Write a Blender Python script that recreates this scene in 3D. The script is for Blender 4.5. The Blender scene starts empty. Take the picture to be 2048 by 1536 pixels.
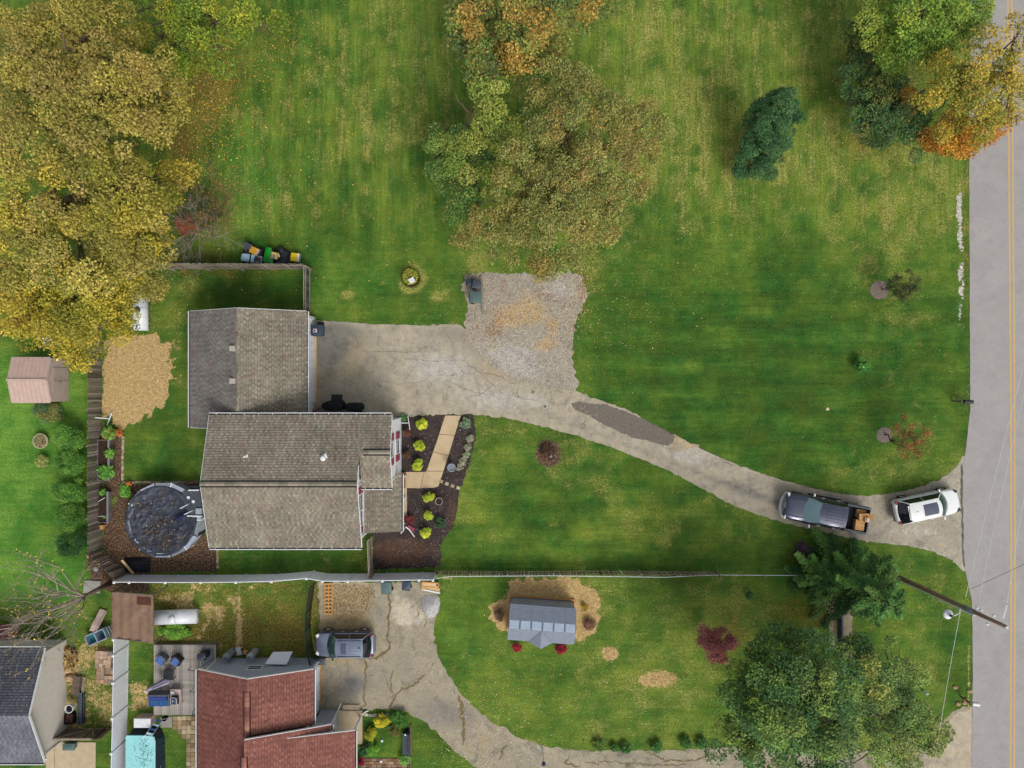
import bpy, bmesh, math, random
import numpy as np
from mathutils import Vector, Matrix, Euler

random.seed(7)
rng = np.random.default_rng(11)
SC = bpy.context.scene
COL = SC.collection

# ------------------------------------------------------------------ camera, sky, sun, exposure
CAM_H = 51.0            # drone height in metres
FPX = 1420.0            # focal length in photo pixels (2048 wide)
cam = bpy.data.cameras.new('camera')
cam.sensor_width = 36.0
cam.lens = 36.0 * FPX / 2048.0
cam.clip_start = 0.5
cam.clip_end = 2000
camo = bpy.data.objects.new('camera', cam)
camo.location = (0, 0, CAM_H)
COL.objects.link(camo)
SC.camera = camo

SUN_EL, SUN_AZ = math.radians(48), math.radians(150)
world = bpy.data.worlds.new('World')
SC.world = world
world.use_nodes = True
wn, wl = world.node_tree.nodes, world.node_tree.links
sky = wn.new('ShaderNodeTexSky')
sky.sky_type = 'NISHITA'
sky.sun_disc = False
sky.sun_elevation = SUN_EL
sky.sun_rotation = SUN_AZ
sky.air_density = 1.0
sky.dust_density = 4.0
sky.ozone_density = 1.0
hs = wn.new('ShaderNodeHueSaturation')
hs.inputs['Saturation'].default_value = 0.35
wl.new(sky.outputs[0], hs.inputs['Color'])
bg = wn['Background']
wl.new(hs.outputs[0], bg.inputs['Color'])
bg.inputs['Strength'].default_value = 0.125

sun = bpy.data.lights.new('sun', 'SUN')
sun.energy = 1.15
sun.angle = math.radians(26)
sun.color = (1.0, 0.965, 0.91)
suno = bpy.data.objects.new('sun', sun)
sd = Vector((math.sin(SUN_AZ) * math.cos(SUN_EL), math.cos(SUN_AZ) * math.cos(SUN_EL), math.sin(SUN_EL)))
suno.rotation_euler = sd.to_track_quat('Z', 'Y').to_euler()
suno.location = sd * 100
COL.objects.link(suno)

SC.view_settings.view_transform = 'Standard'
SC.view_settings.look = 'None'
SC.view_settings.exposure = 0.42
SC.view_settings.gamma = 1.0
SC.view_settings.use_curve_mapping = False
SC.render.engine = 'CYCLES'

# ------------------------------------------------------------------ helpers
def at(x, y, z=0.0):
    """survey point: photo pixel + known height -> metres"""
    return Vector(((x - 1024) * (CAM_H - z) / FPX, (768 - y) * (CAM_H - z) / FPX, z))

def lin(h):
    h = h.lstrip('#')
    r = []
    for i in (0, 2, 4):
        c = int(h[i:i + 2], 16) / 255.0
        r.append(c / 12.92 if c <= 0.04045 else ((c + 0.055) / 1.055) ** 2.4)
    return r

KC = 1.25
def C(h, k=1.0):
    return tuple(min(0.88, c * k / KC) for c in lin(h)) + (1.0,)

def tag(o, label=None, cat=None, group=None, kind=None):
    if label: o['label'] = label
    if cat: o['category'] = cat
    if group: o['group'] = group
    if kind: o['kind'] = kind
    return o

def thing(name, label, cat, loc=(0, 0, 0), rz=0.0, group=None):
    o = bpy.data.objects.new(name, None)
    o.empty_display_size = 0.2
    COL.objects.link(o)
    o.location = loc
    o.rotation_euler = (0, 0, rz)
    return tag(o, label, cat, group)

def world_m(o):
    m = o.matrix_basis.copy()
    p = o.parent
    while p:
        m = p.matrix_basis @ m
        p = p.parent
    return m

def dup(o, parent=None):
    c = o.copy()
    COL.objects.link(c)
    if parent: c.parent = parent
    for ch in list(o.children):
        dup(ch, c)
    return c

def place(o, loc, rz=None, label=None, group=None):
    o.location = loc
    if rz is not None: o.rotation_euler = (0, 0, rz)
    if label: o['label'] = label
    if group: o['group'] = group
    return o

class MB:
    def __init__(s):
        s.v = []; s.f = []
    def add(s, vs, fs):
        n = len(s.v)
        s.v += [tuple(v) for v in vs]
        s.f += [tuple(i + n for i in f) for f in fs]
        return s
    def box(s, c, d, rz=0.0, m=None):
        x, y, z = d[0] / 2, d[1] / 2, d[2] / 2
        vs = [Vector((a * x, b * y, e * z)) for e in (-1, 1) for b in (-1, 1) for a in (-1, 1)]
        if m is None: m = Matrix.Rotation(rz, 3, 'Z')
        c = Vector(c)
        return s.add([m @ v + c for v in vs], [(0, 2, 3, 1), (4, 5, 7, 6), (0, 1, 5, 4), (2, 6, 7, 3), (0, 4, 6, 2), (1, 3, 7, 5)])
    def beam(s, p, q, w, h, up=(0, 0, 1)):
        p, q = Vector(p), Vector(q)
        d = q - p
        L = d.length
        x = d.normalized()
        u = Vector(up)
        if abs(x.dot(u)) > 0.98: u = Vector((1, 0, 0))
        y = u.cross(x).normalized()
        z = x.cross(y)
        m = Matrix((x, y, z)).transposed()
        return s.box((p + q) / 2, (L, w, h), m=m)
    def tube(s, pts, r, n=6, cap=True):
        pts = [Vector(p) for p in pts]
        k = len(pts)
        if not hasattr(r, '__len__'): r = [r] * k
        base = len(s.v)
        for i, p in enumerate(pts):
            d = (pts[min(i + 1, k - 1)] - pts[max(i - 1, 0)])
            d = d.normalized() if d.length > 1e-9 else Vector((0, 0, 1))
            u = Vector((0, 0, 1)) if abs(d.z) < 0.9 else Vector((1, 0, 0))
            a = d.cross(u).normalized(); b = d.cross(a)
            for j in range(n):
                t = 2 * math.pi * j / n
                s.v.append(tuple(p + (a * math.cos(t) + b * math.sin(t)) * r[i]))
        for i in range(k - 1):
            for j in range(n):
                j2 = (j + 1) % n
                s.f.append((base + i * n + j, base + i * n + j2, base + (i + 1) * n + j2, base + (i + 1) * n + j))
        if cap:
            s.f.append(tuple(base + j for j in range(n))[::-1])
            s.f.append(tuple(base + (k - 1) * n + j for j in range(n)))
        return s
    def lathe(s, c, prof, n=16, cap=True):
        """prof: list of (r,z)"""
        c = Vector(c); base = len(s.v); k = len(prof)
        for r, z in prof:
            for j in range(n):
                t = 2 * math.pi * j / n
                s.v.append((c.x + r * math.cos(t), c.y + r * math.sin(t), c.z + z))
        for i in range(k - 1):
            for j in range(n):
                j2 = (j + 1) % n
                s.f.append((base + i * n + j, base + i * n + j2, base + (i + 1) * n + j2, base + (i + 1) * n + j))
        if cap:
            s.f.append(tuple(base + j for j in range(n))[::-1])
            s.f.append(tuple(base + (k - 1) * n + j for j in range(n)))
        return s
    def ball(s, c, r, n=12, k=7):
        c = Vector(c)
        if not hasattr(r, '__len__'): r = (r, r, r)
        base = len(s.v)
        for i in range(k + 1):
            ph = -math.pi / 2 + math.pi * (i + 0.0) / k
            ph = max(-1.56, min(1.56, ph))
            for j in range(n):
                t = 2 * math.pi * j / n
                s.v.append((c.x + r[0] * math.cos(ph) * math.cos(t), c.y + r[1] * math.cos(ph) * math.sin(t), c.z + r[2] * math.sin(ph)))
        for i in range(k):
            for j in range(n):
                j2 = (j + 1) % n
                s.f.append((base + i * n + j, base + i * n + j2, base + (i + 1) * n + j2, base + (i + 1) * n + j))
        s.f.append(tuple(base + j for j in range(n))[::-1])
        s.f.append(tuple(base + k * n + j for j in range(n)))
        return s
    def prism(s, poly, z0, z1):
        n = len(poly)
        a = sum(poly[i][0] * poly[(i + 1) % n][1] - poly[(i + 1) % n][0] * poly[i][1] for i in range(n))
        if a < 0: poly = poly[::-1]
        vs = [(p[0], p[1], z0) for p in poly] + [(p[0], p[1], z1) for p in poly]
        fs = [tuple(range(n))[::-1], tuple(range(n, 2 * n))]
        fs += [(i, (i + 1) % n, n + (i + 1) % n, n + i) for i in range(n)]
        return s.add(vs, fs)
    def patch(s, fn, nu, nv):
        base = len(s.v)
        for j in range(nv + 1):
            for i in range(nu + 1):
                s.v.append(tuple(fn(i / nu, j / nv)))
        for j in range(nv):
            for i in range(nu):
                a = base + j * (nu + 1) + i
                s.f.append((a, a + 1, a + nu + 2, a + nu + 1))
        return s
    def mesh(s, name, m=None):
        me = bpy.data.meshes.new(name)
        me.from_pydata([tuple(v) for v in s.v], [], s.f)
        if m: me.materials.append(m)
        me.update()
        return me
    def build(s, name, m, parent=None, w=False, smooth=False, bevel=0.0, sub=0, fix=False):
        if w and parent is not None:
            inv = world_m(parent).inverted()
            s.v = [tuple(inv @ Vector(v)) for v in s.v]
        me = s.mesh(name, m)
        if fix:
            bm = bmesh.new(); bm.from_mesh(me)
            bmesh.ops.recalc_face_normals(bm, faces=bm.faces)
            bm.to_mesh(me); bm.free()
        if smooth:
            me.polygons.foreach_set('use_smooth', [True] * len(me.polygons))
        o = bpy.data.objects.new(name, me)
        COL.objects.link(o)
        if parent is not None: o.parent = parent
        if bevel:
            b = o.modifiers.new('bevel', 'BEVEL'); b.width = bevel; b.segments = 2; b.limit_method = 'ANGLE'
        if sub:
            q = o.modifiers.new('sub', 'SUBSURF'); q.levels = sub; q.render_levels = sub
        return o

def inst(name, me, parent, loc=(0, 0, 0), rot=(0, 0, 0), scale=None, label=None):
    o = bpy.data.objects.new(name, me)
    COL.objects.link(o)
    o.parent = parent
    o.location = loc
    o.rotation_euler = rot
    if scale: o.scale = scale
    if label: o['label'] = label
    return o

# numpy noise
def vnoise(x, y, seed=0):
    xi = np.floor(x).astype(np.int64); yi = np.floor(y).astype(np.int64)
    xf = x - xi; yf = y - yi
    def h(a, b):
        n = (a * 374761393 + b * 668265263 + seed * 974634777) & 0xffffffff
        n = ((n ^ (n >> 13)) * 1274126177) & 0xffffffff
        n = n ^ (n >> 16)
        return (n & 0xffff) / 65535.0
    u = xf * xf * (3 - 2 * xf); v = yf * yf * (3 - 2 * yf)
    return (h(xi, yi) * (1 - u) + h(xi + 1, yi) * u) * (1 - v) + (h(xi, yi + 1) * (1 - u) + h(xi + 1, yi + 1) * u) * v

def fbm(x, y, seed=0, octv=4):
    s = 0; a = 0.5; t = 0
    for i in range(octv):
        s = s + a * vnoise(x * 2 ** i + 17.3 * i, y * 2 ** i - 9.1 * i, seed + i)
        t += a; a *= 0.5
    return s / t

def psd(PX, PY, poly):
    """signed distance (photo px units), negative inside"""
    d = np.full(PX.shape, 1e9); ins = np.zeros(PX.shape, bool)
    n = len(poly)
    for i in range(n):
        ax, ay = poly[i]; bx, by = poly[(i + 1) % n]
        ex, ey = bx - ax, by - ay
        wx, wy = PX - ax, PY - ay
        t = np.clip((wx * ex + wy * ey) / (ex * ex + ey * ey + 1e-9), 0, 1)
        d = np.minimum(d, (wx - ex * t) ** 2 + (wy - ey * t) ** 2)
        c = ((ay > PY) != (by > PY)) & (PX < (bx - ax) * (PY - ay) / ((by - ay) if by != ay else 1e-9) + ax)
        ins ^= c
    d = np.sqrt(d)
    return np.where(ins, -d, d)

def ell(PX, PY, cx, cy, rx, ry=None, p=2):
    ry = ry or rx
    q = np.sqrt(((PX - cx) / rx) ** 2 + ((PY - cy) / ry) ** 2)
    return np.exp(-q ** (2 * p / 2) * 0.9)

# ------------------------------------------------------------------ materials
class NT:
    def __init__(s, name):
        s.m = bpy.data.materials.new(name)
        s.m.use_nodes = True
        s.n = s.m.node_tree.nodes; s.l = s.m.node_tree.links
        s.b = s.n['Principled BSDF']
        s.tc = s.n.new('ShaderNodeTexCoord')
    def set(s, inp, v):
        if hasattr(v, 'is_output'): s.l.new(v, inp)
        else: inp.default_value = v
    def noise(s, scale, detail=4, rough=0.55, dist=0.0, vec=None, map_scale=None, which='Fac'):
        nd = s.n.new('ShaderNodeTexNoise')
        nd.inputs['Scale'].default_value = scale
        nd.inputs['Detail'].default_value = detail
        nd.inputs['Roughness'].default_value = rough
        nd.inputs['Distortion'].default_value = dist
        v = vec or s.tc.outputs['Object']
        if map_scale:
            mp = s.n.new('ShaderNodeMapping'); mp.inputs['Scale'].default_value = map_scale
            s.l.new(v, mp.inputs['Vector']); v = mp.outputs[0]
        s.l.new(v, nd.inputs['Vector'])
        return nd.outputs[which]
    def ramp(s, fac, stops, interp='LINEAR'):
        r = s.n.new('ShaderNodeValToRGB'); r.color_ramp.interpolation = interp
        e = r.color_ramp.elements
        while len(e) < len(stops): e.new(0.5)
        for i, (p, c) in enumerate(stops):
            e[i].position = p
            e[i].color = c if hasattr(c, '__len__') else (c, c, c, 1)
        s.l.new(fac, r.inputs[0])
        return r.outputs[0]
    def mix(s, a, b, fac, mode='MIX'):
        x = s.n.new('ShaderNodeMix'); x.data_type = 'RGBA'; x.blend_type = mode
        s.set(x.inputs[0], fac); s.set(x.inputs[6], a); s.set(x.inputs[7], b)
        return x.outputs[2]
    def math(s, op, a, b=0.0, c=None, clamp=False):
        x = s.n.new('ShaderNodeMath'); x.operation = op; x.use_clamp = clamp
        s.set(x.inputs[0], a); s.set(x.inputs[1], b)
        if c is not None: s.set(x.inputs[2], c)
        return x.outputs[0]
    def attr(s, name, out='Color'):
        a = s.n.new('ShaderNodeAttribute'); a.attribute_name = name
        return a.outputs[out]
    def sep(s, col):
        x = s.n.new('ShaderNodeSeparateColor'); s.l.new(col, x.inputs[0])
        return x.outputs
    def smooth(s, v, lo, hi):
        x = s.n.new('ShaderNodeMapRange'); x.interpolation_type = 'SMOOTHSTEP'
        s.set(x.inputs[0], v); x.inputs[1].default_value = lo; x.inputs[2].default_value = hi
        return x.outputs[0]
    def bump(s, h, strength=0.3, dist=0.02):
        x = s.n.new('ShaderNodeBump'); x.inputs['Strength'].default_value = strength
        x.inputs['Distance'].default_value = dist
        s.l.new(h, x.inputs['Height']); s.l.new(x.outputs[0], s.b.inputs['Normal'])
    def out(s, col, rough=0.8, spec=0.3, metal=0.0, coat=0.0):
        s.set(s.b.inputs['Base Color'], col)
        s.set(s.b.inputs['Roughness'], rough)
        s.b.inputs['Specular IOR Level'].default_value = spec
        s.b.inputs['Metallic'].default_value = metal
        s.b.inputs['Coat Weight'].default_value = coat
        s.b.inputs['Coat Roughness'].default_value = 0.04
        return s.m

def nmat(name, c1, c2=None, scale=6.0, rough=0.75, spec=0.3, bump=0.0, metal=0.0, coat=0.0, stretch=None, c3=None, lo=0.3, hi=0.7):
    """procedural two/three tone material: broad mottling + fine grain + bump"""
    t = NT(name)
    c1 = C(c1) if isinstance(c1, str) else c1
    c2 = (C(c2) if isinstance(c2, str) else c2) if c2 else tuple(x * 0.82 for x in c1[:3]) + (1,)
    n1 = t.noise(scale, 5, 0.6, map_scale=stretch)
    stops = [(lo, c1), (hi, c2)]
    if c3: stops.append((min(0.98, hi + 0.15), C(c3)))
    col = t.ramp(n1, stops)
    g = t.noise(scale * 9, 2, 0.6, map_scale=stretch)
    col = t.mix(col, t.ramp(g, [(0.25, 0.8), (0.75, 1.12)]), 0.6, 'MULTIPLY')
    if bump: t.bump(g, bump, 0.01)
    return t.out(col, rough, spec, metal, coat)

def leaf_mat(name, rough=0.6):
    t = NT(name)
    m = t.out(t.attr('tone'), rough, 0.25)
    return m

def tone_mat(name, grain=20.0, rough=0.85, bump=0.2, streak=None, gs=(0.8, 1.15), spec=0.25, tint=None):
    """colour comes per piece from the 'tone' attribute, broken up by procedural grain"""
    t = NT(name)
    g = t.noise(grain, 3, 0.6)
    col = t.mix(t.attr('tone'), t.ramp(g, [(0.25, gs[0]), (0.75, gs[1])]), 1.0, 'MULTIPLY')
    if streak:
        b = t.noise(streak[0], 4, 0.6, map_scale=streak[1])
        col = t.mix(col, t.ramp(b, [(0.38, streak[2]), (0.62, 1.1)]), 1.0, 'MULTIPLY')
    if tint: col = t.mix(col, t.ramp(t.noise(1.3, 5, .7), [(.48, C('ffffff', KC * 1.1)), (.62, C(tint, KC * 1.5))]), .8, 'MULTIPLY')
    if bump: t.bump(g, bump, 0.006)
    return t.out(col, rough, spec)

M = {}
def mk(key, *a, **k): M[key] = nmat(key, *a, **k)
mk('white_vinyl', 'eef0f4', 'e2e5ec', 3, 0.45, 0.4)
mk('white_paint', 'f2f2f2', 'e4e6e8', 4, 0.5, 0.4)
mk('siding_white', 'eceef2', 'dfe2e8', 2, 0.55, 0.35)
mk('siding_blue', 'aab3c2', '9da7b8', 2, 0.6, 0.3)
mk('siding_cream', 'd9d2c4', 'cbc4b8', 2, 0.6, 0.3)
mk('siding_tan', 'cdb6ab', 'bda79e', 2, 0.6, 0.3)
mk('shutter', '9a4454', '873a4a', 5, 0.5)
mk('glass_dark', '2b3242', '1f2532', 2, 0.25, 0.25)
mk('wood_grey', '8d8578', '6e665c', 3, 0.85, 0.2, 0.3, stretch=(1, 1, 0.15))
mk('wood_brown', '7f6f63', '5c4e47', 3, 0.85, 0.2, 0.3, stretch=(1, 1, 0.15))
mk('wood_tan', 'd9a869', 'c08b52', 5, 0.8, 0.2, 0.2)
mk('wood_light', 'e2c79a', 'd0ab75', 5, 0.8, 0.2, 0.2)
mk('wood_weather', 'a59a86', '857a68', 4, 0.85, 0.2, 0.3)
mk('bark', '7c6c5c', '5e5044', 4, 0.9, 0.15, 0.5)
mk('bark_pale', 'b5a99b', '94877a', 5, 0.9, 0.15, 0.4)
mk('black_plastic', '26292e', '1b1d21', 5, 0.5, 0.4)
mk('black_cloth', '1f2127', '15171b', 4, 0.75, 0.3, 0.3)
mk('grey_plastic', '4f555e', '40464f', 5, 0.5, 0.4)
mk('green_bin', '5d7573', '4d6664', 5, 0.5, 0.4)
mk('slate_bin', '3c4a5c', '2c3848', 5, 0.45, 0.45)
mk('rubber', '1d1d1f', '141416', 8, 0.8, 0.2)
mk('metal_grey', '9aa0a5', '82888e', 6, 0.4, 0.5, metal=0.2)
mk('galv', 'b4babe', '9aa0a5', 6, 0.4, 0.5, metal=0.2)
mk('chrome', 'eceef0', 'd8dade', 4, 0.25, 0.6, metal=0.25)
mk('concrete', 'cdbb9d', 'bca98b', 2.2, 0.85, 0.2, 0.2)
mk('concrete_grey', 'aaa79f', '96928a', 2.2, 0.85, 0.2, 0.2)
mk('soil', '4b3b31', '36291f', 5, 0.95, 0.1, 0.6, c3='5c4a3a')
mk('terracotta', '8b5a44', '744834', 6, 0.8, 0.2)
mk('red_plastic', '9a4a52', 'b06a6e', 3, 0.5, 0.4)
mk('blue_cloth', '3a4a92', '2c3a78', 4, 0.8, 0.2, 0.3)
mk('blue_cushion', '5b7bb4', '4b6aa4', 5, 0.8, 0.2, 0.3)
mk('blue_deep', '2a5184', '3a679b', 4, 0.8, 0.2, 0.3)
mk('green_paint', '18a02c', '128524', 4, 0.35, 0.5)
mk('yellow_paint', 'f0d818', 'dcc010', 4, 0.4, 0.5)
mk('yellow_old', 'd8a828', 'b98a2a', 5, 0.5, 0.4)
mk('tan_seat', 'd8c47c', 'c2ab66', 5, 0.6, 0.3)
mk('pale_blue', 'b9d8ea', 'a4c8dd', 4, 0.35, 0.5)
mk('teal', '2a8f9a', '227a86', 4, 0.4, 0.4)
mk('aqua', 'a2e2e4', '90d6da', 1.5, 0.45, 0.4)
mk('navy_vinyl', '2e3f4c', '263542', 3, 0.5, 0.35)
mk('wicker', '6f727a', '5a5d66', 20, 0.8, 0.2, 0.5)
mk('wicker_dark', '46363a', '342a2e', 20, 0.8, 0.2, 0.5)
mk('tarp', '7a6152', '66503f', 4, 0.75, 0.2, 0.3)
mk('vent_tan', 'b8b0a6', 'a8a097', 5, 0.6)
mk('rust', '6d4438', '4f3630', 6, 0.9, 0.15, 0.4)
mk('cardboard', 'd7a56c', 'c4925b', 4, 0.85, 0.15)
mk('orange', 'd4572c', 'b8431e', 5, 0.6)
mk('slatewall', 'aab1bc', '98a0ac', 3, 0.6, 0.3)
mk('shed_roof', '8b94a2', '7f8896', 4, 0.6, 0.3)
mk('skylight', 'c9d8ea', 'b8cade', 4, 0.25, 0.5)
mk('tan_shed_roof', 'd0b6a8', 'c2a698', 3, 0.5, 0.35)
mk('stone_pale', 'd8cfae', 'c2b78f', 6, 0.85, 0.2, 0.3)
mk('stone_tan', 'c7a982', 'ab8d66', 4, 0.9, 0.15, 0.4)
mk('patch_asphalt', '827a6f', '6e675d', 5, 0.9, 0.2, 0.5)
mk('ash_grey', '8d9296', '7a8085', 6, 0.6)
mk('lavender', 'c4b8d0', 'a498b8', 6, 0.75)
mk('pole_wood', 'a28a74', '87705c', 3, 0.9, 0.15, 0.4, stretch=(1, 1, 0.1))
mk('line_yellow', 'd8b880', 'cba868', 12, 0.8, 0.2)
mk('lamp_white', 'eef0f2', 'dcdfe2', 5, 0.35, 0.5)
mk('tank_white', 'eef0f2', 'd4d8dc', 3, 0.4, 0.45)
mk('paint_white', 'f3f5f3', 'ecefec', 2, 0.22, 0.5, coat=0.6)
mk('paint_black', '3d455c', '353c52', 2, 0.22, 0.5, coat=1.0, metal=0.5)
mk('paint_grey', '7d889c', '727d92', 2, 0.28, 0.5, coat=0.9, metal=0.35)
mk('paint_maroon_dark', '453c44', '3a3239', 2, 0.28, 0.5, coat=0.9, metal=0.3)
mk('windshield', '86a6aa', '76979c', 2, 0.06, 0.7)
mk('windshield_green', '31504a', '24403b', 2.5, 0.06, 0.7)
mk('glass_black', '1c1f28', '14161d', 2, 0.06, 0.6)
mk('sunroof', '565a70', '4c5066', 2, 0.12, 0.6)
mk('tail_red', '8c1f2a', '701722', 4, 0.2, 0.6)
mk('bed_liner', '25282d', '1c1f24', 12, 0.8, 0.2, 0.3)
M['shingle_grey'] = tone_mat('shingle_grey', 14, 0.92, 0.25, (0.55, (1, 1, 1), 0.82), tint='c4b4bc')
M['shingle_red'] = tone_mat('shingle_red', 14, 0.92, 0.25, (0.7, (1, 1, 1), 0.84))
M['shingle_slate'] = tone_mat('shingle_slate', 14, 0.92, 0.25, (0.6, (1, 1, 1), 0.8))
M['foliage'] = leaf_mat('foliage')
M['needles'] = leaf_mat('needles', 0.7)
M['fallen'] = leaf_mat('fallen', 0.8)
M['paver'] = tone_mat('paver', 12, 0.9, 0.3)
M['board'] = tone_mat('board', 10, 0.85, 0.3, (2.5, (1, 1, 0.2), 0.8))

def set_tone(me, cols, dom='FACE'):
    a = me.attributes.new('tone', 'FLOAT_COLOR', dom)
    c = np.ones((len(cols), 4), np.float32)
    c[:, :3] = np.asarray(cols)[:, :3]
    a.data.foreach_set('color', c.ravel())

_tone_cache = {}
def tone_mesh(mb, name, m, col):
    me = mb.mesh(name, m)
    set_tone(me, [col[:3]] * len(me.polygons))
    return me

# ------------------------------------------------------------------ foliage
def quads(name, c, size, tone, m, parent=None, aspect=0.55, tilt=0.6, nrm=None, axis=None):
    """many leaf-sized diamond faces in one mesh"""
    n = len(c)
    if nrm is None:
        nrm = rng.normal(0, tilt, (n, 3)); nrm[:, 2] = np.abs(nrm[:, 2]) * 0.3 + 1.0
    nrm = nrm / np.linalg.norm(nrm, axis=1, keepdims=True)
    t = rng.normal(0, 1, (n, 3)) if axis is None else axis + rng.normal(0, 0.25, (n, 3))
    t = t - nrm * np.sum(t * nrm, axis=1, keepdims=True)
    t /= np.linalg.norm(t, axis=1, keepdims=True) + 1e-9
    b = np.cross(nrm, t)
    s = np.asarray(size).reshape(-1, 1) * np.ones((n, 1))
    v = np.empty((n, 4, 3), np.float32)
    v[:, 0] = c - t * s * 0.5
    v[:, 1] = c + b * s * 0.5 * aspect + t * s * 0.08
    v[:, 2] = c + t * s * 0.5
    v[:, 3] = c - b * s * 0.5 * aspect + t * s * 0.08
    me = bpy.data.meshes.new(name)
    me.vertices.add(n * 4); me.loops.add(n * 4); me.polygons.add(n)
    me.vertices.foreach_set('co', v.ravel())
    me.loops.foreach_set('vertex_index', np.arange(n * 4, dtype=np.int32))
    me.polygons.foreach_set('loop_start', np.arange(0, n * 4, 4, dtype=np.int32))
    me.materials.append(m)
    me.update()
    set_tone(me, tone)
    o = bpy.data.objects.new(name, me)
    COL.objects.link(o)
    if parent is not None: o.parent = parent
    return o

def crown(blobs, lobe_r, lobe_den, leaf_den, seed, low=-0.2, shell=0.6):
    """blobs: (x,y,z,R,Rz). returns leaf centres, lobe id, lobe centres"""
    g = np.random.default_rng(seed)
    B = np.array(blobs, float)
    pts = []; ids = []; lc = []
    k = 0
    for (x, y, z, R, Rz) in blobs:
        n = max(3, int(lobe_den * R * R))
        d = g.normal(0, 1, (n * 3, 3)); d /= np.linalg.norm(d, axis=1, keepdims=True)
        d = d[d[:, 2] > low][:n]
        rr = g.uniform(0.5, 1.0, (len(d), 1)) ** 0.6
        L = np.array([x, y, z]) + d * rr * np.array([R, R, Rz]) * 0.92
        for p in L:
            q = (((p[0] - B[:, 0]) / B[:, 3]) ** 2 + ((p[1] - B[:, 1]) / B[:, 3]) ** 2 + ((p[2] - B[:, 2]) / B[:, 4]) ** 2)
            if np.sum(q < 0.35) > 0 and g.random() < 0.75: continue
            rl = lobe_r * g.uniform(0.55, 1.25)
            m = max(6, int(leaf_den * rl * rl))
            e = g.normal(0, 1, (m, 3)); e[:, 2] = e[:, 2] * 0.9 + 0.35
            e /= np.linalg.norm(e, axis=1, keepdims=True)
            e *= (g.uniform(shell, 1.05, (m, 1)))
            w = p + e * rl * np.array([1, 1, 0.75])
            pts.append(w); ids.append(np.full(m, k)); lc.append(p); k += 1
    return np.concatenate(pts), np.concatenate(ids), np.array(lc)

def tones(ids, lc, palette, seed, pick=None, jit=0.16, mixw=0.35, bright=1.0):
    g = np.random.default_rng(seed)
    pal = np.array([lin(h) for h in palette]) / KC * bright
    k = len(lc)
    if pick is None: li = g.integers(0, len(pal), k)
    else: li = np.array([pick(p, g) for p in lc])
    lcol = pal[li] * g.uniform(0.68, 1.26, (k, 1))
    n = len(ids)
    c = lcol[ids] * (1 - mixw) + pal[g.integers(0, len(pal), n)] * mixw
    c *= np.exp(g.normal(0, jit, (n, 1)))
    return np.minimum(c, 0.85)

def tree(name, label, cat, base, blobs, palette, seed=1, lobe=0.8, den=3.0, leafd=150, leaf=0.2, pick=None,
         trunk_r=0.22, bark='bark', limbs=True, bright=1.35, tilt=0.6, aspect=0.55, group=None, mat='foliage', shell=0.6, mixw=0.35, jit=0.16):
    """blobs in photo px: (px,py,rpx,z,flat)"""
    W = []
    for b in blobs:
        px, py, rp, z = b[:4]
        fl = b[4] if len(b) > 4 else 0.7
        p = at(px, py, z)
        R = rp * 0.88 * (CAM_H - z) / FPX
        W.append((p.x, p.y, z - R * fl * 0.4, R, R * fl))
    if len(W) > 5:
        wm = np.array(W); cx, cy, cz = wm[:, :3].mean(0)
        sp = np.hypot(wm[:, 0] - cx, wm[:, 1] - cy).mean()
        W += [(cx, cy, cz - .4, sp * .8, wm[:, 4].mean()), ((cx + base[0]) / 2, (cy + base[1]) / 2, cz - 1.0, sp * .6, wm[:, 4].mean() * .8)]
    t = thing(name, label, cat, (base[0], base[1], 0), group=group)
    pts, ids, lc = crown(W, lobe, den, leafd, seed, shell=shell)
    off = np.array([base[0], base[1], 0])
    col = tones(ids, lc, palette, seed + 5, pick, bright=bright, mixw=mixw, jit=jit)
    keep = pts[:, 2] > 0.05
    pts = pts[keep]; col = col[keep]
    g = np.random.default_rng(seed)
    quads('crown', pts - off, leaf * g.uniform(0.7, 1.35, len(pts)), col, M[mat], t, tilt=tilt, aspect=aspect)
    top = max(w[2] for w in W)
    mb = MB()
    fork = Vector((g.normal(0, 0.15), g.normal(0, 0.15), max(0.25, top * 0.38)))
    mb.tube([(0, 0, -0.1), (0.02, 0, fork.z * 0.4), fork], [trunk_r * 1.35, trunk_r * 1.05, trunk_r * 0.9], 8)
    mb.build('trunk', M[bark], t, smooth=True)
    if limbs:
        mb = MB()
        for i, w in enumerate(W):
            q = Vector((w[0] - base[0], w[1] - base[1], w[2] + w[4] * 0.35))
            mid = fork.lerp(q, 0.5) + Vector((g.normal(0, 0.25), g.normal(0, 0.25), 0.15 * q.z * 0.3))
            mb.tube([fork - Vector((0, 0, 0.15)), mid, q], [trunk_r * 0.55, trunk_r * 0.38, trunk_r * 0.12], 6)
            for s in range(3):
                e = q + Vector((g.normal(0, w[3] * 0.5), g.normal(0, w[3] * 0.5), g.normal(0, w[4] * 0.3)))
                mb.tube([mid.lerp(q, 0.5), mid.lerp(e, 0.7), e], [trunk_r * 0.22, trunk_r * 0.15, trunk_r * 0.05], 5)
        mb.build('limbs', M[bark], t, smooth=True)
    return t

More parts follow.
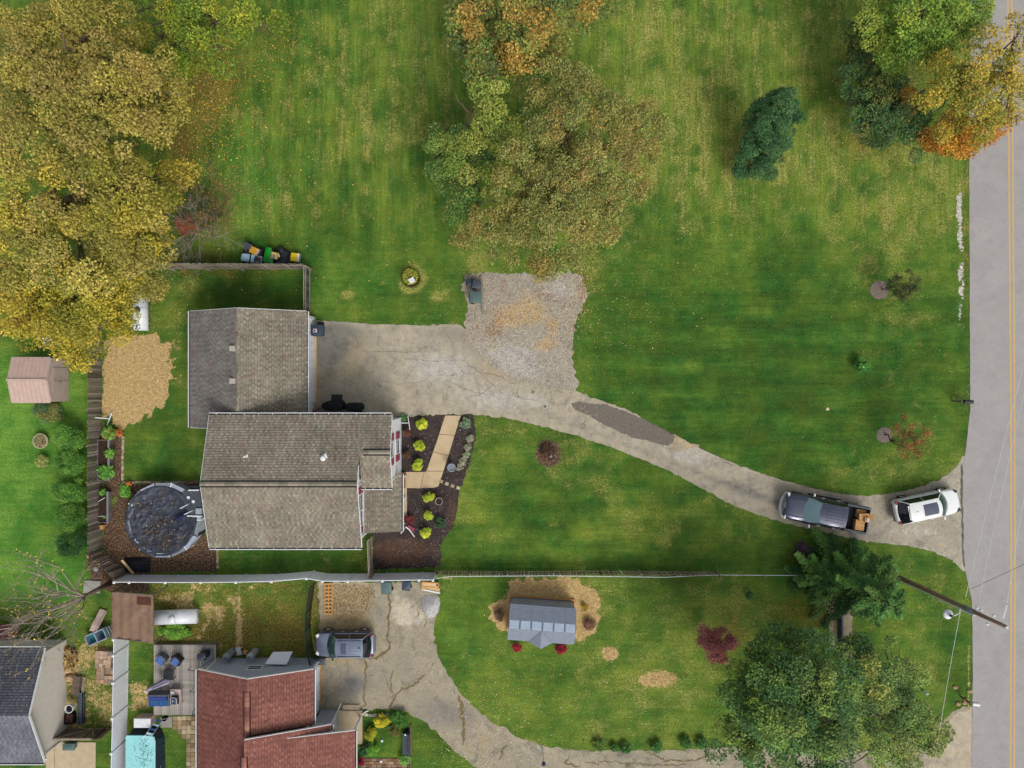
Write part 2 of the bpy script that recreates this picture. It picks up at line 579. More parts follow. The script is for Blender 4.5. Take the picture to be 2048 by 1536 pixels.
def shrub(name, label, x, y, r, h, palette, seed, lobe=0.16, den=60, leafd=0, leaf=0.07, bright=1.3, group=None, cat='shrub', mat='foliage', aspect=0.55, sx=1.0, rot=0.0, tilt=0.6, jit=0.16, low=-0.1, cov=4.5, nl=26):
    t = thing(name, label, cat, (x, y, 0), rot, group=group)
    N = min(9000, cov * math.pi * r * r * sx / (leaf * leaf * aspect * 0.5))
    lb = r * 0.36
    pts, ids, lc = crown([(0, 0, h * 0.42, r * 0.82, h * 0.5)], lb, nl / (r * r * .67), N / nl / (lb * lb * .87), seed, low=low, shell=.35)
    pts[:, 0] *= sx
    k = pts[:, 2] > 0.02
    col = tones(ids, lc, palette, seed + 3, bright=bright, jit=jit)
    g = np.random.default_rng(seed)
    quads('foliage', pts[k], leaf * g.uniform(0.7, 1.3, k.sum()), col[k], M[mat], t, aspect=aspect, tilt=tilt)
    mb = MB()
    for i in range(5):
        a = i * 1.257 + seed
        mb.tube([(0, 0, -0.03), (math.cos(a) * r * 0.25 * sx, math.sin(a) * r * 0.25, h * 0.35), (math.cos(a) * r * 0.5 * sx, math.sin(a) * r * 0.5, h * 0.6)], [0.02, 0.015, 0.006], 5)
    mb.build('stems', M['bark'], t, smooth=True)
    return t

def twigs(root, n_main, spread, hgt, lean, seed, r0=0.06, levels=3, first=None, bend=0.2):
    """bare branch skeleton -> list of tubes in local coordinates"""
    g = random.Random(seed)
    mb = MB()
    def grow(p, d, L, r, lv):
        pts = [p]; rs = [r]
        q = p.copy(); dd = d.copy()
        for i in range(3):
            dd = (dd + Vector((g.gauss(0, bend), g.gauss(0, bend), g.gauss(0, bend * 0.6) + 0.03))).normalized()
            q = q + dd * L / 3
            pts.append(q.copy()); rs.append(r * (1 - 0.27 * (i + 1)))
        mb.tube(pts, rs, 5 if lv > 1 else 4, cap=False)
        if lv > 0:
            for i in range(g.randint(3, 4)):
                k = g.choice((1, 2, 3))
                nd = (dd + Vector((g.gauss(0, 0.55), g.gauss(0, 0.55), g.gauss(0, 0.3)))).normalized()
                grow(pts[k], nd, L * g.uniform(0.45, 0.75), r * 0.5, lv - 1)
    for i in range(n_main):
        a = 2 * math.pi * i / n_main + g.uniform(-0.3, 0.3)
        d = Vector((math.cos(a) * spread + lean[0], math.sin(a) * spread + lean[1], hgt)).normalized()
        grow(Vector(root), d, math.hypot(spread, hgt) * g.uniform(0.7, 1.2), r0, levels)
    return mb
# ================================================================== GROUND
xs = np.concatenate([[-420, -220, -120, -70, -52], np.arange(-44, 44.01, 0.2), [52, 70, 120, 220, 420]])
ys = np.concatenate([[-420, -220, -120, -70, -48], np.arange(-34, 34.01, 0.2), [48, 70, 120, 220, 420]])
GX, GY = np.meshgrid(xs, ys)

FRONT_BED = [(803, 832), (946, 829), (952, 880), (938, 930), (926, 962), (918, 985), (915, 1020), (908, 1052), (888, 1078), (880, 1092), (884, 1112), (878, 1134), (748, 1138), (746, 1060), (803, 1060)]
POOL_SOIL = [(205, 1046), (232, 1000), (246, 968), (396, 967), (404, 1000), (416, 1090), (436, 1096), (436, 1140), (262, 1149), (205, 1100)]
BED_SOIL = [(203, 850), (245, 866), (246, 968), (230, 1000), (205, 1046)]
STRAW_W = [(214, 690), (240, 668), (300, 668), (338, 690), (344, 735), (338, 790), (320, 815), (290, 835), (262, 856), (240, 866), (222, 850), (204, 836), (204, 735)]
STRAW_SHED = [(1015, 1155), (1150, 1153), (1165, 1163), (1195, 1180), (1203, 1210), (1195, 1240), (1190, 1262), (1165, 1283), (1150, 1275), (1000, 1262), (985, 1240), (985, 1212), (1008, 1195)]
W_YARD = [(105, 1285), (170, 1280), (200, 1275), (226, 1280), (226, 1455), (130, 1455), (120, 1380), (125, 1330)]
RED_YARD = [(300, 1166), (612, 1160), (612, 1318), (440, 1318), (430, 1290), (300, 1290)]

def ground_fields(X, Y):
    PX = 1024 + X * FPX / CAM_H; PY = 768 - Y * FPX / CAM_H
    n1 = fbm(X / 5.5, Y / 5.5, 3, 4); n2 = fbm(X / 1.6, Y / 1.6, 9, 3); n3 = fbm(X / 14.0, Y / 14.0, 21, 3)
    up = 1 / (1 + np.exp((PY - 470) / 30))
    ur = up * 1 / (1 + np.exp(-(PX - 1150) / 60))
    n4 = fbm(X / 0.7, Y / 0.7, 15, 3)
    rl = ell(PX, PY, 1540, 740, 390, 210, 4); fr = ell(PX, PY, 1150, 1020, 260, 120, 4)
    dry = 0.28 + (0.5 - .3 * rl) * (n1 - 0.5) + (0.45 - .15 * rl + .45 * fr) * (n2 - 0.5) + 0.7 * (n4 - 0.5) + 0.3 * (n3 - 0.5)
    dry += 0.10 * up + 0.20 * ur
    vs = 0.5 + 0.5 * np.sin(PX / 26.0 * math.pi + 1.2 * n2)
    dry += up * (vs - 0.5) * 0.22 * (0.5 + n3)
    streak = fbm(X / 0.35, Y / 3.0, 33, 3)
    dry += up * (streak - 0.5) * 0.7 * (0.3 + n2)
    dry -= 0.34 * rl
    hsx = np.sin(PY / 29.0 * math.pi + 1.5 * n3)
    dry += rl * hsx * 0.05
    dry += 0.25 * ell(PX, PY, 1790, 640, 130, 120)
    dry += 0.2 * ell(PX, PY, 1800, 900, 120, 60)
    dry -= 0.25 * ell(PX, PY, 1250, 1120, 420, 30, 4)
    dry -= 0.22 * ell(PX, PY, 700, 560, 160, 110, 3)
    low = ell(PX, PY, 1160, 1330, 290, 190, 5)
    dry += low * 0.12
    nb = 1 / (1 + np.exp((PX - 175) / 12)) * 1 / (1 + np.exp(-(PY - 690) / 20)) * 1 / (1 + np.exp((PY - 1200) / 20))
    dry -= nb * 0.25
    bk = ell(PX, PY, 470, 575, 160, 55, 5) + ell(PX, PY, 320, 900, 90, 80, 5) + ell(PX, PY, 560, 1118, 150, 26, 5)
    dry -= bk * 0.0
    lit_b = .55 * ell(PX, PY, 470, 545, 170, 14, 4)
    dry += 0.45 * ell(PX, PY, 370, 580, 35, 30) * (0.4 + n2) + 0.3 * ell(PX, PY, 345, 640, 30, 40) * (0.4 + n2)
    # bare rings and patches
    ring = np.sqrt((PX - 823) ** 2 + (PY - 557) ** 2)
    dry += 0.75 * np.exp(-((ring - 25) / 6.0) ** 2) * (0.35 + n2)
    for (a, b, r, s) in ((690, 590, 9, 6), (697, 588, 10, .5), (695, 590, 14, .5), (875, 597, 14, .5), (662, 531, 12, .5), (757, 556, 9, .4), (766, 568, 8, .4), (950, 530, 26, .35), (1660, 818, 7, .5), (1375, 844, 9, .3)):
        dry += 0.5 * ell(PX, PY, a, b, r, r * 0.8)
    lush = 0.44 + 0.4 * (fbm(X / 4.0, Y / 4.0, 51, 4) - 0.5) + (0.75 - .2 * rl + .35 * fr) * (fbm(X / 1.3, Y / 1.3, 57, 4) - 0.5)
    lush += 0.26 * rl + 0.12 * bk - 0.06 * up - 0.05 * ur + rl * hsx * 0.09 + rl * (fbm(X / 3.0, Y / .4, 61, 3) - .5) * .5 + up * (vs - 0.5) * 0.30 + up * (streak - .5) * .5
    lush -= nb * 0.30
    lush += 0.15 * ell(PX, PY, 1250, 1125, 420, 24, 4) + 0.1 * fr * np.sin(PY / 20 * math.pi)
    lush -= 0.15 * low
    # litter: orange brown leaf mess below crowns
    lit = 0.9 * ell(PX, PY, 430, 150, 90, 90) + 0.8 * ell(PX, PY, 370, 290, 70, 70) + 0.5 * ell(PX, PY, 560, 60, 60, 60)
    lit += 0.5 * ell(PX, PY, 860, 260, 45, 60) + 0.35 * ell(PX, PY, 880, 100, 40, 80) + 0.8 * ell(PX, PY, 1700, 150, 40, 110) + 0.7 * ell(PX, PY, 1730, 280, 60, 40)
    lit += 0.55 * ell(PX, PY, 1480, 290, 40, 50) + 0.8 * ell(PX, PY, 1460, 1290, 60, 80) + 0.7 * ell(PX, PY, 1600, 1220, 60, 50) + 0.5 * ell(PX, PY, 430, 510, 110, 20)
    lit += 0.3 * ell(PX, PY, 1080, 545, 150, 40) + 0.9 * ell(PX, PY, 1640, 1225, 25, 25) + 0.5 * ell(PX, PY, 100, 500, 280, 260, 4)
    lit = (lit + lit_b) * (0.45 + 1.1 * n2)
    # dirt on the road verge
    road_e = np.exp(-((PX - 1936) / 5.0) ** 2)
    soil = np.zeros_like(X)
    def inside(poly, w=4.0, nz=10.0):
        d = psd(PX, PY, poly) + (n2 - 0.5) * nz + (fbm(X / 0.4, Y / 0.4, 77, 2) - 0.5) * nz
        return 1 / (1 + np.exp(np.clip(d / w * 2, -30, 30)))
    soil = np.maximum(soil, inside(POOL_SOIL, 3, 8))
    soil = np.maximum(soil, 0.8 * inside(BED_SOIL, 4, 10))
    soil = np.maximum(soil, 0.95 * inside([(175, 1100), (262, 1140), (300, 1168), (300, 1185), (225, 1186), (180, 1160)], 5, 14))
    soil = np.maximum(soil, 0.75 * ell(PX, PY, 1097, 907, 30, 32, 6))
    soil = np.maximum(soil, 0.5 * inside([(634, 1168), (655, 1166), (650, 1232), (640, 1250), (632, 1300), (626, 1300), (628, 1200)], 4, 8))
    straw = inside(STRAW_W, 4, 24)
    straw = np.maximum(straw, .7 * ell(PX, PY, 350, 720, 22, 70) * (n4 > .5) * (.3 + n2))
    straw = np.maximum(straw, 0.95 * inside(STRAW_SHED, 4, 16))
    straw = np.maximum(straw, inside([(1203, 1295), (1222, 1292), (1236, 1302), (1234, 1318), (1212, 1322), (1203, 1312)], 1.5, 3))
    straw = np.maximum(straw, 0.85 * ell(PX, PY, 1318, 1358, 46, 20, 3) * (0.6 + 0.8 * n2))
    straw = np.maximum(straw, 0.55 * inside(W_YARD, 5, 24) * (0.5 + 0.8 * n4))
    ry = inside(RED_YARD, 4, 10)
    straw = np.maximum(straw, ry * np.clip((n1 * 0.6 + n4 * 0.8 - 0.66) * 2.2, 0, 0.6))
    lit += ry * (.22 + 1.2 * n2) + 0.9 * inside([(616, 1160), (640, 1164), (640, 1300), (626, 1316), (618, 1250)], 4, 6)
    straw = np.maximum(straw, 0.75 * np.exp(-((PX - 478) / 9.0) ** 2) * ry * (0.4 + n2))
    straw = np.maximum(straw, 0.6 * inside([(258, 1370), (300, 1360), (304, 1420), (262, 1425)], 5, 14))
    straw = np.maximum(straw, 0.6 * inside([(226, 1292), (258, 1290), (258, 1300), (226, 1300)], 3, 6))
    straw = np.maximum(straw, 0.55 * inside([(868, 1149), (915, 1152), (905, 1160), (868, 1160)], 3, 6))
    straw = np.maximum(straw, 0.6 * ell(PX, PY, 1020, 1188, 16, 16) * 0 )
    straw = np.maximum(straw, 0.55 * np.exp(-((PX - 1938) / 4.5) ** 2) * (PY > 1290) )
    dry += ry * 0.3; lit += 0.6 * inside(W_YARD, 5, 20) * (.4 + n2)
    # pale gravel washed onto the verge
    grav = np.exp(-((PX - (1927 - 6 * ((PY - 470) / 150) ** 0 + 7 * (n2 - 0.5))) / 7.0) ** 2) * ell(PX, PY, 1927, 490, 60, 150, 6) * np.clip(.1 + 3.0 * (fbm(X / .5, Y / 1.2, 91, 3) - .38), 0, 1)
    grav = np.maximum(grav, 0.45 * np.exp(-((PX - 1935) / 3.5) ** 2) * (PY > 640) * (PY < 930))
    lit += 0.7 * np.exp(-((PX - 1934) / 5.0) ** 2) * (PY < 640) + 0.4 * np.exp(-((PX - 1938) / 6.0) ** 2) * (PY > 1100)
    cool = nb * .9 + .8 * ell(PX, PY, 480, 360, 90, 110) * (.3 + n2) + .35 * ell(PX, PY, 640, 560, 160, 60, 4) + .25 * rl * (n2 + .2) + .4 * ell(PX, PY, 560, 1118, 150, 24, 5) + .3 * ell(PX, PY, 900, 1290, 60, 90) + .3 * (n1 - .4)
    return [np.clip(a, 0, 1) for a in (dry, soil, straw, lush, lit, grav, up, cool)]

def make_ground():
    ny, nx = GX.shape
    v = np.stack([GX, GY, np.zeros_like(GX)], -1).reshape(-1, 3).astype(np.float32)
    idx = np.arange(nx * ny).reshape(ny, nx)
    f = np.stack([idx[:-1, :-1], idx[:-1, 1:], idx[1:, 1:], idx[1:, :-1]], -1).reshape(-1, 4)
    me = bpy.data.meshes.new('ground')
    me.vertices.add(len(v)); me.loops.add(f.size); me.polygons.add(len(f))
    me.vertices.foreach_set('co', v.ravel())
    me.loops.foreach_set('vertex_index', f.ravel().astype(np.int32))
    me.polygons.foreach_set('loop_start', np.arange(0, f.size, 4, dtype=np.int32))
    me.update()
    F6 = ground_fields(GX, GY)
    for nm, tr, al in (('wear', F6[:3], F6[6]), ('growth', F6[3:6], F6[7])):
        a = me.attributes.new(nm, 'FLOAT_COLOR', 'POINT')
        c = np.ones((nx * ny, 4), np.float32)
        for i in range(3): c[:, i] = tr[i].ravel()
        c[:, 3] = al.ravel()
        a.data.foreach_set('color', c.ravel())
    t = NT('lawn')
    w = t.sep(t.attr('wear')); g = t.sep(t.attr('growth'))
    na = t.noise(1.6, 5, 0.7); nb = t.noise(3.6, 5, 0.75); nc = t.noise(8.5, 4, 0.75); nd = t.noise(19, 3, 0.75)
    st_ = lambda v, k=3.0: t.math('MULTIPLY', t.math('SUBTRACT', v, 0.5), k)
    fine = t.math('ADD', t.math('ADD', st_(na, .9), st_(nb, 1.1)), st_(nc, .9))      # roughly -0.5..0.5
    lu = t.math('ADD', g[0], t.math('MULTIPLY', fine, 1.0))
    green = t.ramp(lu, [(0.02, C('85933a')), (0.26, C('647f2e')), (0.5, C('466a25')), (0.74, C('32551d')), (1.0, C('234217'))])
    hue = t.ramp(t.noise(0.45, 5, 0.7), [(0.38, C('7f8a34')), (0.62, C('3a7434'))])
    green = t.mix(green, hue, 0.25)
    cool = t.ramp(lu, [(0.05, C('6fa040')), (0.45, C('458430')), (0.8, C('2d6226')), (1.0, C('214c20'))])
    green = t.mix(green, cool, t.math('MULTIPLY', t.smooth(t.attr('growth', 'Alpha'), 0.0, 1.0), .75))
    dr = t.math('ADD', w[0], t.math('MULTIPLY', fine, 0.7))
    col = t.mix(green, t.ramp(nc, [(0.36, C('838a40')), (0.64, C('aaa558'))]), t.math('MULTIPLY', t.smooth(dr, 0.26, 1.0), 0.85))
    lt = t.math('ADD', g[1], t.math('MULTIPLY', fine, 0.9))
    col = t.mix(col, t.ramp(nc, [(0.36, C('57492a')), (0.5, C('7a602f')), (0.64, C('a58443'))]), t.math('MULTIPLY', t.smooth(lt, 0.35, 1.2), 0.75))
    st = t.math('ADD', w[2], t.math('MULTIPLY', fine, 0.75))
    col = t.mix(col, t.ramp(nc, [(0.36, C('b09360')), (0.5, C('c3a671')), (0.64, C('d2b683'))]), t.smooth(st, 0.36, 0.68))
    so = t.math('ADD', w[1], t.math('MULTIPLY', fine, 0.5))
    col = t.mix(col, t.ramp(nc, [(0.36, C('43342b')), (0.5, C('604b3c')), (0.64, C('8a745e'))]), t.smooth(so, 0.36, 0.64))
    gv = t.math('ADD', g[2], t.math('MULTIPLY', fine, 1.1))
    col = t.mix(col, t.ramp(nd, [(0.36, C('a89f92')), (0.64, C('dcd6cc'))]), t.smooth(gv, 0.42, 0.6))
    upm = t.attr('wear', 'Alpha')
    vst = t.ramp(t.noise(1.0, 4, .7, map_scale=(4.5, .35, 1)), [(.4, .84), (.6, 1.16)]); hst = t.ramp(t.noise(1.0, 4, .7, map_scale=(.3, 4.0, 1)), [(.4, .9), (.6, 1.1)])
    grass = t.math('SUBTRACT', 1.0, t.smooth(st, .36, .68), clamp=True)
    col = t.mix(col, vst, t.math('MULTIPLY', upm, grass), 'MULTIPLY')
    col = t.mix(col, hst, t.math('MULTIPLY', t.math('SUBTRACT', 1.0, upm), grass), 'MULTIPLY')
    amt = t.math('ADD', .3, t.math('MULTIPLY', grass, .55))
    col = t.mix(col, t.ramp(nd, [(0.36, 0.5), (0.64, 1.5)]), amt, 'MULTIPLY')
    col = t.mix(col, t.ramp(nc, [(0.36, 0.58), (0.64, 1.38)]), amt, 'MULTIPLY')
    col = t.mix(col, t.ramp(nb, [(0.36, 0.72), (0.64, 1.25)]), 0.85, 'MULTIPLY')
    t.bump(t.math('ADD', nc, t.math('MULTIPLY', nd, 0.6)), 0.7, 0.03)
    me.materials.append(t.out(col, 0.95, 0.1))
    o = bpy.data.objects.new('ground', me)
    COL.objects.link(o)
    o['kind'] = 'structure'
make_ground()

# ------------------------------------------------------------------ sheets (drive, gravel, beds)
def dens(poly, step, amp, seed=0, closed=True):
    r = random.Random(seed); out = []
    n = len(poly)
    for i in range(n if closed else n - 1):
        a = Vector(poly[i][:2]); b = Vector(poly[(i + 1) % n][:2])
        L = (b - a).length; k = max(1, int(L / step))
        nr = Vector((-(b - a).y, (b - a).x)).normalized() if L > 0 else Vector((0, 0))
        for j in range(k):
            p = a.lerp(b, j / k)
            if j: p = p + nr * r.gauss(0, amp)
            out.append((p.x, p.y))
    if not closed: out.append(tuple(poly[-1][:2]))
    return out

def smooth_poly(poly, it=2):
    for _ in range(it):
        q = []
        for i in range(len(poly)):
            a = poly[i]; b = poly[(i + 1) % len(poly)]
            q.append((a[0] * .75 + b[0] * .25, a[1] * .75 + b[1] * .25)); q.append((a[0] * .25 + b[0] * .75, a[1] * .25 + b[1] * .75))
        poly = q
    return poly

def sheet(name, poly_px, z, m, amp=0.04, step=0.25, seed=1, smooth=0, paint=None, grid=0.35, thick=0.0, kind='structure', parent=None):
    pw = [tuple(at(x, y)[:2]) for x, y in (smooth_poly(poly_px, smooth) if smooth else poly_px)]
    pw = dens(pw, step, amp, seed)
    bm = bmesh.new()
    f = bm.faces.new([bm.verts.new((x, y, z)) for x, y in pw])
    if f.calc_area() and f.normal.z < 0: f.normal_flip()
    bm.normal_update(); bm.faces.ensure_lookup_table()
    if bm.faces[0].normal.z < 0: bmesh.ops.reverse_faces(bm, faces=bm.faces)
    if thick:
        r = bmesh.ops.extrude_face_region(bm, geom=list(bm.faces))
        bmesh.ops.translate(bm, verts=[v for v in r['geom'] if isinstance(v, bmesh.types.BMVert)], vec=(0, 0, thick))
    if paint:
        bmesh.ops.triangulate(bm, faces=bm.faces)
        X = [p[0] for p in pw]; Y = [p[1] for p in pw]
        for ax, lo, hi in ((0, min(X), max(X)), (1, min(Y), max(Y))):
            q = lo + grid
            while q < hi:
                no = (1, 0, 0) if ax == 0 else (0, 1, 0)
                co = (q, 0, 0) if ax == 0 else (0, q, 0)
                bmesh.ops.bisect_plane(bm, geom=bm.verts[:] + bm.edges[:] + bm.faces[:], plane_co=co, plane_no=no)
                q += grid
    me = bpy.data.meshes.new(name)
    bm.to_mesh(me); bm.free()
    me.materials.append(m)
    if paint:
        n = len(me.vertices)
        co = np.empty(n * 3); me.vertices.foreach_get('co', co); co = co.reshape(-1, 3)
        a = me.attributes.new('stain', 'FLOAT_COLOR', 'POINT')
        c = np.ones((n, 4), np.float32)
        tr = paint(1024 + co[:, 0] * FPX / CAM_H, 768 - co[:, 1] * FPX / CAM_H, co[:, 0], co[:, 1])
        for i in range(3): c[:, i] = np.clip(tr[i], 0, 1)
        a.data.foreach_set('color', c.ravel())
    o = bpy.data.objects.new(name, me)
    COL.objects.link(o)
    if parent is not None: o.parent = parent
    elif kind: o['kind'] = kind
    return o

def pave_mat(name, base, grain=(0.75, 1.2), dark='77736c', tan='b8a27e', light='d2cfc8', gs=30, crack=None, mot=.35):
    t = NT(name)
    s = t.sep(t.attr('stain'))
    n0 = t.noise(0.5, 6, 0.68); n1 = t.noise(2.2, 6, 0.72); n2 = t.noise(gs, 3, 0.65); n3 = t.noise(gs * 2.6, 2, 0.5)
    col = t.mix(C(base[0]), C(base[1]), t.smooth(n0, 0.35, 0.65))
    def ch(v, k): return t.smooth(t.math('ADD', v, t.math('MULTIPLY', t.math('SUBTRACT', t.math('ADD', t.math('MULTIPLY', n1, 0.7), t.math('MULTIPLY', n2, 0.3)), 0.5), k)), 0.25, 0.85)
    col = t.mix(col, C(dark), t.math('MULTIPLY', ch(s[0], 1.1), 0.85))
    col = t.mix(col, C(tan), t.math('MULTIPLY', ch(s[1], 1.2), 0.9))
    col = t.mix(col, C(light), t.math('MULTIPLY', ch(s[2], 1.0), 0.9))
    col = t.mix(col, t.ramp(n1, [(0.36, 0.84), (0.64, 1.12)]), min(.8, mot * 2.3), 'MULTIPLY')
    col = t.mix(col, t.ramp(t.noise(0.9, 5, .7), [(0.38, C('9fa6ad', KC)), (0.5, 0.98), (0.62, C('e8dcc6', KC * 1.25))]), mot, 'MULTIPLY')
    col = t.mix(col, t.ramp(n2, [(0.34, grain[0]), (0.66, grain[1])]), 0.9, 'MULTIPLY')
    col = t.mix(col, t.ramp(n3, [(0.34, grain[0]), (0.66, grain[1])]), 0.7, 'MULTIPLY')
    if crack:
        v = t.n.new('ShaderNodeTexVoronoi'); v.feature = 'DISTANCE_TO_EDGE'; v.inputs['Scale'].default_value = crack[0]
        mp = t.n.new('ShaderNodeVectorMath'); mp.operation = 'ADD'
        sc = t.n.new('ShaderNodeVectorMath'); sc.operation = 'SCALE'; sc.inputs['Scale'].default_value = 0.6
        t.l.new(t.noise(1.2, 4, 0.6, which='Color'), sc.inputs[0])
        t.l.new(t.tc.outputs['Object'], mp.inputs[0]); t.l.new(sc.outputs[0], mp.inputs[1]); t.l.new(mp.outputs[0], v.inputs['Vector'])
        line = t.smooth(v.outputs['Distance'], 0.0, crack[1])
        part = t.smooth(n0, 0.42, 0.6)
        col = t.mix(col, C('5a564f'), t.math('MULTIPLY', t.math('SUBTRACT', 1.0, line), t.math('MULTIPLY', part, 0.7)))
    t.bump(t.math('ADD', n2, n3), 0.4, 0.012)
    return t.out(col, 0.92, 0.18)

M['drive'] = pave_mat('drive', ('bdb29c', 'b0a793'), (0.82, 1.14), dark='807d77', tan='b5a285', light='c4bfb4', gs=16, crack=(0.55, 0.012))
M['gravel'] = pave_mat('gravel', ('bdb3a2', 'aea693'), (0.55, 1.35), dark='8e867a', tan='cfae78', light='cfcac2', gs=22)
M['drive_old'] = pave_mat('drive_old', ('b3a890', 'a59c88'), (0.7, 1.22), dark='79787a', tan='b79f72', light='d3c8b2', gs=14, crack=(0.35, 0.012))
M['road'] = pave_mat('road', ('aca8a5', 'a6a29f'), (0.86, 1.12), dark='979492', tan='b0a6a0', light='b6b2ae', gs=26, mot=.12)
M['mulch'] = pave_mat('mulch', ('4c4240', '3f3634'), (0.5, 1.5), dark='2e2727', tan='6d5140', light='8a7d6f', gs=18)
M['walk'] = pave_mat('walk', ('cbb593', 'c2aa86'), (0.88, 1.1), dark='a08a69', tan='b8a07a', light='d8c6a8', gs=16)
M['pad'] = pave_mat('pad', ('c8bca6', 'bcae96'), (0.85, 1.12), dark='a08c6c', tan='c8aa78', light='dac9b0', gs=14)

def P_drive(px, py, x, y):
    d = 0.85 * ell(px, py, 672, 668, 60, 26) + 0.8 * ell(px, py, 670, 695, 45, 30) + 0.6 * ell(px, py, 650, 735, 30, 60) + 0.45 * ell(px, py, 700, 795, 60, 20)
    d += 0.5 * ell(px, py, 900, 665, 60, 22) + 0.5 * ell(px, py, 955, 700, 40, 30) + 0.3 * ell(px, py, 770, 700, 30, 40)
    u = (px - 1060) * 0.93 + (py - 800) * 0.36; v = -(px - 1060) * 0.36 + (py - 800) * 0.93
    d += 0.5 * np.exp(-((v - 14) / 8.0) ** 2) * (px > 1060) + 0.25 * np.exp(-((v + 18) / 8.0) ** 2) * (px > 1250)
    d += 0.3 * ell(px, py, 1480, 990, 130, 40)
    tn = 0.6 * ell(px, py, 715, 690, 30, 30) + 0.6 * ell(px, py, 700, 745, 50, 30) + 0.5 * ell(px, py, 780, 820, 60, 14) + 0.6 * ell(px, py, 640, 780, 16, 50) + 0.5 * ell(px, py, 1040, 745, 60, 30) + 0.5 * ell(px, py, 970, 735, 30, 30)
    lt = 0.8 * ell(px, py, 880, 735, 90, 40) + 0.7 * ell(px, py, 1000, 800, 90, 30) + 0.4 * np.exp(-((v + 2) / 9.0) ** 2) * (px > 1060) + 0.7 * ell(px, py, 1400, 900, 60, 25)
    lt += 0.4 * (px > 1760)
    return d, tn, lt
DRIVE = [(624, 641), (700, 645), (760, 648), (820, 650), (880, 649), (918, 649), (934, 662), (945, 690), (985, 730), (1040, 762), (1100, 776), (1148, 780), (1200, 800), (1260, 822), (1330, 862), (1400, 897), (1470, 927), (1540, 953), (1620, 975), (1680, 988), (1730, 992), (1790, 986), (1850, 972), (1895, 950), (1918, 925), (1924, 912), (1960, 912), (1960, 1150), (1926, 1142), (1905, 1120), (1865, 1102), (1810, 1090), (1750, 1085), (1690, 1075), (1600, 1053), (1540, 1038), (1470, 1012), (1400, 975), (1330, 938), (1250, 905), (1150, 870), (1060, 847), (1010, 835), (945, 829), (890, 830), (800, 834), (640, 842), (624, 840)]
drive = sheet('driveway', DRIVE, 0.012, M['drive'], 0.035, 0.22, 3, paint=P_drive)

def P_gravel(px, py, x, y):
    tn = 0.9 * ell(px, py, 1020, 635, 45, 26) + 0.8 * ell(px, py, 1065, 625, 30, 18) + 0.9 * ell(px, py, 1105, 655, 16, 20) + 0.9 * ell(px, py, 1090, 690, 26, 14) + 0.5 * ell(px, py, 1060, 590, 30, 20)
    d = 0.4 * ell(px, py, 1000, 570, 40, 30) + 0.5 * ell(px, py, 945, 625, 12, 30)
    lt = 0.8 * ell(px, py, 1020, 710, 60, 26) + 0.7 * ell(px, py, 1120, 580, 40, 30) + 0.5 * ell(px, py, 1060, 745, 60, 20)
    return d, tn, lt
GRAVEL = [(930, 548), (962, 545), (1020, 547), (1060, 548), (1110, 546), (1150, 545), (1166, 560), (1176, 590), (1164, 612), (1152, 640), (1146, 680), (1145, 720), (1148, 750), (1156, 772), (1150, 790), (1120, 788), (1060, 778), (1000, 752), (955, 715), (930, 672), (932, 640), (935, 610), (925, 575)]
sheet('gravel_pad', GRAVEL, 0.007, M['gravel'], 0.09, 0.18, 5, paint=P_gravel)

sheet('gravel_apron', [(1340, 868), (1400, 893), (1330, 905), (1350, 888)], 0.016, M['gravel'], 0.06, 0.15, 8, paint=lambda px, py, x, y: (px * 0, px * 0 + .5, px * 0))
def P_apron(px, py, x, y):
    return 0.4 * ell(px, py, 1890, 1040, 30, 40) + .3 * ell(px, py, 1760, 1040, 30, 30), 0.35 * ell(px, py, 1880, 1090, 50, 30), 0.5 * ell(px, py, 1830, 1060, 60, 20)
sheet('gravel_drive_end', [(1640, 985), (1730, 993), (1790, 987), (1850, 973), (1895, 951), (1916, 928), (1923, 940), (1925, 1139), (1904, 1118), (1864, 1100), (1810, 1088), (1750, 1083), (1700, 1074), (1660, 1040)], 0.016, M['gravel'], 0.08, 0.2, 9, paint=P_apron)
sheet('asphalt_patch', [(1143, 806), (1158, 803), (1180, 807), (1210, 809), (1250, 822), (1290, 840), (1325, 857), (1350, 872), (1346, 884), (1336, 892), (1315, 887), (1290, 880), (1262, 874), (1235, 862), (1205, 848), (1180, 832), (1155, 822), (1145, 814)], 0.021, M['patch_asphalt'], 0.03, 0.12, 4)

def P_old(px, py, x, y):
    d = 0.8 * ell(px, py, 705, 1370, 40, 30) + 0.5 * ell(px, py, 760, 1230, 20, 30) + 0.5 * ell(px, py, 860, 1420, 60, 40) + 0.4 * ell(px, py, 930, 1440, 50, 50) + 0.6 * ell(px, py, 1250, 1510, 40, 14) + 0.4 * ell(px, py, 800, 1330, 60, 60)
    tn = 0.8 * ell(px, py, 680, 1250, 60, 20) + 0.9 * ell(px, py, 700, 1200, 46, 46) + 0.5 * ell(px, py, 690, 1320, 50, 20) + 0.5 * ell(px, py, 970, 1480, 20, 30)
    lt = 0.95 * ell(px, py, 820, 1235, 36, 22) + 0.5 * ell(px, py, 800, 1200, 30, 30) + 0.4 * ell(px, py, 870, 1350, 40, 40) + 0.4 * ell(px, py, 1060, 1500, 50, 30)
    return d, tn, lt
DRIVE2 = [(636, 1164), (868, 1164), (876, 1195), (872, 1235), (868, 1262), (874, 1305), (893, 1345), (925, 1392), (975, 1438), (1030, 1472), (1075, 1488), (1150, 1500), (1240, 1502), (1340, 1500), (1440, 1494), (1600, 1500), (1760, 1500), (1850, 1470), (1900, 1430), (1926, 1412), (1944, 1412), (1944, 1640), (1100, 1640), (1000, 1570), (945, 1532), (895, 1488), (855, 1446), (800, 1420), (760, 1418), (722, 1420), (700, 1426), (636, 1426), (636, 1330), (640, 1260)]
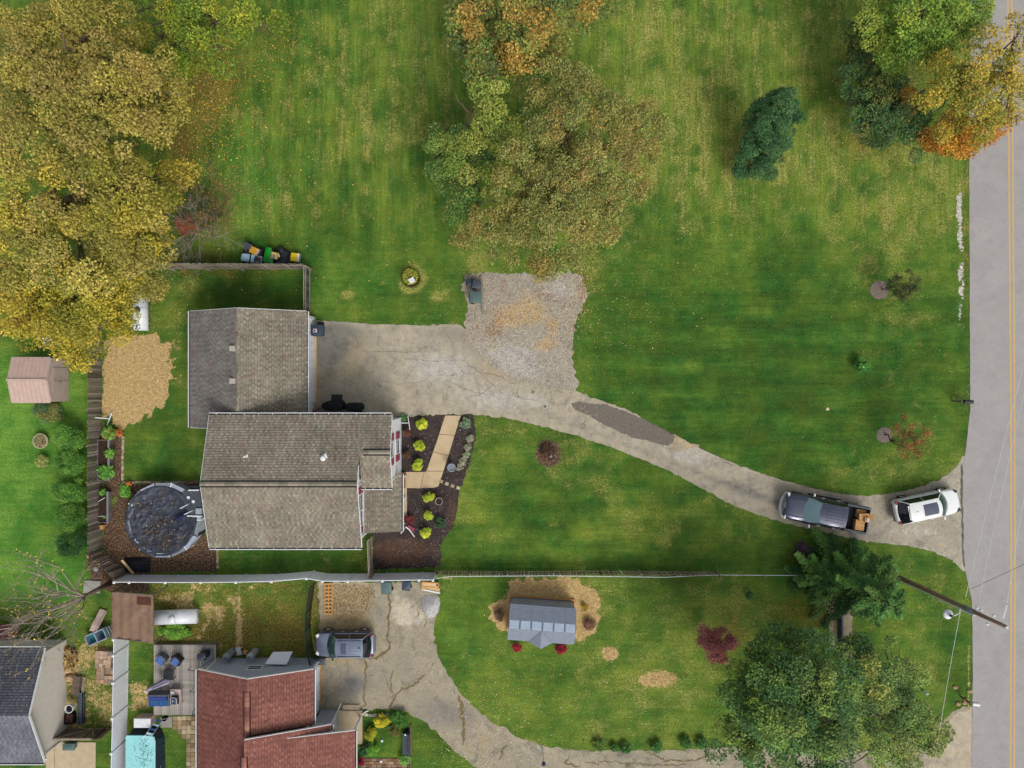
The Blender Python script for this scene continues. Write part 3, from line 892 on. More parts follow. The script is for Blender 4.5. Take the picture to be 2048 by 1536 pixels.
drive2 = sheet('neighbour_driveway', DRIVE2, 0.010, M['drive_old'], 0.06, 0.25, 6, paint=P_old)
sheet('drive_apron_south', [(1850, 1500), (1888, 1450), (1915, 1425), (1943, 1416), (1943, 1600), (1840, 1600)], 0.015, M['pad'], 0.05, 0.2, 7, paint=lambda px, py, x, y: (px * 0 + .25, px * 0 + .1, px * 0))

def strip(mb, pts_px, w, z, seed=0, jag=0.05, taper=True):
    r = random.Random(seed)
    p = [Vector(at(x, y)[:2]) for x, y in pts_px]
    q = []
    for i in range(len(p) - 1):
        k = max(1, int((p[i + 1] - p[i]).length / 0.18))
        for j in range(k):
            a = p[i].lerp(p[i + 1], j / k)
            q.append(a + Vector((r.gauss(0, jag), r.gauss(0, jag))))
    q.append(p[-1])
    n = len(q); vs = []
    for i, a in enumerate(q):
        d = (q[min(n - 1, i + 1)] - q[max(0, i - 1)]).normalized()
        nn = Vector((-d.y, d.x))
        ww = w * 0.5 * r.uniform(0.45, 1.3) * (min(1, (i + 1) / 3, (n - i) / 3) if taper else 1)
        vs += [(a.x + nn.x * ww, a.y + nn.y * ww, z), (a.x - nn.x * ww, a.y - nn.y * ww, z)]
    mb.add(vs, [(2 * i + 1, 2 * i + 3, 2 * i + 2, 2 * i) for i in range(n - 1)])

mk('crack_dirt', '8a7a58', '6f6244', 8, 0.95, 0.1, 0.4)
mk('crack_dark', '77716a', '625d57', 8, 0.95, 0.1)
for i, (pts, w) in enumerate([
    ([(778, 1188), (779, 1230), (776, 1262), (779, 1290), (776, 1300), (765, 1310), (735, 1316)], 0.26),
    ([(730, 1316), (731, 1350), (729, 1380), (729, 1408), (722, 1420)], 0.2),
    ([(775, 1418), (786, 1398), (800, 1382), (825, 1370), (850, 1352)], 0.24),
    ([(786, 1398), (784, 1370), (782, 1350), (786, 1338)], 0.14),
    ([(918, 1390), (924, 1420), (928, 1455), (926, 1490)], 0.34),
    ([(764, 1314), (766, 1324), (772, 1330)], 0.07),
    ([(800, 1250), (801, 1262), (796, 1270)], 0.06), ([(835, 1215), (838, 1235), (828, 1238)], 0.1),
    ([(852, 1238), (851, 1256)], 0.18),
    ([(1000, 1520), (1004, 1500), (1016, 1490)], 0.2), ([(1140, 1515), (1128, 1525), (1160, 1535)], 0.16), ([(1290, 1500), (1330, 1522), (1400, 1520), (1415, 1505)], 0.16),
    ([(1170, 1525), (1220, 1522), (1300, 1530), (1380, 1528)], 0.1), ([(1410, 1510), (1440, 1515)], 0.09)]):
    mb = MB(); strip(mb, pts, w * .7, 0.0145 + 0.0006 * i, i + 3, .07)
    mb.build('crack', M['crack_dirt'], drive2)
for i, (pts, w) in enumerate([
    ([(740, 704), (780, 703), (830, 705), (858, 690)], 0.035), ([(785, 712), (790, 720), (782, 735)], 0.03), ([(800, 716), (860, 722), (930, 720)], 0.03),
    ([(930, 725), (960, 745), (985, 770), (1010, 790)], 0.035), ([(890, 760), (930, 778), (975, 790)], 0.03), ([(960, 745), (1000, 752), (1030, 770)], 0.03),
    ([(945, 740), (955, 770), (960, 795)], 0.025), ([(1104, 805), (1095, 818), (1080, 826)], 0.03), ([(1172, 833), (1168, 845), (1163, 850)], 0.07),
    ([(1020, 790), (1050, 798), (1075, 800)], 0.025), ([(690, 675), (706, 690)], 0.025), ([(1355, 940), (1357, 955)], 0.05), ([(985, 770), (960, 790), (935, 795)], 0.025),
    ([(830, 705), (835, 728), (820, 745)], 0.022), ([(760, 760), (800, 768), (850, 764)], 0.022), ([(1430, 905), (1448, 922), (1470, 932)], 0.05)]):
    mb = MB(); strip(mb, pts, w, 0.0155 + 0.0003 * i, i + 40, 0.035)
    mb.build('crack', M['crack_dark'], drive)
mb = MB()
for (x, y, r) in ((1066, 784, 0.10), (1090, 813, 0.11), (1037, 793, 0.07), (1108, 805, 0.07)):
    c = at(x, y); mb.lathe((c.x, c.y, 0.0), [(r, 0.016), (r * 0.6, 0.024)], 12)
mb.build('asphalt_lump', M['patch_asphalt'], drive)

# road
def P_road(px, py, x, y):
    n = fbm(x / 3.0, y / 3.0, 5, 3)
    return 0.35 * np.exp(-((px - 1960) / 10.0) ** 2) * n + 0.4 * ell(px, py, 1995, 316, 12, 12), n * 0.25, 0.45 * np.exp(-((px - 1985) / 18.0) ** 2) * n
road_l = [(1938, -2600), (1938, -200), (1938, 300), (1939, 640), (1940, 820), (1931, 900), (1925, 930), (1924, 1110), (1934, 1160), (1943, 1200), (1945, 1330), (1943, 1536), (1942, 1800), (1940, 4200)]
road_r = [(2106, 4200), (2108, 1536), (2108, 768), (2104, 0), (2100, -2600)]
road = sheet('road', road_l + road_r, 0.026, M['road'], 0.012, 0.5, 12, paint=P_road, grid=1.2)
mb = MB(); strip(mb, [(1923, 930), (1923, 1000), (1925, 1060), (1926, 1110), (1928, 1135)], 0.16, 0.030, 4, 0.02); mb.build('edge_crack', M['crack_dark'], road)
for off in (0.0, 7.6):
    L = [(2013.5 + off, -2600), (2013.5 + off, 0), (2016 + off, 384), (2019 + off, 768), (2020 + off, 1152), (2018.5 + off, 1536), (2017 + off, 4200)]
    mb = MB(); vs = []
    dl = []
    for i in range(len(L) - 1):
        k = 40
        for j in range(k): dl.append((L[i][0] + (L[i + 1][0] - L[i][0]) * j / k, L[i][1] + (L[i + 1][1] - L[i][1]) * j / k))
    for (x, y) in dl:
        p = at(x, y); q = at(x + 3.3, y)
        vs += [(p.x, p.y, 0.031), (q.x, q.y, 0.031)]
    mb.add(vs, [(2 * i + 1, 2 * i, 2 * i + 2, 2 * i + 3) for i in range(len(dl) - 1)])
    mb.build('centre_line', M['line_yellow'], road)

# mulch bed, walkway
def P_mulch(px, py, x, y):
    n = fbm(x / 1.2, y / 1.2, 8, 3)
    tn = 0.9 * ell(px, py, 810, 1105, 75, 30, 3) * (0.5 + n) + 0.6 * ell(px, py, 905, 1030, 18, 50) + 0.4 * ell(px, py, 945, 880, 12, 50)
    return 0.4 * n, tn, 0.35 * ell(px, py, 890, 1040, 30, 40) * n + 0.25 * ell(px, py, 925, 890, 20, 60) * n
sheet('mulch_bed', FRONT_BED, 0.018, M['mulch'], 0.06, 0.2, 14, paint=P_mulch)
WALK = [(890, 831), (922, 831), (877, 973), (868, 976), (812, 976), (812, 943.5), (850, 943)]
walkway = thing('walkway', 'angled tan concrete front walkway between the driveway and the porch', 'walkway', at(860, 930))
del walkway['category']; del walkway['label']; walkway['kind'] = 'structure'
def slab(poly, z0, z1, m, parent, name='slab', bevel=0.012):
    mb = MB(); mb.prism([tuple(at(x, y)[:2]) for x, y in poly], z0, z1)
    return mb.build(name, m, parent, w=True, bevel=bevel)
t = NT('walk_slab')
n1 = t.noise(1.5, 5, 0.6); n2 = t.noise(20, 3, 0.6)
wcol = t.mix(t.ramp(n1, [(0.3, C('c2aa85')), (0.7, C('d2bd9a'))]), t.ramp(n2, [(0.3, 0.88), (0.7, 1.1)]), 0.9, 'MULTIPLY')
t.bump(n2, 0.2, 0.01); M['walk_slab'] = t.out(wcol, 0.88, 0.2)
for q in ([(890.3, 831), (921.7, 831), (909.3, 870), (878.5, 868)], [(878.2, 868.8), (909, 870.8), (897, 911), (866.6, 902.8)], [(866.3, 903.6), (896.7, 911.8), (887, 941.8), (853.2, 941.6)],
          [(852.6, 942.4), (886.7, 942.6), (877, 972), (868, 975.5), (842, 976), (849, 943.5)], [(812, 943.6), (848.3, 943.6), (841.3, 976), (812, 976)]):
    slab(q, -0.05, 0.055, M['walk_slab'], walkway)
step = thing('porch_step', 'narrow brown brick step joining the front walkway to the house porch', 'step', at(807, 960))
mb = MB(); a = at(803, 944); b = at(811.6, 976)
mb.box(((a.x + b.x) / 2, (a.y + b.y) / 2, 0.09), (b.x - a.x, a.y - b.y, 0.18)); mb.build('tread', nmat('brick_brown', 'a0704e', '8a5d40', 6, 0.9), step, w=True, bevel=0.01)

# grass tufts near camera plane: loose blades over the whole lawn
def no_grass(PX, PY):
    m = np.zeros(PX.shape, bool)
    for p in (DRIVE, GRAVEL, DRIVE2, FRONT_BED, POOL_SOIL, STRAW_W): m |= psd(PX, PY, p) < 0
    m |= PX > 1936
    return m
def scatter_grass(n):
    g = np.random.default_rng(5)
    X = g.uniform(-37.5, 33.5, n); Y = g.uniform(-28.5, 28.5, n)
    PX = 1024 + X * FPX / CAM_H; PY = 768 - Y * FPX / CAM_H
    k = ~no_grass(PX, PY)
    X, Y, PX, PY = X[k], Y[k], PX[k], PY[k]
    dry, soil, straw, lush, lit, grav = ground_fields(X, Y)[:6]
    k = (soil < 0.35) & (straw < 0.5) & (grav < 0.5)
    X, Y, dry, lush = X[k], Y[k], dry[k], lush[k]
    n = len(X)
    deep = np.array(lin('4a742c')); mid = np.array(lin('6b9238')); tan = np.array(lin('a4a262'))
    c = deep * lush[:, None] + mid * (1 - lush[:, None])
    w = np.clip((dry + g.normal(0, 0.2, n) - 0.45) * 1.5, 0, 1)[:, None]
    c = (c * (1 - w) + tan * w) / KC * np.exp(g.normal(0, 0.42, (n, 1)))
    nr = g.normal(0, 1, (n, 3)); nr[:, 2] = np.abs(nr[:, 2]) * 0.8 + 0.25
    z = g.uniform(0.015, 0.05, n)
    o = quads('grass', np.stack([X, Y, z], 1), g.uniform(0.05, 0.11, n), c, M['foliage'], nrm=nr, aspect=0.4)
    o['kind'] = 'stuff'
scatter_grass(150000)

# fallen leaves
def scatter_leaves(name, spots, palette, seed, size=(0.07, 0.13), z=(0.02, 0.045), clip=None):
    g = np.random.default_rng(seed)
    P = []
    for (px, py, rx, ry, n) in spots:
        q = np.stack([px + g.normal(0, rx, n), py + g.normal(0, ry, n)], 1)
        P.append(q)
    P = np.concatenate(P)
    k = (P[:, 0] < 1936) & (P[:, 0] > -60) & (P[:, 1] > -60) & (P[:, 1] < 1600)
    for bx in ((381, 616, 800, 860), (396, 830, 785, 1098), (395, 1336, 715, 1600)):
        k &= ~((P[:, 0] > bx[0]) & (P[:, 0] < bx[2]) & (P[:, 1] > bx[1]) & (P[:, 1] < bx[3]))
    if clip:
        q = np.zeros(len(P), bool)
        for c in clip: q |= psd(P[:, 0], P[:, 1], c) < 0
        k &= q
    P = P[k]
    n = len(P)
    c = np.stack([(P[:, 0] - 1024) * CAM_H / FPX, (768 - P[:, 1]) * CAM_H / FPX, g.uniform(z[0], z[1], n)], 1)
    pal = np.array([lin(h) for h in palette]) / KC
    col = pal[g.integers(0, len(pal), n)] * np.exp(g.normal(0, 0.22, (n, 1)))
    o = quads(name, c, size[0] * .6 + (size[1] - size[0] * .6) * g.random(n) ** 1.8, np.minimum(col, 0.85), M['fallen'], tilt=0.35, aspect=0.7)
    o['kind'] = 'stuff'
scatter_leaves('fallen_leaves', [(410, 190, 50, 80, 2200), (380, 320, 50, 60, 1200), (560, 90, 60, 60, 700), (560, 250, 110, 120, 700), (450, 400, 80, 60, 400),
    (150, 480, 160, 180, 900), (720, 480, 140, 100, 220), (300, 620, 60, 60, 200)], ['d9b93a', 'c9a23a', 'b98a35', 'e2cf7a', '8f6f34', 'c7862f'], 3)
scatter_leaves('fallen_leaves', [(1270, 560, 110, 70, 500), (1220, 650, 60, 70, 350), (1400, 200, 160, 150, 250), (1150, 590, 14, 50, 500), (1165, 560, 12, 30, 300), (1110, 1440, 160, 60, 400), (990, 1400, 60, 60, 700), (940, 1500, 60, 60, 700),
    (1200, 1330, 160, 90, 160), (880, 620, 120, 60, 180), (1500, 480, 200, 60, 120), (1150, 820, 30, 12, 150), (1680, 300, 60, 60, 300)], ['e6d9b0', 'd9c27a', 'cfae68', 'b98a45', 'efe6c8', 'a9813f'], 4, (0.05, 0.10))
scatter_leaves('fallen_leaves', [(985, 660, 12, 14, 400), (945, 650, 10, 20, 160), (1000, 590, 12, 25, 220), (1095, 590, 20, 12, 200), (1165, 590, 8, 30, 300), (1140, 650, 8, 40, 180), (1600, 1225, 30, 30, 500), (1440, 1240, 40, 60, 300), (1740, 290, 40, 20, 500), (1700, 200, 14, 60, 400), (1935, 520, 3, 90, 250), (1940, 1330, 3, 90, 200)], ['a2683a', 'b5703f', '8a5a32', 'c48a52', '9a4f30'], 6, (0.05, 0.11))
scatter_leaves('fallen_leaves', [(330, 1080, 40, 30, 500), (250, 1080, 30, 50, 350), (300, 1130, 50, 10, 220), (240, 1190, 20, 20, 120), (540, 1220, 60, 50, 500), (170, 1350, 30, 60, 300)], ['b58a4a', '9a6a38', 'd1b071', '8a5a32', 'c2783a'], 8, (0.05, 0.1))
# wood chips and pebbles in the beds
scatter_leaves('mulch_chips', [(855, 900, 35, 50, 1400), (850, 1010, 35, 50, 1400), (890, 1060, 20, 30, 500), (820, 1105, 45, 20, 1200), (930, 890, 8, 40, 400)], ['2e2a2a', '5e5450', '77695f', '463c38', '8c8078'], 9, (0.05, 0.12), (0.025, 0.05), [FRONT_BED])
scatter_leaves('straw', [(272, 760, 40, 50, 700), (290, 720, 40, 30, 300), (1090, 1165, 60, 8, 900), (1175, 1210, 12, 30, 1100), (1005, 1220, 10, 25, 400), (1218, 1307, 8, 8, 300), (1318, 1358, 24, 9, 700), (1160, 1260, 16, 12, 400), (170, 1400, 30, 40, 500)], ['cdae74', 'e0c68e', 'b6935a', 'd8bd86', 'a8884f'], 10, (0.03, 0.09), (0.015, 0.04), [STRAW_W, STRAW_SHED, W_YARD, [(1190, 1280), (1380, 1300), (1380, 1390), (1240, 1390), (1190, 1330)]])
# ================================================================== BUILDINGS
def shingles(o, u, v, Lu, Lv, pal, m, parent, seed, course=0.17, tab=0.165, var=0.05):
    """courses of separate shingle tabs laid on a roof plane; o eave corner, u along eave, v up the slope (unit)"""
    g = np.random.default_rng(seed)
    o = np.array(o); u = np.array(u); v = np.array(v)
    nrm = np.cross(u, v); nrm /= np.linalg.norm(nrm)
    if nrm[2] < 0: nrm = -nrm
    V = []; Fc = []; T = []
    P_ = np.array([lin(h) for h in pal]) / KC
    nv = int(Lv / course)
    cs = Lv / nv
    for j in range(nv):
        s0 = j * cs; s1 = min(Lv, s0 + cs * 1.25)
        x = -tab * (.5 * (j % 2) + g.uniform(0.05, 0.35)); i_ = 0
        while x < Lu:
            w = tab * g.uniform(0.9, 1.1)
            a = max(0, x + 0.005); b = min(Lu, x + w - 0.005)
            x += w
            if b - a < 0.03: continue
            lift = 0.028 + g.uniform(0, 0.008)
            jit = g.uniform(-0.012, 0.012)
            e0 = o + v * max(0, s0 + jit); e1 = o + v * s1
            base = len(V)
            V += [e0 + u * a + nrm * lift, e0 + u * b + nrm * lift, e1 + u * b + nrm * 0.006, e1 + u * a + nrm * 0.006,
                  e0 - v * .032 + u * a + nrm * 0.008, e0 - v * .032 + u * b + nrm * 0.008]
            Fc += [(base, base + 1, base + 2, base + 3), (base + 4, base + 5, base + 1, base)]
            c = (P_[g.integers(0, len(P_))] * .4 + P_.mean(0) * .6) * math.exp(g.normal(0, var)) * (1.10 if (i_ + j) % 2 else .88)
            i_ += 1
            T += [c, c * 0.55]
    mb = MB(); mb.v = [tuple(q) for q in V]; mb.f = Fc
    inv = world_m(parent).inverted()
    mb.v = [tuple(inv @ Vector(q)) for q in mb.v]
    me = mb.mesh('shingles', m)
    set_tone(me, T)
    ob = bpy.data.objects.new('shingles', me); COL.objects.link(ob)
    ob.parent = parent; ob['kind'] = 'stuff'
    return ob

def roof_plane(parent, p0, p1, p3, pal, m, seed, deck='wood_brown', th=0.09, name='roof', **kw):
    """p0->p1 eave, p0->p3 rake. thick deck + shingle tabs"""
    p0, p1, p3 = Vector(p0), Vector(p1), Vector(p3)
    u = p1 - p0; v = p3 - p0
    n = u.cross(v).normalized()
    if n.z < 0: n = -n
    q = [p0, p1, p1 + v, p3]
    mb = MB()
    mb.add([a for a in q] + [a - n * th for a in q], [(0, 1, 2, 3), (7, 6, 5, 4), (0, 4, 5, 1), (1, 5, 6, 2), (2, 6, 7, 3), (3, 7, 4, 0)])
    r = mb.build(name, M[deck], parent, w=True, fix=True)
    shingles(p0, u.normalized(), v.normalized(), u.length, v.length, pal, m, r, seed, **kw)
    return r

def gutter(parent, p, q, out, m='white_paint', name='gutter', hangers=0):
    p, q, out = Vector(p), Vector(q), Vector(out).normalized()
    mb = MB()
    c = out * 0.065
    mb.beam(p + c * 2 + Vector((0, 0, -0.02)), q + c * 2 + Vector((0, 0, -0.02)), 0.045, 0.12)
    mb.beam(p + c + Vector((0, 0, -0.075)), q + c + Vector((0, 0, -0.075)), 0.10, 0.02)
    g = mb.build(name, M[m], parent, w=True)
    MB().beam(p + c + Vector((0, 0, -0.055)), q + c + Vector((0, 0, -0.055)), 0.085, 0.012).build('gutter_trough', M['black_plastic'], g, w=True)
    if hangers:
        for i in range(hangers):
            a = p.lerp(q, (i + 0.5) / hangers)
            mb = MB(); mb.beam(a + out * 0.0 + Vector((0, 0, 0.015)), a + out * 0.15 + Vector((0, 0, 0.015)), 0.03, 0.015)
            mb.build('gutter_hanger', M[m], g, w=True)
    return g

def window(parent, x0, x1, y0, y1, z0, z1, nx, ny, panes=1, frame=0.055, depth=0.05, name='window'):
    """window on a wall whose outward normal is axis aligned (nx,ny); rectangle given along the wall"""
    mb = MB()
    if nx:
        x = x0
        def bx(a, b, c, d, dep, off): return ((x + nx * (off + dep / 2), (a + b) / 2, (c + d) / 2), (dep, b - a, d - c))
        a, b = y0, y1
    else:
        y = y0
        def bx(a, b, c, d, dep, off): return (((a + b) / 2, y + ny * (off + dep / 2), (c + d) / 2), (b - a, dep, d - c))
        a, b = x0, x1
    for r in (bx(a, a + frame, z0, z1, depth, 0), bx(b - frame, b, z0, z1, depth, 0), bx(a + frame, b - frame, z0, z0 + frame, depth + .015, 0), bx(a + frame, b - frame, z1 - frame, z1, depth, 0)):
        mb.box(*r)
    w = (b - a - 2 * frame)
    for i in range(1, panes):
        c = a + frame + w * i / panes
        mb.box(*bx(c - 0.035, c + 0.035, z0 + frame, z1 - frame, depth, 0))
    f = mb.build(name, M['white_paint'], parent, w=True)
    for i in range(panes):
        mb = MB()
        l = a + frame + w * i / panes + (0.035 if i else 0); r = a + frame + w * (i + 1) / panes - (0.035 if i < panes - 1 else 0)
        zm = (z0 + z1) / 2
        mb.box(*bx(l, r, z0 + frame, z1 - frame, 0.012, 0.004))
        mb.build('pane', M['glass_dark'], f, w=True)
        MB().box(*bx(l, r, zm - 0.012, zm + 0.012, 0.03, 0.004)).build('sash_bar', M['white_paint'], f, w=True)
    return f

def shutter(parent, x, y0, y1, z0, z1, nx):
    mb = MB()
    mb.box((x + nx * 0.025, (y0 + y1) / 2, (z0 + z1) / 2), (0.05, y1 - y0, z1 - z0))
    n = 9
    for i in range(n):
        z = z0 + (z1 - z0) * (i + .5) / n
        mb.box((x + nx * 0.055, (y0 + y1) / 2, z), (0.012, (y1 - y0) * 0.8, (z1 - z0) / n * 0.6))
    return mb.build('shutter', M['shutter'], parent, w=True)

def lap_wall(parent, poly, axis, pos, nrm, m, name='wall', lap=0.11, thick=0.16):
    """gable or plain wall: polygon in (along, z) extruded inward, with clapboard laps proud on the outside"""
    mb = MB()
    n = len(poly)
    def pt(a, z, d):
        return (pos + nrm * d, a, z) if axis == 'x' else (a, pos + nrm * d, z)
    vs = [pt(a, z, 0) for a, z in poly] + [pt(a, z, -thick) for a, z in poly]
    mb.add(vs, [tuple(range(n)), tuple(range(n, 2 * n))[::-1]] + [(i, i + n, (i + 1) % n + n, (i + 1) % n) for i in range(n)])
    zs = [z for a, z in poly]
    z = min(zs) + 0.02
    while z + lap < max(zs):
        zz = z + lap
        xsn = []
        for i in range(n):
            (a0, z0), (a1, z1) = poly[i], poly[(i + 1) % n]
            if (z0 - zz) * (z1 - zz) < 0: xsn.append(a0 + (a1 - a0) * (zz - z0) / (z1 - z0))
        if len(xsn) >= 2:
            a, b = min(xsn), max(xsn)
            mb.add([pt(a, z, 0.014), pt(b, z, 0.014), pt(b, zz, 0.003), pt(a, zz, 0.003), pt(a, z, 0.001), pt(b, z, 0.001)], [(0, 1, 2, 3), (4, 5, 1, 0)])
        z = zz
    return mb.build(name, M[m], parent, w=True, fix=False)

GREY = ['a19a87', '96907e', '8a8474', 'ada690', '7f796c', '98917e', 'b6af97', '918a7a', '857f72']
GREY_SHADED = ['8c8982', '827f79', '959189', '787572', '9d988e', '86827b']  # darker copy of GREY: shade of the garage's west slope painted in
REDS = ['8d5c52', '83524a', '996859', '7b4b44', 'a67562', '8a574f', '925f54']
RED_SHADED = ['7f5048', '764841', '89594e', '6d413c', '926254']  # darker copy of REDS: west slope shading put into the shingle colour
SLATE = ['575a63', '4d5059', '62656e', '464952', '6c6e75', '54565f']

def house_main():
    h = thing('house', 'white split-level house with a weathered grey-brown shingle roof and maroon shutters', 'house', (-13.8, -6.3, 0))
    ze, zr = 4.9, 6.25
    yn, yr, ysou = -2.01, -6.31, -10.61
    xw, xe, xb = -19.65, -9.77, -7.80
    sl = (zr - ze) / (yn - yr)
    yb = -4.37; zb = ze + (yn - yb) * sl; ybs = -6.72
    roof_plane(h, (xw, yn, ze), (xe, yn, ze), (xw, yr, zr), GREY, M['shingle_grey'], 1)
    roof_plane(h, (xw, ysou, ze), (xe, ysou, ze), (xw, yr, zr), GREY, M['shingle_grey'], 2)
    roof_plane(h, (xe, yn, ze), (xb, yn, ze), (xe, yb, zb), GREY, M['shingle_grey'], 3)
    roof_plane(h, (xe, ybs, ze + 0.0), (xb, ybs, ze), (xe, yb, zb), GREY, M['shingle_grey'], 4)
    # ridge vents
    for (xa, xz, y, z, s0, s1) in ((xw, xe - 0.02, yr, zr, 14, 1), (xe + 0.25, xb + 0.02, yb, zb, 5, 1)):
        mb = MB()
        n = int((xz - xa) / 0.3)
        for i in range(n):
            x0 = xa + (xz - xa) * i / n; x1 = xa + (xz - xa) * (i + 1) / n - 0.006
            mb.add([(x0, y + .15, z - .02), (x1, y + .15, z - .02), (x1, y, z + .055), (x0, y, z + .055), (x0, y - .15, z - .02), (x1, y - .15, z - .02),
                    (x0, y + .15, z - .05), (x1, y + .15, z - .05), (x0, y - .15, z - .05), (x1, y - .15, z - .05)],
                   [(0, 1, 2, 3), (3, 2, 5, 4), (6, 7, 1, 0), (4, 5, 9, 8)])
        me = mb.mesh('ridge_vent', M['shingle_grey'])
        inv = world_m(h).inverted()
        for v in me.vertices: v.co = inv @ v.co
        g = np.random.default_rng(3); T = []
        for i in range(n):
            c = np.array(lin(GREY[g.integers(0, 3)])) / KC * 1.05
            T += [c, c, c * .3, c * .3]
        set_tone(me, T)
        o = bpy.data.objects.new('ridge_vent', me); COL.objects.link(o); o.parent = h
        for sg in (-1, 1): MB().beam((xa, y + sg * .175, z - .005), (xz, y + sg * .175, z - .005), .06, .05).build('vent_slot', M['rubber'], o, w=True)
    # walls
    lap_wall(h, [(-19.35, 0), (-8.1, 0), (-8.1, 4.95), (-19.35, 4.95)], 'y', -2.42, 1, 'siding_white')
    lap_wall(h, [(-19.35, 0), (-9.9, 0), (-9.9, 4.95), (-19.35, 4.95)], 'y', -10.2, -1, 'siding_white')
    lap_wall(h, [(-2.6, 0), (-10.02, 0), (-10.02, 4.98), (yr, zr - 0.12), (-2.6, 4.98)], 'x', -19.35, -1, 'siding_white')
    lap_wall(h, [(-10.2, 0), (-6.5, 0), (-6.5, zr - 0.2), (yr, zr - .12), (-10.2, 4.96)], 'x', -9.95, 1, 'siding_white')
    lap_wall(h, [(-6.38, 0), (-2.42, 0), (-2.42, 4.98), (yb, zb - .11), (-6.38, 4.98)], 'x', -7.95, 1, 'siding_white')
    lap_wall(h, [(-9.95, 0), (-8.12, 0), (-8.12, 4.9), (-9.95, 4.9)], 'y', -6.38, -1, 'siding_white')
    lap_wall(h, [(-6.6, zb - 0.6), (-4.4, zb - .35), (yr, zr - .12)], 'x', xe - 0.12, 1, 'siding_white', name='gable')
    # rakes
    def rake(p, q):
        MB().beam(Vector(p) + Vector((0, 0, -.07)), Vector(q) + Vector((0, 0, -.07)), 0.03, 0.16).build('rake_board', M['white_paint'], h, w=True)
    e = 0.017
    rake((xw - e, yn, ze), (xw - e, yr, zr)); rake((xw - e, ysou, ze), (xw - e, yr, zr))
    rake((xe + e, ysou, ze), (xe + e, yr, zr)); rake((xb + e, yn, ze), (xb + e, yb, zb)); rake((xb + e, ybs, ze), (xb + e, yb, zb)); rake((xe + e, yr, zr), (xe + e, -5.2, zr - 0.35))
    gutter(h, (xw, yn, ze), (xb, yn, ze), (0, 1, 0), hangers=13)
    gutter(h, (xw, ysou, ze), (xe, ysou, ze), (0, -1, 0), hangers=13)
    gutter(h, (xe, ybs, ze), (xb, ybs, ze), (0, -1, 0), hangers=4)
    # windows on the bay front
    window(h, -7.95, 0, -4.82, -3.82, 1.0, 2.5, 1, 0)
    shutter(h, -7.95, -5.34, -4.88, 1.0, 2.5, 1); shutter(h, -7.95, -3.76, -3.30, 1.0, 2.5, 1)
    window(h, -7.95, 0, -4.86, -3.80, 3.45, 4.7, 1, 0)
    shutter(h, -7.95, -5.38, -4.92, 3.45, 4.7, 1); shutter(h, -7.95, -3.74, -3.28, 3.45, 4.7, 1)
    # window pair above the porch roof
    window(h, -9.95, 0, -9.35, -7.22, 3.75, 5.0, 1, 0, panes=2)
    shutter(h, -9.95, -9.88, -9.41, 3.75, 5.0, 1); shutter(h, -9.95, -7.16, -6.72, 3.75, 5.0, 1)
    # porch roof
    roof_plane(h, (-7.52, -10.03, 2.72), (-7.52, -6.46, 2.72), (-9.93, -10.03, 3.25), GREY, M['shingle_grey'], 8, name='porch_roof')
    roof_plane(h, (-7.52, -6.455, 2.72), (-7.52, -6.12, 2.72), (-7.93, -6.455, 2.72 + .41 * .22), GREY, M['shingle_grey'], 9, name='porch_roof')
    gutter(h, (-7.52, -10.03, 2.72), (-7.52, -6.12, 2.72), (1, 0, 0))
    for y in (-9.9, -8.1, -6.6):
        MB().box((-7.68, y, 1.37), (0.12, 0.12, 2.54)).build('porch_post', M['white_paint'], h, w=True, bevel=.01)
    MB().box((-8.74, -8.26, 0.08), (2.4, 3.5, 0.16)).build('porch_floor', M['concrete'], h, w=True)
    d = MB().box((-9.92, -6.95, 1.2), (0.06, 0.92, 2.05)).build('door', M['shutter'], h, w=True)
    MB().ball((-9.85, -7.3, 1.15), .04).build('handle', M['chrome'], d, w=True)
    # downspout
    MB().tube([(-7.5, -10.08, 2.6), (-7.6, -10.2, 2.4), (-7.6, -10.2, 0.25), (-7.35, -10.45, .12), (-7.0, -10.95, 0.08)], 0.045, 6).build('downspout', M['white_paint'], h, w=True)
    MB().box((-7.25, -10.35, 0.06), (0.55, 0.3, 0.12), -0.5).build('splash_block', M['shutter'], h, w=True, bevel=.02)
    # roof fittings
    for (x, y, r, hh) in ((645, 917, .17, .35), (490, 913, .07, .32)):
        zz = 4.9 + (768 - y) * 0
        p = at(x, y, 5.9)
        z0 = ze + (yn - p.y) * sl
        mb = MB()
        if r > .1:
            mb.lathe((p.x + .05, p.y, z0), [(0.08, -.05), (0.08, .22), (r, .24), (r * .9, .30), (.02, .34)], 14); mb.box((p.x + .1, p.y + .12, z0 + .03), (.3, .3, .02), 0.4, m=None)
            mb.build('vent_cap', M['white_paint'], h, w=True, smooth=False)
        else:
            mb.lathe((p.x, p.y, z0), [(0.14, .01), (.09, .05), (0.06, .06), (0.06, hh), (.05, hh + .01)], 12)
            mb.build('vent_pipe', M['white_paint'], h, w=True)
    # east bay corner boards + small hose reel trellis
    for y in (-2.44, -6.36):
        MB().box((-7.945, y, 2.45), (0.10, 0.10, 4.9)).build('corner_board', M['white_paint'], h, w=True)
    return h
house_main()

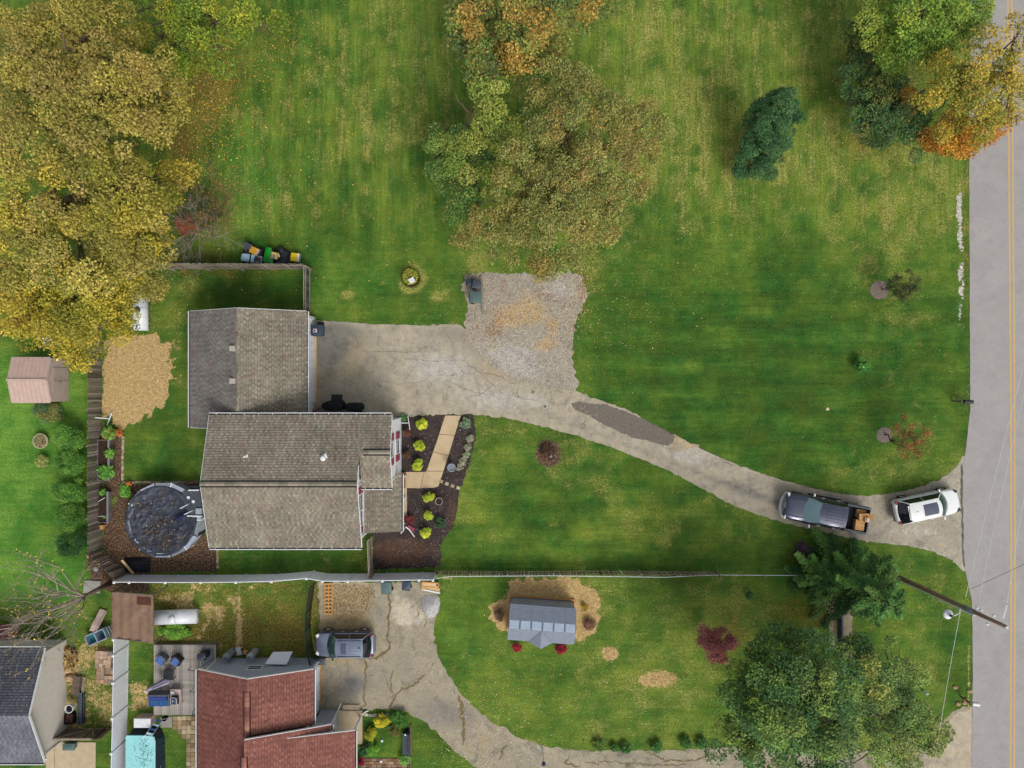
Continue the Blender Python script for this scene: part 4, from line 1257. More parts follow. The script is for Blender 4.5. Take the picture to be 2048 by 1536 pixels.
def garage():
    g = thing('garage', 'white garage with a grey shingle gable roof facing the wide driveway', 'garage', (-17.9, 1.0, 0))
    ze, zr = 2.8, 4.82
    xw, xr, xe = -21.83, -17.88, -13.95
    yn, ys = 4.94, -2.36
    roof_plane(g, (xe, yn, ze), (xe, ys, ze), (xr, yn, zr), GREY, M['shingle_grey'], 21)
    roof_plane(g, (xw, yn, ze), (xw, ys, ze), (xr, yn, zr), GREY_SHADED, M['shingle_grey'], 22)
    k = (zr - ze) / (xr - xw)
    roof_plane(g, (xw, ys, ze), (xw, -2.95, ze), (xw + 2.1, ys, ze + 2.1 * k), GREY_SHADED, M['shingle_grey'], 23)
    mb = MB()
    n = 24
    for i in range(n):
        y0 = yn + (ys - yn) * i / n; y1 = yn + (ys - yn) * (i + 1) / n + .006
        mb.add([(xr + .14, y0, zr - .05), (xr + .14, y1, zr - .05), (xr, y1, zr + .03), (xr, y0, zr + .03), (xr - .14, y0, zr - .05), (xr - .14, y1, zr - .05)], [(0, 1, 2, 3), (3, 2, 5, 4)])
    inv = world_m(g).inverted()
    mb.v = [tuple(inv @ Vector(v)) for v in mb.v]
    r2 = np.random.default_rng(2)
    me = mb.mesh('ridge_cap', M['shingle_grey']); set_tone(me, [np.array(lin(GREY[r2.integers(0, 6)])) / KC for i in range(len(me.polygons))])
    o = bpy.data.objects.new('ridge_cap', me); COL.objects.link(o); o.parent = g
    for (x, y) in ((466, 697), (466, 762)):
        p = at(x, y, 4.7)
        z0 = zr - abs(p.x - xr) * k
        MB().box((p.x, p.y, z0 + .09), (.32, .3, .12)).box((p.x, p.y, z0 + .17), (.4, .36, .04)).build('roof_vent', M['vent_tan'], g, w=True, bevel=.02)
    lap_wall(g, [(-2.6, 0), (4.66, 0), (4.66, 2.85), (-2.6, 2.85)], 'x', -14.22, 1, 'siding_white')
    lap_wall(g, [(-2.62, 0), (4.66, 0), (4.66, 2.85), (-2.62, 2.85)], 'x', -21.55, -1, 'siding_white')
    lap_wall(g, [(-21.55, 0), (-14.38, 0), (-14.38, 2.95), (xr, zr - .12), (-21.55, 2.95)], 'y', 4.68, 1, 'siding_white')
    lap_wall(g, [(-21.55, 0), (-19.4, 0), (-19.4, 3.6), (-21.55, 2.8)], 'y', -2.64, -1, 'siding_white')
    gutter(g, (xe, yn, ze), (xe, -2.0, ze), (1, 0, 0), hangers=7)
    gutter(g, (xw, yn, ze), (xw, -2.95, ze), (-1, 0, 0))
    for (p, q) in (((xw, yn + .017, ze), (xr, yn + .017, zr)), ((xe, yn + .017, ze), (xr, yn + .017, zr)), ((xw, -2.967, ze), (xw + 2.1, -2.967, ze + 2.1 * k))):
        MB().beam(Vector(p) + Vector((0, 0, -.07)), Vector(q) + Vector((0, 0, -.07)), .03, .16).build('rake_board', M['white_paint'], g, w=True)
    # overhead door with panels and tan weather strip at its foot
    d = MB().box((-14.20, 1.1, 1.1), (0.06, 4.9, 2.2)).build('garage_door', M['white_vinyl'], g, w=True)
    for i in range(4):
        for j in range(8):
            MB().box((-14.16, -1.05 + j * .612, .3 + i * .54), (.025, .5, .42)).build('door_panel', M['white_vinyl'], d, w=True, bevel=.008)
    MB().box((-14.12, 1.1, .05), (.2, 5.0, .1)).build('door_sill', M['wood_light'], g, w=True)
    MB().box((-14.16, 4.62, 1.4), (.1, .1, 2.75)).build('corner_board', M['white_paint'], g, w=True)
    MB().tube([(-13.9, 4.78, 2.68), (-14.12, 4.74, 2.4), (-14.12, 4.74, .1)], .04, 6).build('downspout', M['white_paint'], g, w=True)
    return g
garage()

def red_house():
    h = thing('house', 'house with red-brown shingle roof and grey-blue gable wall beside the cracked driveway', 'house', (-17.3, -25, 0))
    ze = 2.9; xw, xe, xr = -21.27, -13.45, -17.36; zr = 4.5
    yn = -19.33; yj = -23.07; yf = -34.0
    roof_plane(h, (xe, yn, ze), (xe, yj, ze), (xr, yn, zr), REDS, M['shingle_red'], 31, course=.17, tab=.2)
    roof_plane(h, (xw, yn, ze), (xw, yf, ze), (xr, yn, zr), RED_SHADED, M['shingle_red'], 32, course=.17, tab=.2)
    z2 = 5.0; x2 = -12.23
    roof_plane(h, (x2, yj, ze), (x2, -23.47, ze), (xr + .001, yj, z2), REDS, M['shingle_red'], 33, course=.17, tab=.2)
    k = (z2 - ze) / (x2 - xr)
    xk = -14.9; zk = ze + (x2 - xk) * k
    roof_plane(h, (xk, -23.47, zk), (xk, yf, zk), (xr, -23.47, z2), REDS, M['shingle_red'], 34, course=.17, tab=.2)
    roof_plane(h, (-10.64, -23.47, ze), (-10.64, yf, ze), (xk, -23.47, zk), REDS, M['shingle_red'], 35, course=.17, tab=.2)
    kw_ = (zr - ze) / (xr - xw)
    MB().add([(xr, yj, zr - .3), (xr, yf, zr - .3), (xr, yf, z2 - .03), (xr, yj, z2 - .03)], [(0, 1, 2, 3)]).build('ridge_face', M['siding_blue'], h, w=True)
    def cap(y0, y1, z, x=xr):
        mb = MB(); n = int(abs(y1 - y0) / .3)
        for i in range(n):
            a = y0 + (y1 - y0) * i / n; b = y0 + (y1 - y0) * (i + 1) / n + .006
            mb.add([(x + .17, a, z - .01), (x + .17, b, z - .01), (x, b, z + .06), (x, a, z + .06), (x - .17, a, z - .01), (x - .17, b, z - .01), (x + .17, a, z - .06), (x + .17, b, z - .06), (x - .17, a, z - .06), (x - .17, b, z - .06)],
                   [(0, 1, 2, 3), (3, 2, 5, 4), (6, 7, 1, 0), (4, 5, 9, 8)])
        inv = world_m(h).inverted(); mb.v = [tuple(inv @ Vector(v)) for v in mb.v]
        me = mb.mesh('ridge_vent', M['shingle_red']); T = []
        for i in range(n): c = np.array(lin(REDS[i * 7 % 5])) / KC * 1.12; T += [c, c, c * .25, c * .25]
        set_tone(me, T)
        o = bpy.data.objects.new('ridge_vent', me); COL.objects.link(o); o.parent = h
        for sg in (-1, 1): MB().beam((x + sg * .2, y0, z - .02), (x + sg * .2, y1, z - .02), .06, .05).build('vent_slot', M['rubber'], o, w=True)
    cap(-20.2, yj, zr); cap(-24.2, yf, z2)
    # walls
    lap_wall(h, [(-20.94, 0), (-13.86, 0), (-13.86, 2.95), (xr, zr - .1), (-20.94, 2.95)], 'y', -19.68, 1, 'slatewall')
    lap_wall(h, [(-33.9, 0), (-19.84, 0), (-19.84, 2.9), (-33.9, 2.9)], 'x', -20.94, -1, 'slatewall')
    lap_wall(h, [(-23.4, 0), (-19.84, 0), (-19.84, 2.9), (-23.4, 2.9)], 'x', -13.86, 1, 'siding_white')
    lap_wall(h, [(-13.7, 0), (-12.5, 0), (-12.5, 2.95), (-13.7, 3.3)], 'y', -23.4, 1, 'slatewall')
    lap_wall(h, [(-33.9, 0), (-23.56, 0), (-23.56, 3.0), (-33.9, 3.0)], 'x', -12.5, 1, 'slatewall')
    def trim(p, q, w=.03, hh=.17): MB().beam(Vector(p) + Vector((0, 0, -.05)), Vector(q) + Vector((0, 0, -.05)), w, hh).build('rake_board', M['white_paint'], h, w=True)
    trim((xw, yn + .02, ze), (xr, yn + .02, zr)); trim((xe, yn + .02, ze), (xr, yn + .02, zr))
    trim((x2, yj + .02, ze), (xr, yj + .02, z2)); trim((-10.64, -23.45, ze), (xk, -23.45, zk))
    gutter(h, (xe, yn, ze), (xe, yj, ze), (1, 0, 0)); gutter(h, (xw, yn, ze), (xw, yf, ze), (-1, 0, 0)); gutter(h, (x2, yj, ze), (x2, -23.45, ze), (1, 0, 0)); gutter(h, (-10.64, -23.47, ze), (-10.64, yf, ze), (1, 0, 0))
    # north gable window, open hatch panel
    window(h, -18.35, -17.3, -19.68, 0, 1.45, 2.15, 0, 1)
    mb = MB()
    q = [at(546, 1304, 1.05), at(585, 1303, 1.05), at(573, 1329, 1.62), at(530, 1328, 1.62)]
    MB().add(q + [p - Vector((0, .015, .05)) for p in q], [(3, 2, 1, 0), (4, 5, 6, 7), (0, 1, 5, 4), (1, 2, 6, 5), (2, 3, 7, 6), (3, 0, 4, 7)]).build('hatch_panel', M['white_vinyl'], h, w=True, fix=True)
    for p in q[:2]: MB().beam(p, (p.x * 1.0, -19.66, .75), .03, .03).build('hatch_stay', M['metal_grey'], h, w=True)
    # garage door on the driveway side + sill
    d = MB().box((-13.84, -21.4, 1.1), (.05, 2.7, 2.2)).build('garage_door', M['white_vinyl'], h, w=True)
    for i in range(4):
        for j in range(4):
            MB().box((-13.81, -22.4 + j * .66, .3 + i * .54), (.03, .54, .42)).build('door_panel', M['white_vinyl'], d, w=True)
    MB().box((-13.78, -21.4, .05), (.12, 3.2, .1)).build('door_sill', M['wood_tan'], h, w=True)
    # porch
    MB().box((-11.6, -24.6, .09), (1.75, 2.4, .18)).build('porch_floor', M['pad'] if False else M['concrete'], h, w=True, bevel=.02)
    MB().box((-11.55, -23.2, .05), (1.2, .38, .1)).build('porch_step', M['concrete'], h, w=True, bevel=.02)
    for y in (-23.85, -28.0, -32.0):
        MB().box((-10.85, y, 1.43), (.12, .12, 2.86)).build('porch_post', M['white_paint'], h, w=True)
    MB().tube([(-12.15, -23.25, 2.75), (-12.4, -23.32, 2.4), (-12.44, -23.32, .3), (-12.4, -23.2, .08), (-12.3, -22.9, .05)], .05, 6).build('downspout', M['white_paint'], h, w=True)
    MB().tube([(-10.5, -23.4, 2.75), (-10.72, -23.62, 2.4), (-10.72, -23.64, .3), (-10.5, -23.5, .08), (-10.3, -23.45, .05)], .05, 6).build('downspout', M['white_paint'], h, w=True)
    MB().tube([(-13.3, -19.3, 2.75), (-13.75, -19.75, 2.4), (-13.75, -19.75, .2), (-13.55, -19.68, .06)], .05, 6).build('downspout', M['white_paint'], h, w=True)
    MB().tube([(-21.1, -19.4, 2.7), (-20.98, -19.62, 2.3), (-20.98, -19.6, .2)], .05, 6).build('downspout', M['white_paint'], h, w=True)
    window(h, -12.5, 0, -25.1, -24.1, .9, 2.1, 1, 0)
    return h
red_house()

def dark_house():
    h = thing('house', 'cream-sided house with dark slate-grey shingle roof cut by the left edge', 'house', (-36, -21.8, 0))
    ze, zr = 2.8, 4.4; xe = -31.74; xw = -42.0; yn, yr, ys = -17.96, -21.78, -25.7
    roof_plane(h, (xe, yn, ze), (xw, yn, ze), (xe, yr, zr), SLATE, M['shingle_slate'], 41)
    roof_plane(h, (xe, ys, ze), (xw, ys, ze), (xe, yr, zr), ['7b7d86', '6f717a', '85878f', '666871'], M['shingle_slate'], 42)  # lighter tones than the north slope: sunlight painted into the shingles
    lap_wall(h, [(-25.3, 0), (-18.36, 0), (-18.36, 2.85), (yr, zr - .1), (-25.3, 2.85)], 'x', -32.0, 1, 'siding_cream')
    lap_wall(h, [(-42, 0), (-32.16, 0), (-32.16, 2.85), (-42, 2.85)], 'y', -18.36, 1, 'siding_cream')
    lap_wall(h, [(-42, 0), (-32.16, 0), (-32.16, 2.85), (-42, 2.85)], 'y', -25.3, -1, 'siding_cream')
    for p, q in (((xe + .017, yn, ze), (xe + .017, yr, zr)), ((xe + .017, ys, ze), (xe + .017, yr, zr))):
        MB().beam(Vector(p) + Vector((0, 0, -.06)), Vector(q) + Vector((0, 0, -.06)), .03, .18).build('rake_board', M['white_paint'], h, w=True)
    gutter(h, (xe, yn, ze), (xw, yn, ze), (0, 1, 0)); gutter(h, (xe, ys, ze), (xw, ys, ze), (0, -1, 0))
    MB().box((-35.2, yr, zr + .02), (1.3, .3, .06)).build('ridge_vent', M['ash_grey'], h, w=True)
    MB().tube([(-31.7, -25.55, 2.7), (-31.95, -25.35, 2.45), (-31.95, -25.3, .2), (-31.7, -25.1, .06), (-31.3, -24.9, .05)], .05, 6).build('downspout', M['white_paint'], h, w=True)
    return h
dark_house()

def tan_shed():
    s = thing('metal_shed', 'small pinkish-tan metal garden shed partly under the yellow tree on the left', 'shed', (-29.9, .2, 0))
    ze, zr = 1.95, 2.4; x0 = at(14, 760, zr).x; x1 = at(92, 760, zr).x; yn = at(0, 714, ze).y; ys = at(0, 806, ze).y; yr = (yn + ys) / 2
    sd2 = 1
    for (ya, nm) in ((yn, 'roof'), (ys, 'roof')):
        mb = MB()
        n = 9
        for i in range(n):
            a = x0 + (x1 - x0) * i / n; b = x0 + (x1 - x0) * (i + 1) / n
            m_ = a + (b - a) * .12
            for (p, q, dz) in ((a, m_, .03), (m_, b, 0)):
                mb.add([(p, ya, ze + dz), (q, ya, ze + dz), (q, yr, zr + dz), (p, yr, zr + dz), (p, ya, ze - .03), (q, ya, ze - .03), (q, yr, zr - .03), (p, yr, zr - .03)], [(0, 1, 2, 3), (7, 6, 5, 4), (0, 4, 5, 1), (1, 5, 6, 2), (3, 2, 6, 7), (0, 3, 7, 4)])
        mb.build('roof', M['tan_shed_roof'], s, w=True, fix=True)
    MB().box(((x0 + x1) / 2, yr, zr + .04), (x1 - x0 + .04, .16, .03)).build('ridge_cap', M['tan_shed_roof'], s, w=True)
    xe = at(138, 760).x - .02
    lap_wall(s, [(ys + .08, 0), (yn - .08, 0), (yn - .08, ze), (yr, zr - .05), (ys + .08, ze)], 'x', xe, 1, 'siding_tan', lap=.2)
    lap_wall(s, [(x0 + .08, 0), (xe - .17, 0), (xe - .17, ze), (x0 + .08, ze)], 'y', yn - .08, 1, 'siding_tan', lap=.2)
    lap_wall(s, [(x0 + .08, 0), (xe - .17, 0), (xe - .17, ze), (x0 + .08, ze)], 'y', ys + .08, -1, 'siding_tan', lap=.2)
    lap_wall(s, [(ys + .08, 0), (yn - .08, 0), (yn - .08, ze), (yr, zr - .05), (ys + .08, ze)], 'x', x0 + .08, -1, 'siding_tan', lap=.2)
    for y in (yr - .45, yr + .45):
        d = MB().box((xe + .025, y, .92), (.03, .86, 1.75)).build('door', M['siding_tan'], s, w=True)
        MB().box((xe + .06, y + (.3 if y < yr else -.3), 1.0), (.03, .04, .2)).build('handle', M['metal_grey'], d, w=True)
    return s
tan_shed()

def plastic_shed():
    s = thing('plastic_shed', 'grey panelled plastic shed with a row of pale skylights and a small entrance gable', 'shed', (2.07, -16.62, 0), math.radians(-4.2))
    W, D = 4.62, 2.5; ze, zr = 1.85, 2.55
    x0, x1 = -W / 2, W / 2
    yn, ys = D / 2, -D / 2
    ym = -0.2   # ridge sits towards the front so the back slope is long
    n = 6
    for i in range(n):
        a = x0 + W * i / n + .004; b = x0 + W * (i + 1) / n - .004
        f = 0.66
        mb = MB()
        def L(y0, z0, y1, z1, t): return (y0 + (y1 - y0) * t, z0 + (z1 - z0) * t)
        rows = 7
        for r in range(rows):
            t0, t1 = f * r / rows, f * (r + 1) / rows
            ya, za = L(yn, ze, ym, zr, t0); yb2, zb2 = L(yn, ze, ym, zr, t1)
            mb.add([(a, ya, za + .022), (b, ya, za + .022), (b, yb2, zb2 + .006), (a, yb2, zb2 + .006), (a, ya, za - .02), (b, ya, za - .02), (b, yb2, zb2 - .02), (a, yb2, zb2 - .02)], [(0, 1, 2, 3), (7, 6, 5, 4), (0, 4, 5, 1), (1, 5, 6, 2), (0, 3, 7, 4)])
        p = mb.build('roof_panel', M['shed_roof'], s, fix=True)
        mb = MB()
        for r in range(3):
            t0, t1 = f + (1 - f) * r / 3, f + (1 - f) * (r + 1) / 3
            ya, za = L(yn, ze, ym, zr, t0); yb2, zb2 = L(yn, ze, ym, zr, t1)
            mb.add([(a + .05, ya, za + .03), (b - .05, ya, za + .03), (b - .05, yb2, zb2 + .02), (a + .05, yb2, zb2 + .02), (a + .05, ya, za), (b - .05, ya, za)], [(0, 1, 2, 3), (4, 5, 1, 0)])
        mb.build('skylight', M['skylight'], p)
        mb = MB()
        yq, zq = L(yn, ze, ym, zr, f)
        mb.add([(a, yq, zq), (b, yq, zq), (b, ym, zr), (a, ym, zr)], [(0, 1, 2, 3)])
        for k in range(6):
            xa = a + (b - a) * k / 6; xb2 = a + (b - a) * (k + .8) / 6
            mb.add([(xa, ym, zr + .02), (xb2, ym, zr + .02), (xb2, ys, ze + .02), (xa, ys, ze + .02), (xa, ys, ze - .02), (xb2, ys, ze - .02)], [(3, 2, 1, 0), (4, 5, 2, 3)])
        mb.add([(a, ym, zr), (b, ym, zr), (b, ys, ze), (a, ys, ze)], [(3, 2, 1, 0)])
        mb.build('roof_panel', M['shed_roof'], s)
    # entrance gable
    mb = MB()
    gx = -0.02; hw = .82
    yt = ym - .06; zt = zr - .03; yo = ys - .3; zo = 2.28
    mb.add([(gx, yt, zt + .04), (gx, yo, zo + .04), (gx - hw, ys - .02, ze + .03), (gx + hw, ys - .02, ze + .03), (gx, yo, zo - .02), (gx - hw, ys - .02, ze - .03), (gx + hw, ys - .02, ze - .03)],
           [(0, 2, 1), (0, 1, 3), (1, 2, 5, 4), (3, 1, 4, 6)])
    mb.build('entrance_gable', M['shed_roof'], s)
    # walls with vertical ribs
    def ribwall(p, q, nrm, z):
        p, q = Vector(p), Vector(q); Ln = (q - p).length; k = int(Ln / .17); u = (q - p) / Ln; nn = Vector(nrm)
        mb = MB(); mb.beam(p + Vector((0, 0, z / 2)), q + Vector((0, 0, z / 2)), .06, z)
        for i in range(k):
            c2 = p + u * (Ln * (i + .5) / k) + nn * .04
            mb.beam(c2 + Vector((0, 0, .02)), c2 + Vector((0, 0, z - .01)), .02, Ln / k * .55, up=u)
        mb.build('wall', M['slatewall'], s)
    i_ = .1
    ribwall((x0 + i_, yn - i_, 0), (x1 - i_, yn - i_, 0), (0, 1, 0), ze)
    ribwall((x0 + i_, ys + i_, 0), (x1 - i_, ys + i_, 0), (0, -1, 0), ze)
    ribwall((x0 + i_, ys + i_, 0), (x0 + i_, yn - i_, 0), (-1, 0, 0), ze)
    ribwall((x1 - i_, ys + i_, 0), (x1 - i_, yn - i_, 0), (1, 0, 0), ze)
    for x in (x0 + i_, x1 - i_):
        MB().add([(x, yn - i_, ze), (x, ys + i_, ze), (x, ym, zr - .05)], [(0, 1, 2)]).build('gable', M['slatewall'], s)
    for sx in (-1, 1):
        d = MB().box((gx + sx * .42, ys + .05, .92), (.8, .05, 1.75)).build('door', M['slatewall'], s)
        MB().box((gx + sx * .1, ys + .0, .95), (.04, .06, .25)).build('handle', M['black_plastic'], d)
    MB().box((0, yn + .05, .07), (W + .1, .09, .14)).box((x0 - .03, 0, .07), (.09, D, .14)).box((x1 + .03, 0, .07), (.09, D, .14)).build('base_frame', M['wood_tan'], s)
    return s
plastic_shed()
# ================================================================== FENCES
def board_fence(name, label, pts, h, bw, m, tones_, lean=(0, 0), gap=.012, side=1, rails=2, posts=2.4, seed=0, th=.022, tilt=0.0, gaps=(), hv=.03, postm='wood_weather', bm='board', cap=False):
    """every board is an object of its own; pts are base points in metres"""
    r = random.Random(seed)
    p0 = Vector(pts[0] + (0,)) if len(pts[0]) == 2 else Vector(pts[0])
    t = thing(name, label, 'fence', p0)
    meshes = []
    for c in tones_:
        for hh in (h - hv, h, h + hv * .6):
            mb = MB(); w = bw - gap
            mb.prism([(-w / 2, -th / 2), (w / 2, -th / 2), (w / 2, th / 2), (-w / 2, th / 2)], 0, hh)
            meshes.append(tone_mesh(mb, 'board', M[bm], np.array(lin(c)) / KC))
    for i in range(len(pts) - 1):
        a = Vector((pts[i][0], pts[i][1], 0)); b = Vector((pts[i + 1][0], pts[i + 1][1], 0))
        L = (b - a).length; u = (b - a) / L; nn = Vector((-u.y, u.x, 0)) * side
        n = int(L / bw); ang = math.atan2(u.y, u.x)
        lx, ly = lean
        for k in range(n):
            if r.random() < (gaps[i] if i < len(gaps) else 0): continue
            c = a + u * (k + .5) * (L / n) - p0
            R = Euler((ly + r.gauss(0, .006), lx + r.gauss(0, .01 + tilt), ang))
            inst('board', r.choice(meshes), t, (c.x, c.y, .03 + r.uniform(-.02, .02)), R)
        mb = MB()
        for j in range(rails):
            z = h * (.18 + .64 * j / max(1, rails - 1))
            sh = Vector((-u.y, u.x, 0)) * (-math.sin(ly) * z)
            o_ = nn * (th / 2 + .022)
            MB().beam(a - p0 + o_ + sh + Vector((0, 0, z)), b - p0 + o_ + sh + Vector((0, 0, z)), .04, .085).build('rail', M[postm], t)
        if cap:
            sh = Vector((-u.y, u.x, 0)) * (-math.sin(ly) * h)
            MB().beam(a - p0 + sh + Vector((0, 0, h + .05)), b - p0 + sh + Vector((0, 0, h + .05)), .07, .03).build('cap_rail', M[postm], t)
        np_ = max(1, int(L / posts))
        for k in range(np_ + 1):
            c = a + u * L * k / np_ - p0 + nn * (.085)
            e = c + Vector((-u.y, u.x, 0)) * (-math.sin(ly) * (h + .05)) + Vector((0, 0, h + .05))
            MB().beam(c, e, .09, .09, up=u).build('post', M[postm], t)
    return t
GW = ['8d8577', '9a9284', '7d7568', '857b6c', 'a39b8d', '746b5f']
BW = ['857b70', '96897c', '6c6259', 'a3978a', '7b7068', '5f564f']
DW = ['63605c', '56524e', '726e68', '4b4744', '7e7a74']
f = board_fence('wooden_fence', 'weathered brown board fence running down the left side past the raised beds', [(-29.45, 8.3), (-29.45, -11.9), (-27.55, -13.55)], 1.68, .17, 'board', BW, side=-1, seed=3, tilt=.014, posts=2.5, gap=.035)
f = board_fence('wooden_fence', 'long grey board fence with slanted braces behind the parked mowers', [(-14.55, 8.22), (-29.4, 8.3)], 1.66, .15, 'board', GW, side=1, seed=4, lean=(0, .075), posts=2.5)
for px in (300, 352, 422, 490, 554):
    c = at(px, 541); 
    MB().beam((c.x, c.y - .02, .02), (c.x - .50, c.y + .14, 1.5), .09, .05).build('brace', M['wood_weather'], f, w=True)
board_fence('wooden_fence', 'short grey slatted fence section between the long fence corner and the garage', [(-14.47, 8.22), (-14.47, 4.75)], 1.62, .16, 'board', DW, side=1, seed=5, cap=True, gap=.045)
board_fence('picket_fence', 'narrow grey picket fence from the porch corner down to the white vinyl fence', [(at(743, 1072).x, at(743, 1072).y), (at(746, 1146).x, at(746, 1146).y)], 1.45, .15, 'board', GW, side=1, seed=6, cap=True, gap=.045)
# old picket fence east of the vinyl fence
old = board_fence('picket_fence', 'old brown picket fence crossing the lawn towards the spruce', [(at(872, 1142).x, at(872, 1142).y), (at(1010, 1143).x, at(1010, 1143).y), (at(1200, 1142).x, at(1200, 1142).y), (at(1432, 1144).x, at(1432, 1144).y)], 1.05, .19, 'board', ['94826a', '7d6c58', 'a8957a', '6e6150', 'b39c7c', '8a7a68'], side=1, seed=7, gap=.06, tilt=.03, gaps=(.02, .02, .04), cap=False)
mb = MB(); mb.tube([at(872, 1157, 1.2), at(900, 1153, 1.15), at(1005, 1152, 1.1), at(1105, 1151.5, 1.1), at(1224, 1153, 1.1), at(1330, 1154.5, 1.1), at(1400, 1151, 1.0), at(1440, 1150, .95), at(1600, 1151, .9)], .022, 6)
mb.build('top_rail', M['white_vinyl'], old, w=True)
for px in (1030, 1225, 1432, 1520, 1598):
    c = at(px, 1144); MB().beam((c.x, c.y - .12, 0), (c.x, c.y - .12, 1.1), .06, .06).build('post', M['wood_weather'], old, w=True)

def vinyl_fence(label, tops_px, h, seed=0):
    pts = [at(x, y, h) for x, y in tops_px]
    t = thing('vinyl_fence', label, 'fence', (pts[0].x, pts[0].y, 0))
    o = Vector((pts[0].x, pts[0].y, 0))
    mbp = MB(); mbp.box((0, 0, h / 2 + .03), (.12, .12, h + .06))
    pm = mbp.mesh('post', M['lamp_white'])  # separate white from the panels imitates light on the post faces
    mbc = MB(); mbc.add([(-.085, -.085, 0), (.085, -.085, 0), (.085, .085, 0), (-.085, .085, 0), (-.085, -.085, .035), (.085, -.085, .035), (.085, .085, .035), (-.085, .085, .035), (0, 0, .09)],
                        [(0, 1, 5, 4), (1, 2, 6, 5), (2, 3, 7, 6), (3, 0, 4, 7), (4, 5, 8), (5, 6, 8), (6, 7, 8), (7, 4, 8)])
    cm = mbc.mesh('post_cap', M['white_vinyl'])
    for p in pts:
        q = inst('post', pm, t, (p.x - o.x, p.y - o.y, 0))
        inst('post_cap', cm, q, (0, 0, h + .06))
    for a, b in zip(pts[:-1], pts[1:]):
        a = Vector((a.x, a.y, 0)) - o; b = Vector((b.x, b.y, 0)) - o
        u = (b - a).normalized(); nn = Vector((-u.y, u.x, 0))
        a2 = a + u * .065; b2 = b - u * .065
        L = (b2 - a2).length; n = max(1, int(L / .29))
        mb = MB()
        for i in range(n):
            p = a2 + u * (L * i / n + .004); q = a2 + u * (L * (i + 1) / n - .004)
            mb.beam(p + Vector((0, 0, h * .5)), q + Vector((0, 0, h * .5)), .022, h - .2)
        pn = mb.build('panel', M['white_vinyl'], t)
        for z in (.1, h - .05):
            MB().beam(a2 + Vector((0, 0, z)), b2 + Vector((0, 0, z)), .05, .15 if z < 1 else .1).build('rail', M['white_vinyl'], t)
    return t
vinyl_fence('long white vinyl privacy fence between the two neighbouring back yards', [(229, 1164.5), (259, 1164.5), (331, 1165), (402, 1165), (472, 1164.5), (543, 1163), (613, 1157), (645, 1162.5), (696, 1162.5), (765, 1161.5), (838, 1160), (866, 1160)], 1.9)
vinyl_fence('white vinyl fence running south between the dark-roofed house and the grey deck', [(227.5, 1279), (227, 1311), (226, 1366), (225, 1437), (223, 1507), (221, 1580)], 1.95)

# black metal fence with slats beside the grey car
def slat_fence():
    pts = [(626, 1166), (619, 1215), (617, 1250), (621, 1290), (629, 1318)]
    w = [(at(x + 4, y).x, at(x + 4, y).y) for x, y in pts]
    t = thing('metal_fence', 'black metal slat fence curving past the nose of the grey car', 'fence', (w[0][0], w[0][1], 0))
    o = Vector((w[0][0], w[0][1], 0)); h = 1.5
    mb = MB(); mb.box((0, 0, h / 2), (.035, .035, h)); sm = mb.mesh('picket', M['black_plastic'])
    for a, b in zip(w[:-1], w[1:]):
        a = Vector(a + (0,)) - o; b = Vector(b + (0,)) - o
        n = int((b - a).length / .135)
        for i in range(n):
            c = a.lerp(b, (i + .5) / n); inst('picket', sm, t, c)
        for z in (.15, h - .12, h):
            MB().beam(a + Vector((0, 0, z)), b + Vector((0, 0, z)), .05, .04).build('rail', M['black_plastic'], t)
        MB().box(a + Vector((0, 0, h / 2 + .04)), (.08, .08, h + .08)).build('post', M['black_plastic'], t)
    return t
slat_fence()

# timber gate between dark house and vinyl fence
def timber_gate():
    a = at(131, 1456); b = at(224, 1456)
    t = thing('timber_gate', 'weathered timber gate with diagonal braces beside the cream wall', 'gate', (a.x, a.y, 0)); h = 1.55
    L = b.x - a.x
    n = int(L / .15)
    mb = MB(); mb.box((0, 0, h / 2), (.14, .02, h)); mm = [tone_mesh(mb, 'board', M['board'], np.array(lin(c)) / KC) for c in ['6f6250', '7d6f5b', '62563f', '857763']]
    for i in range(n): inst('board', random.choice(mm), t, ((i + .5) * L / n, -.04, 0), (0, random.gauss(0, .01), 0))
    def bm(p, q, w=.09, d=.05): mb = MB(); mb.beam(p, q, d, w, up=(0, 0, 1) if abs(p[2] - q[2]) < .9 or abs(p[0] - q[0]) > .5 else (1, 0, 0)); return mb.build('brace', M['wood_weather'], t)
    bm((.05, .03, h), (L * .83, .03, h - .02)); bm((.3, .02, .12), (L - .1, .02, .12))
    bm((.35, .03, h - .12), (L * .62, .03, .2)); bm((L * .62, .03, .2), (L * .58, .03, h - .1)); bm((L * .62, .03, .2), (L * .86, .03, h - .1))
    for x in (.0, L * .86, L):
        MB().box((x, .02, h / 2 + .05), (.11, .11, h + .1)).build('post', M['wood_brown'], t)
    MB().beam((.0, -.02, h + .03), (L * .86, -.02, h + .03), .13, .06).build('cap_rail', M['wood_weather'], t)
timber_gate()

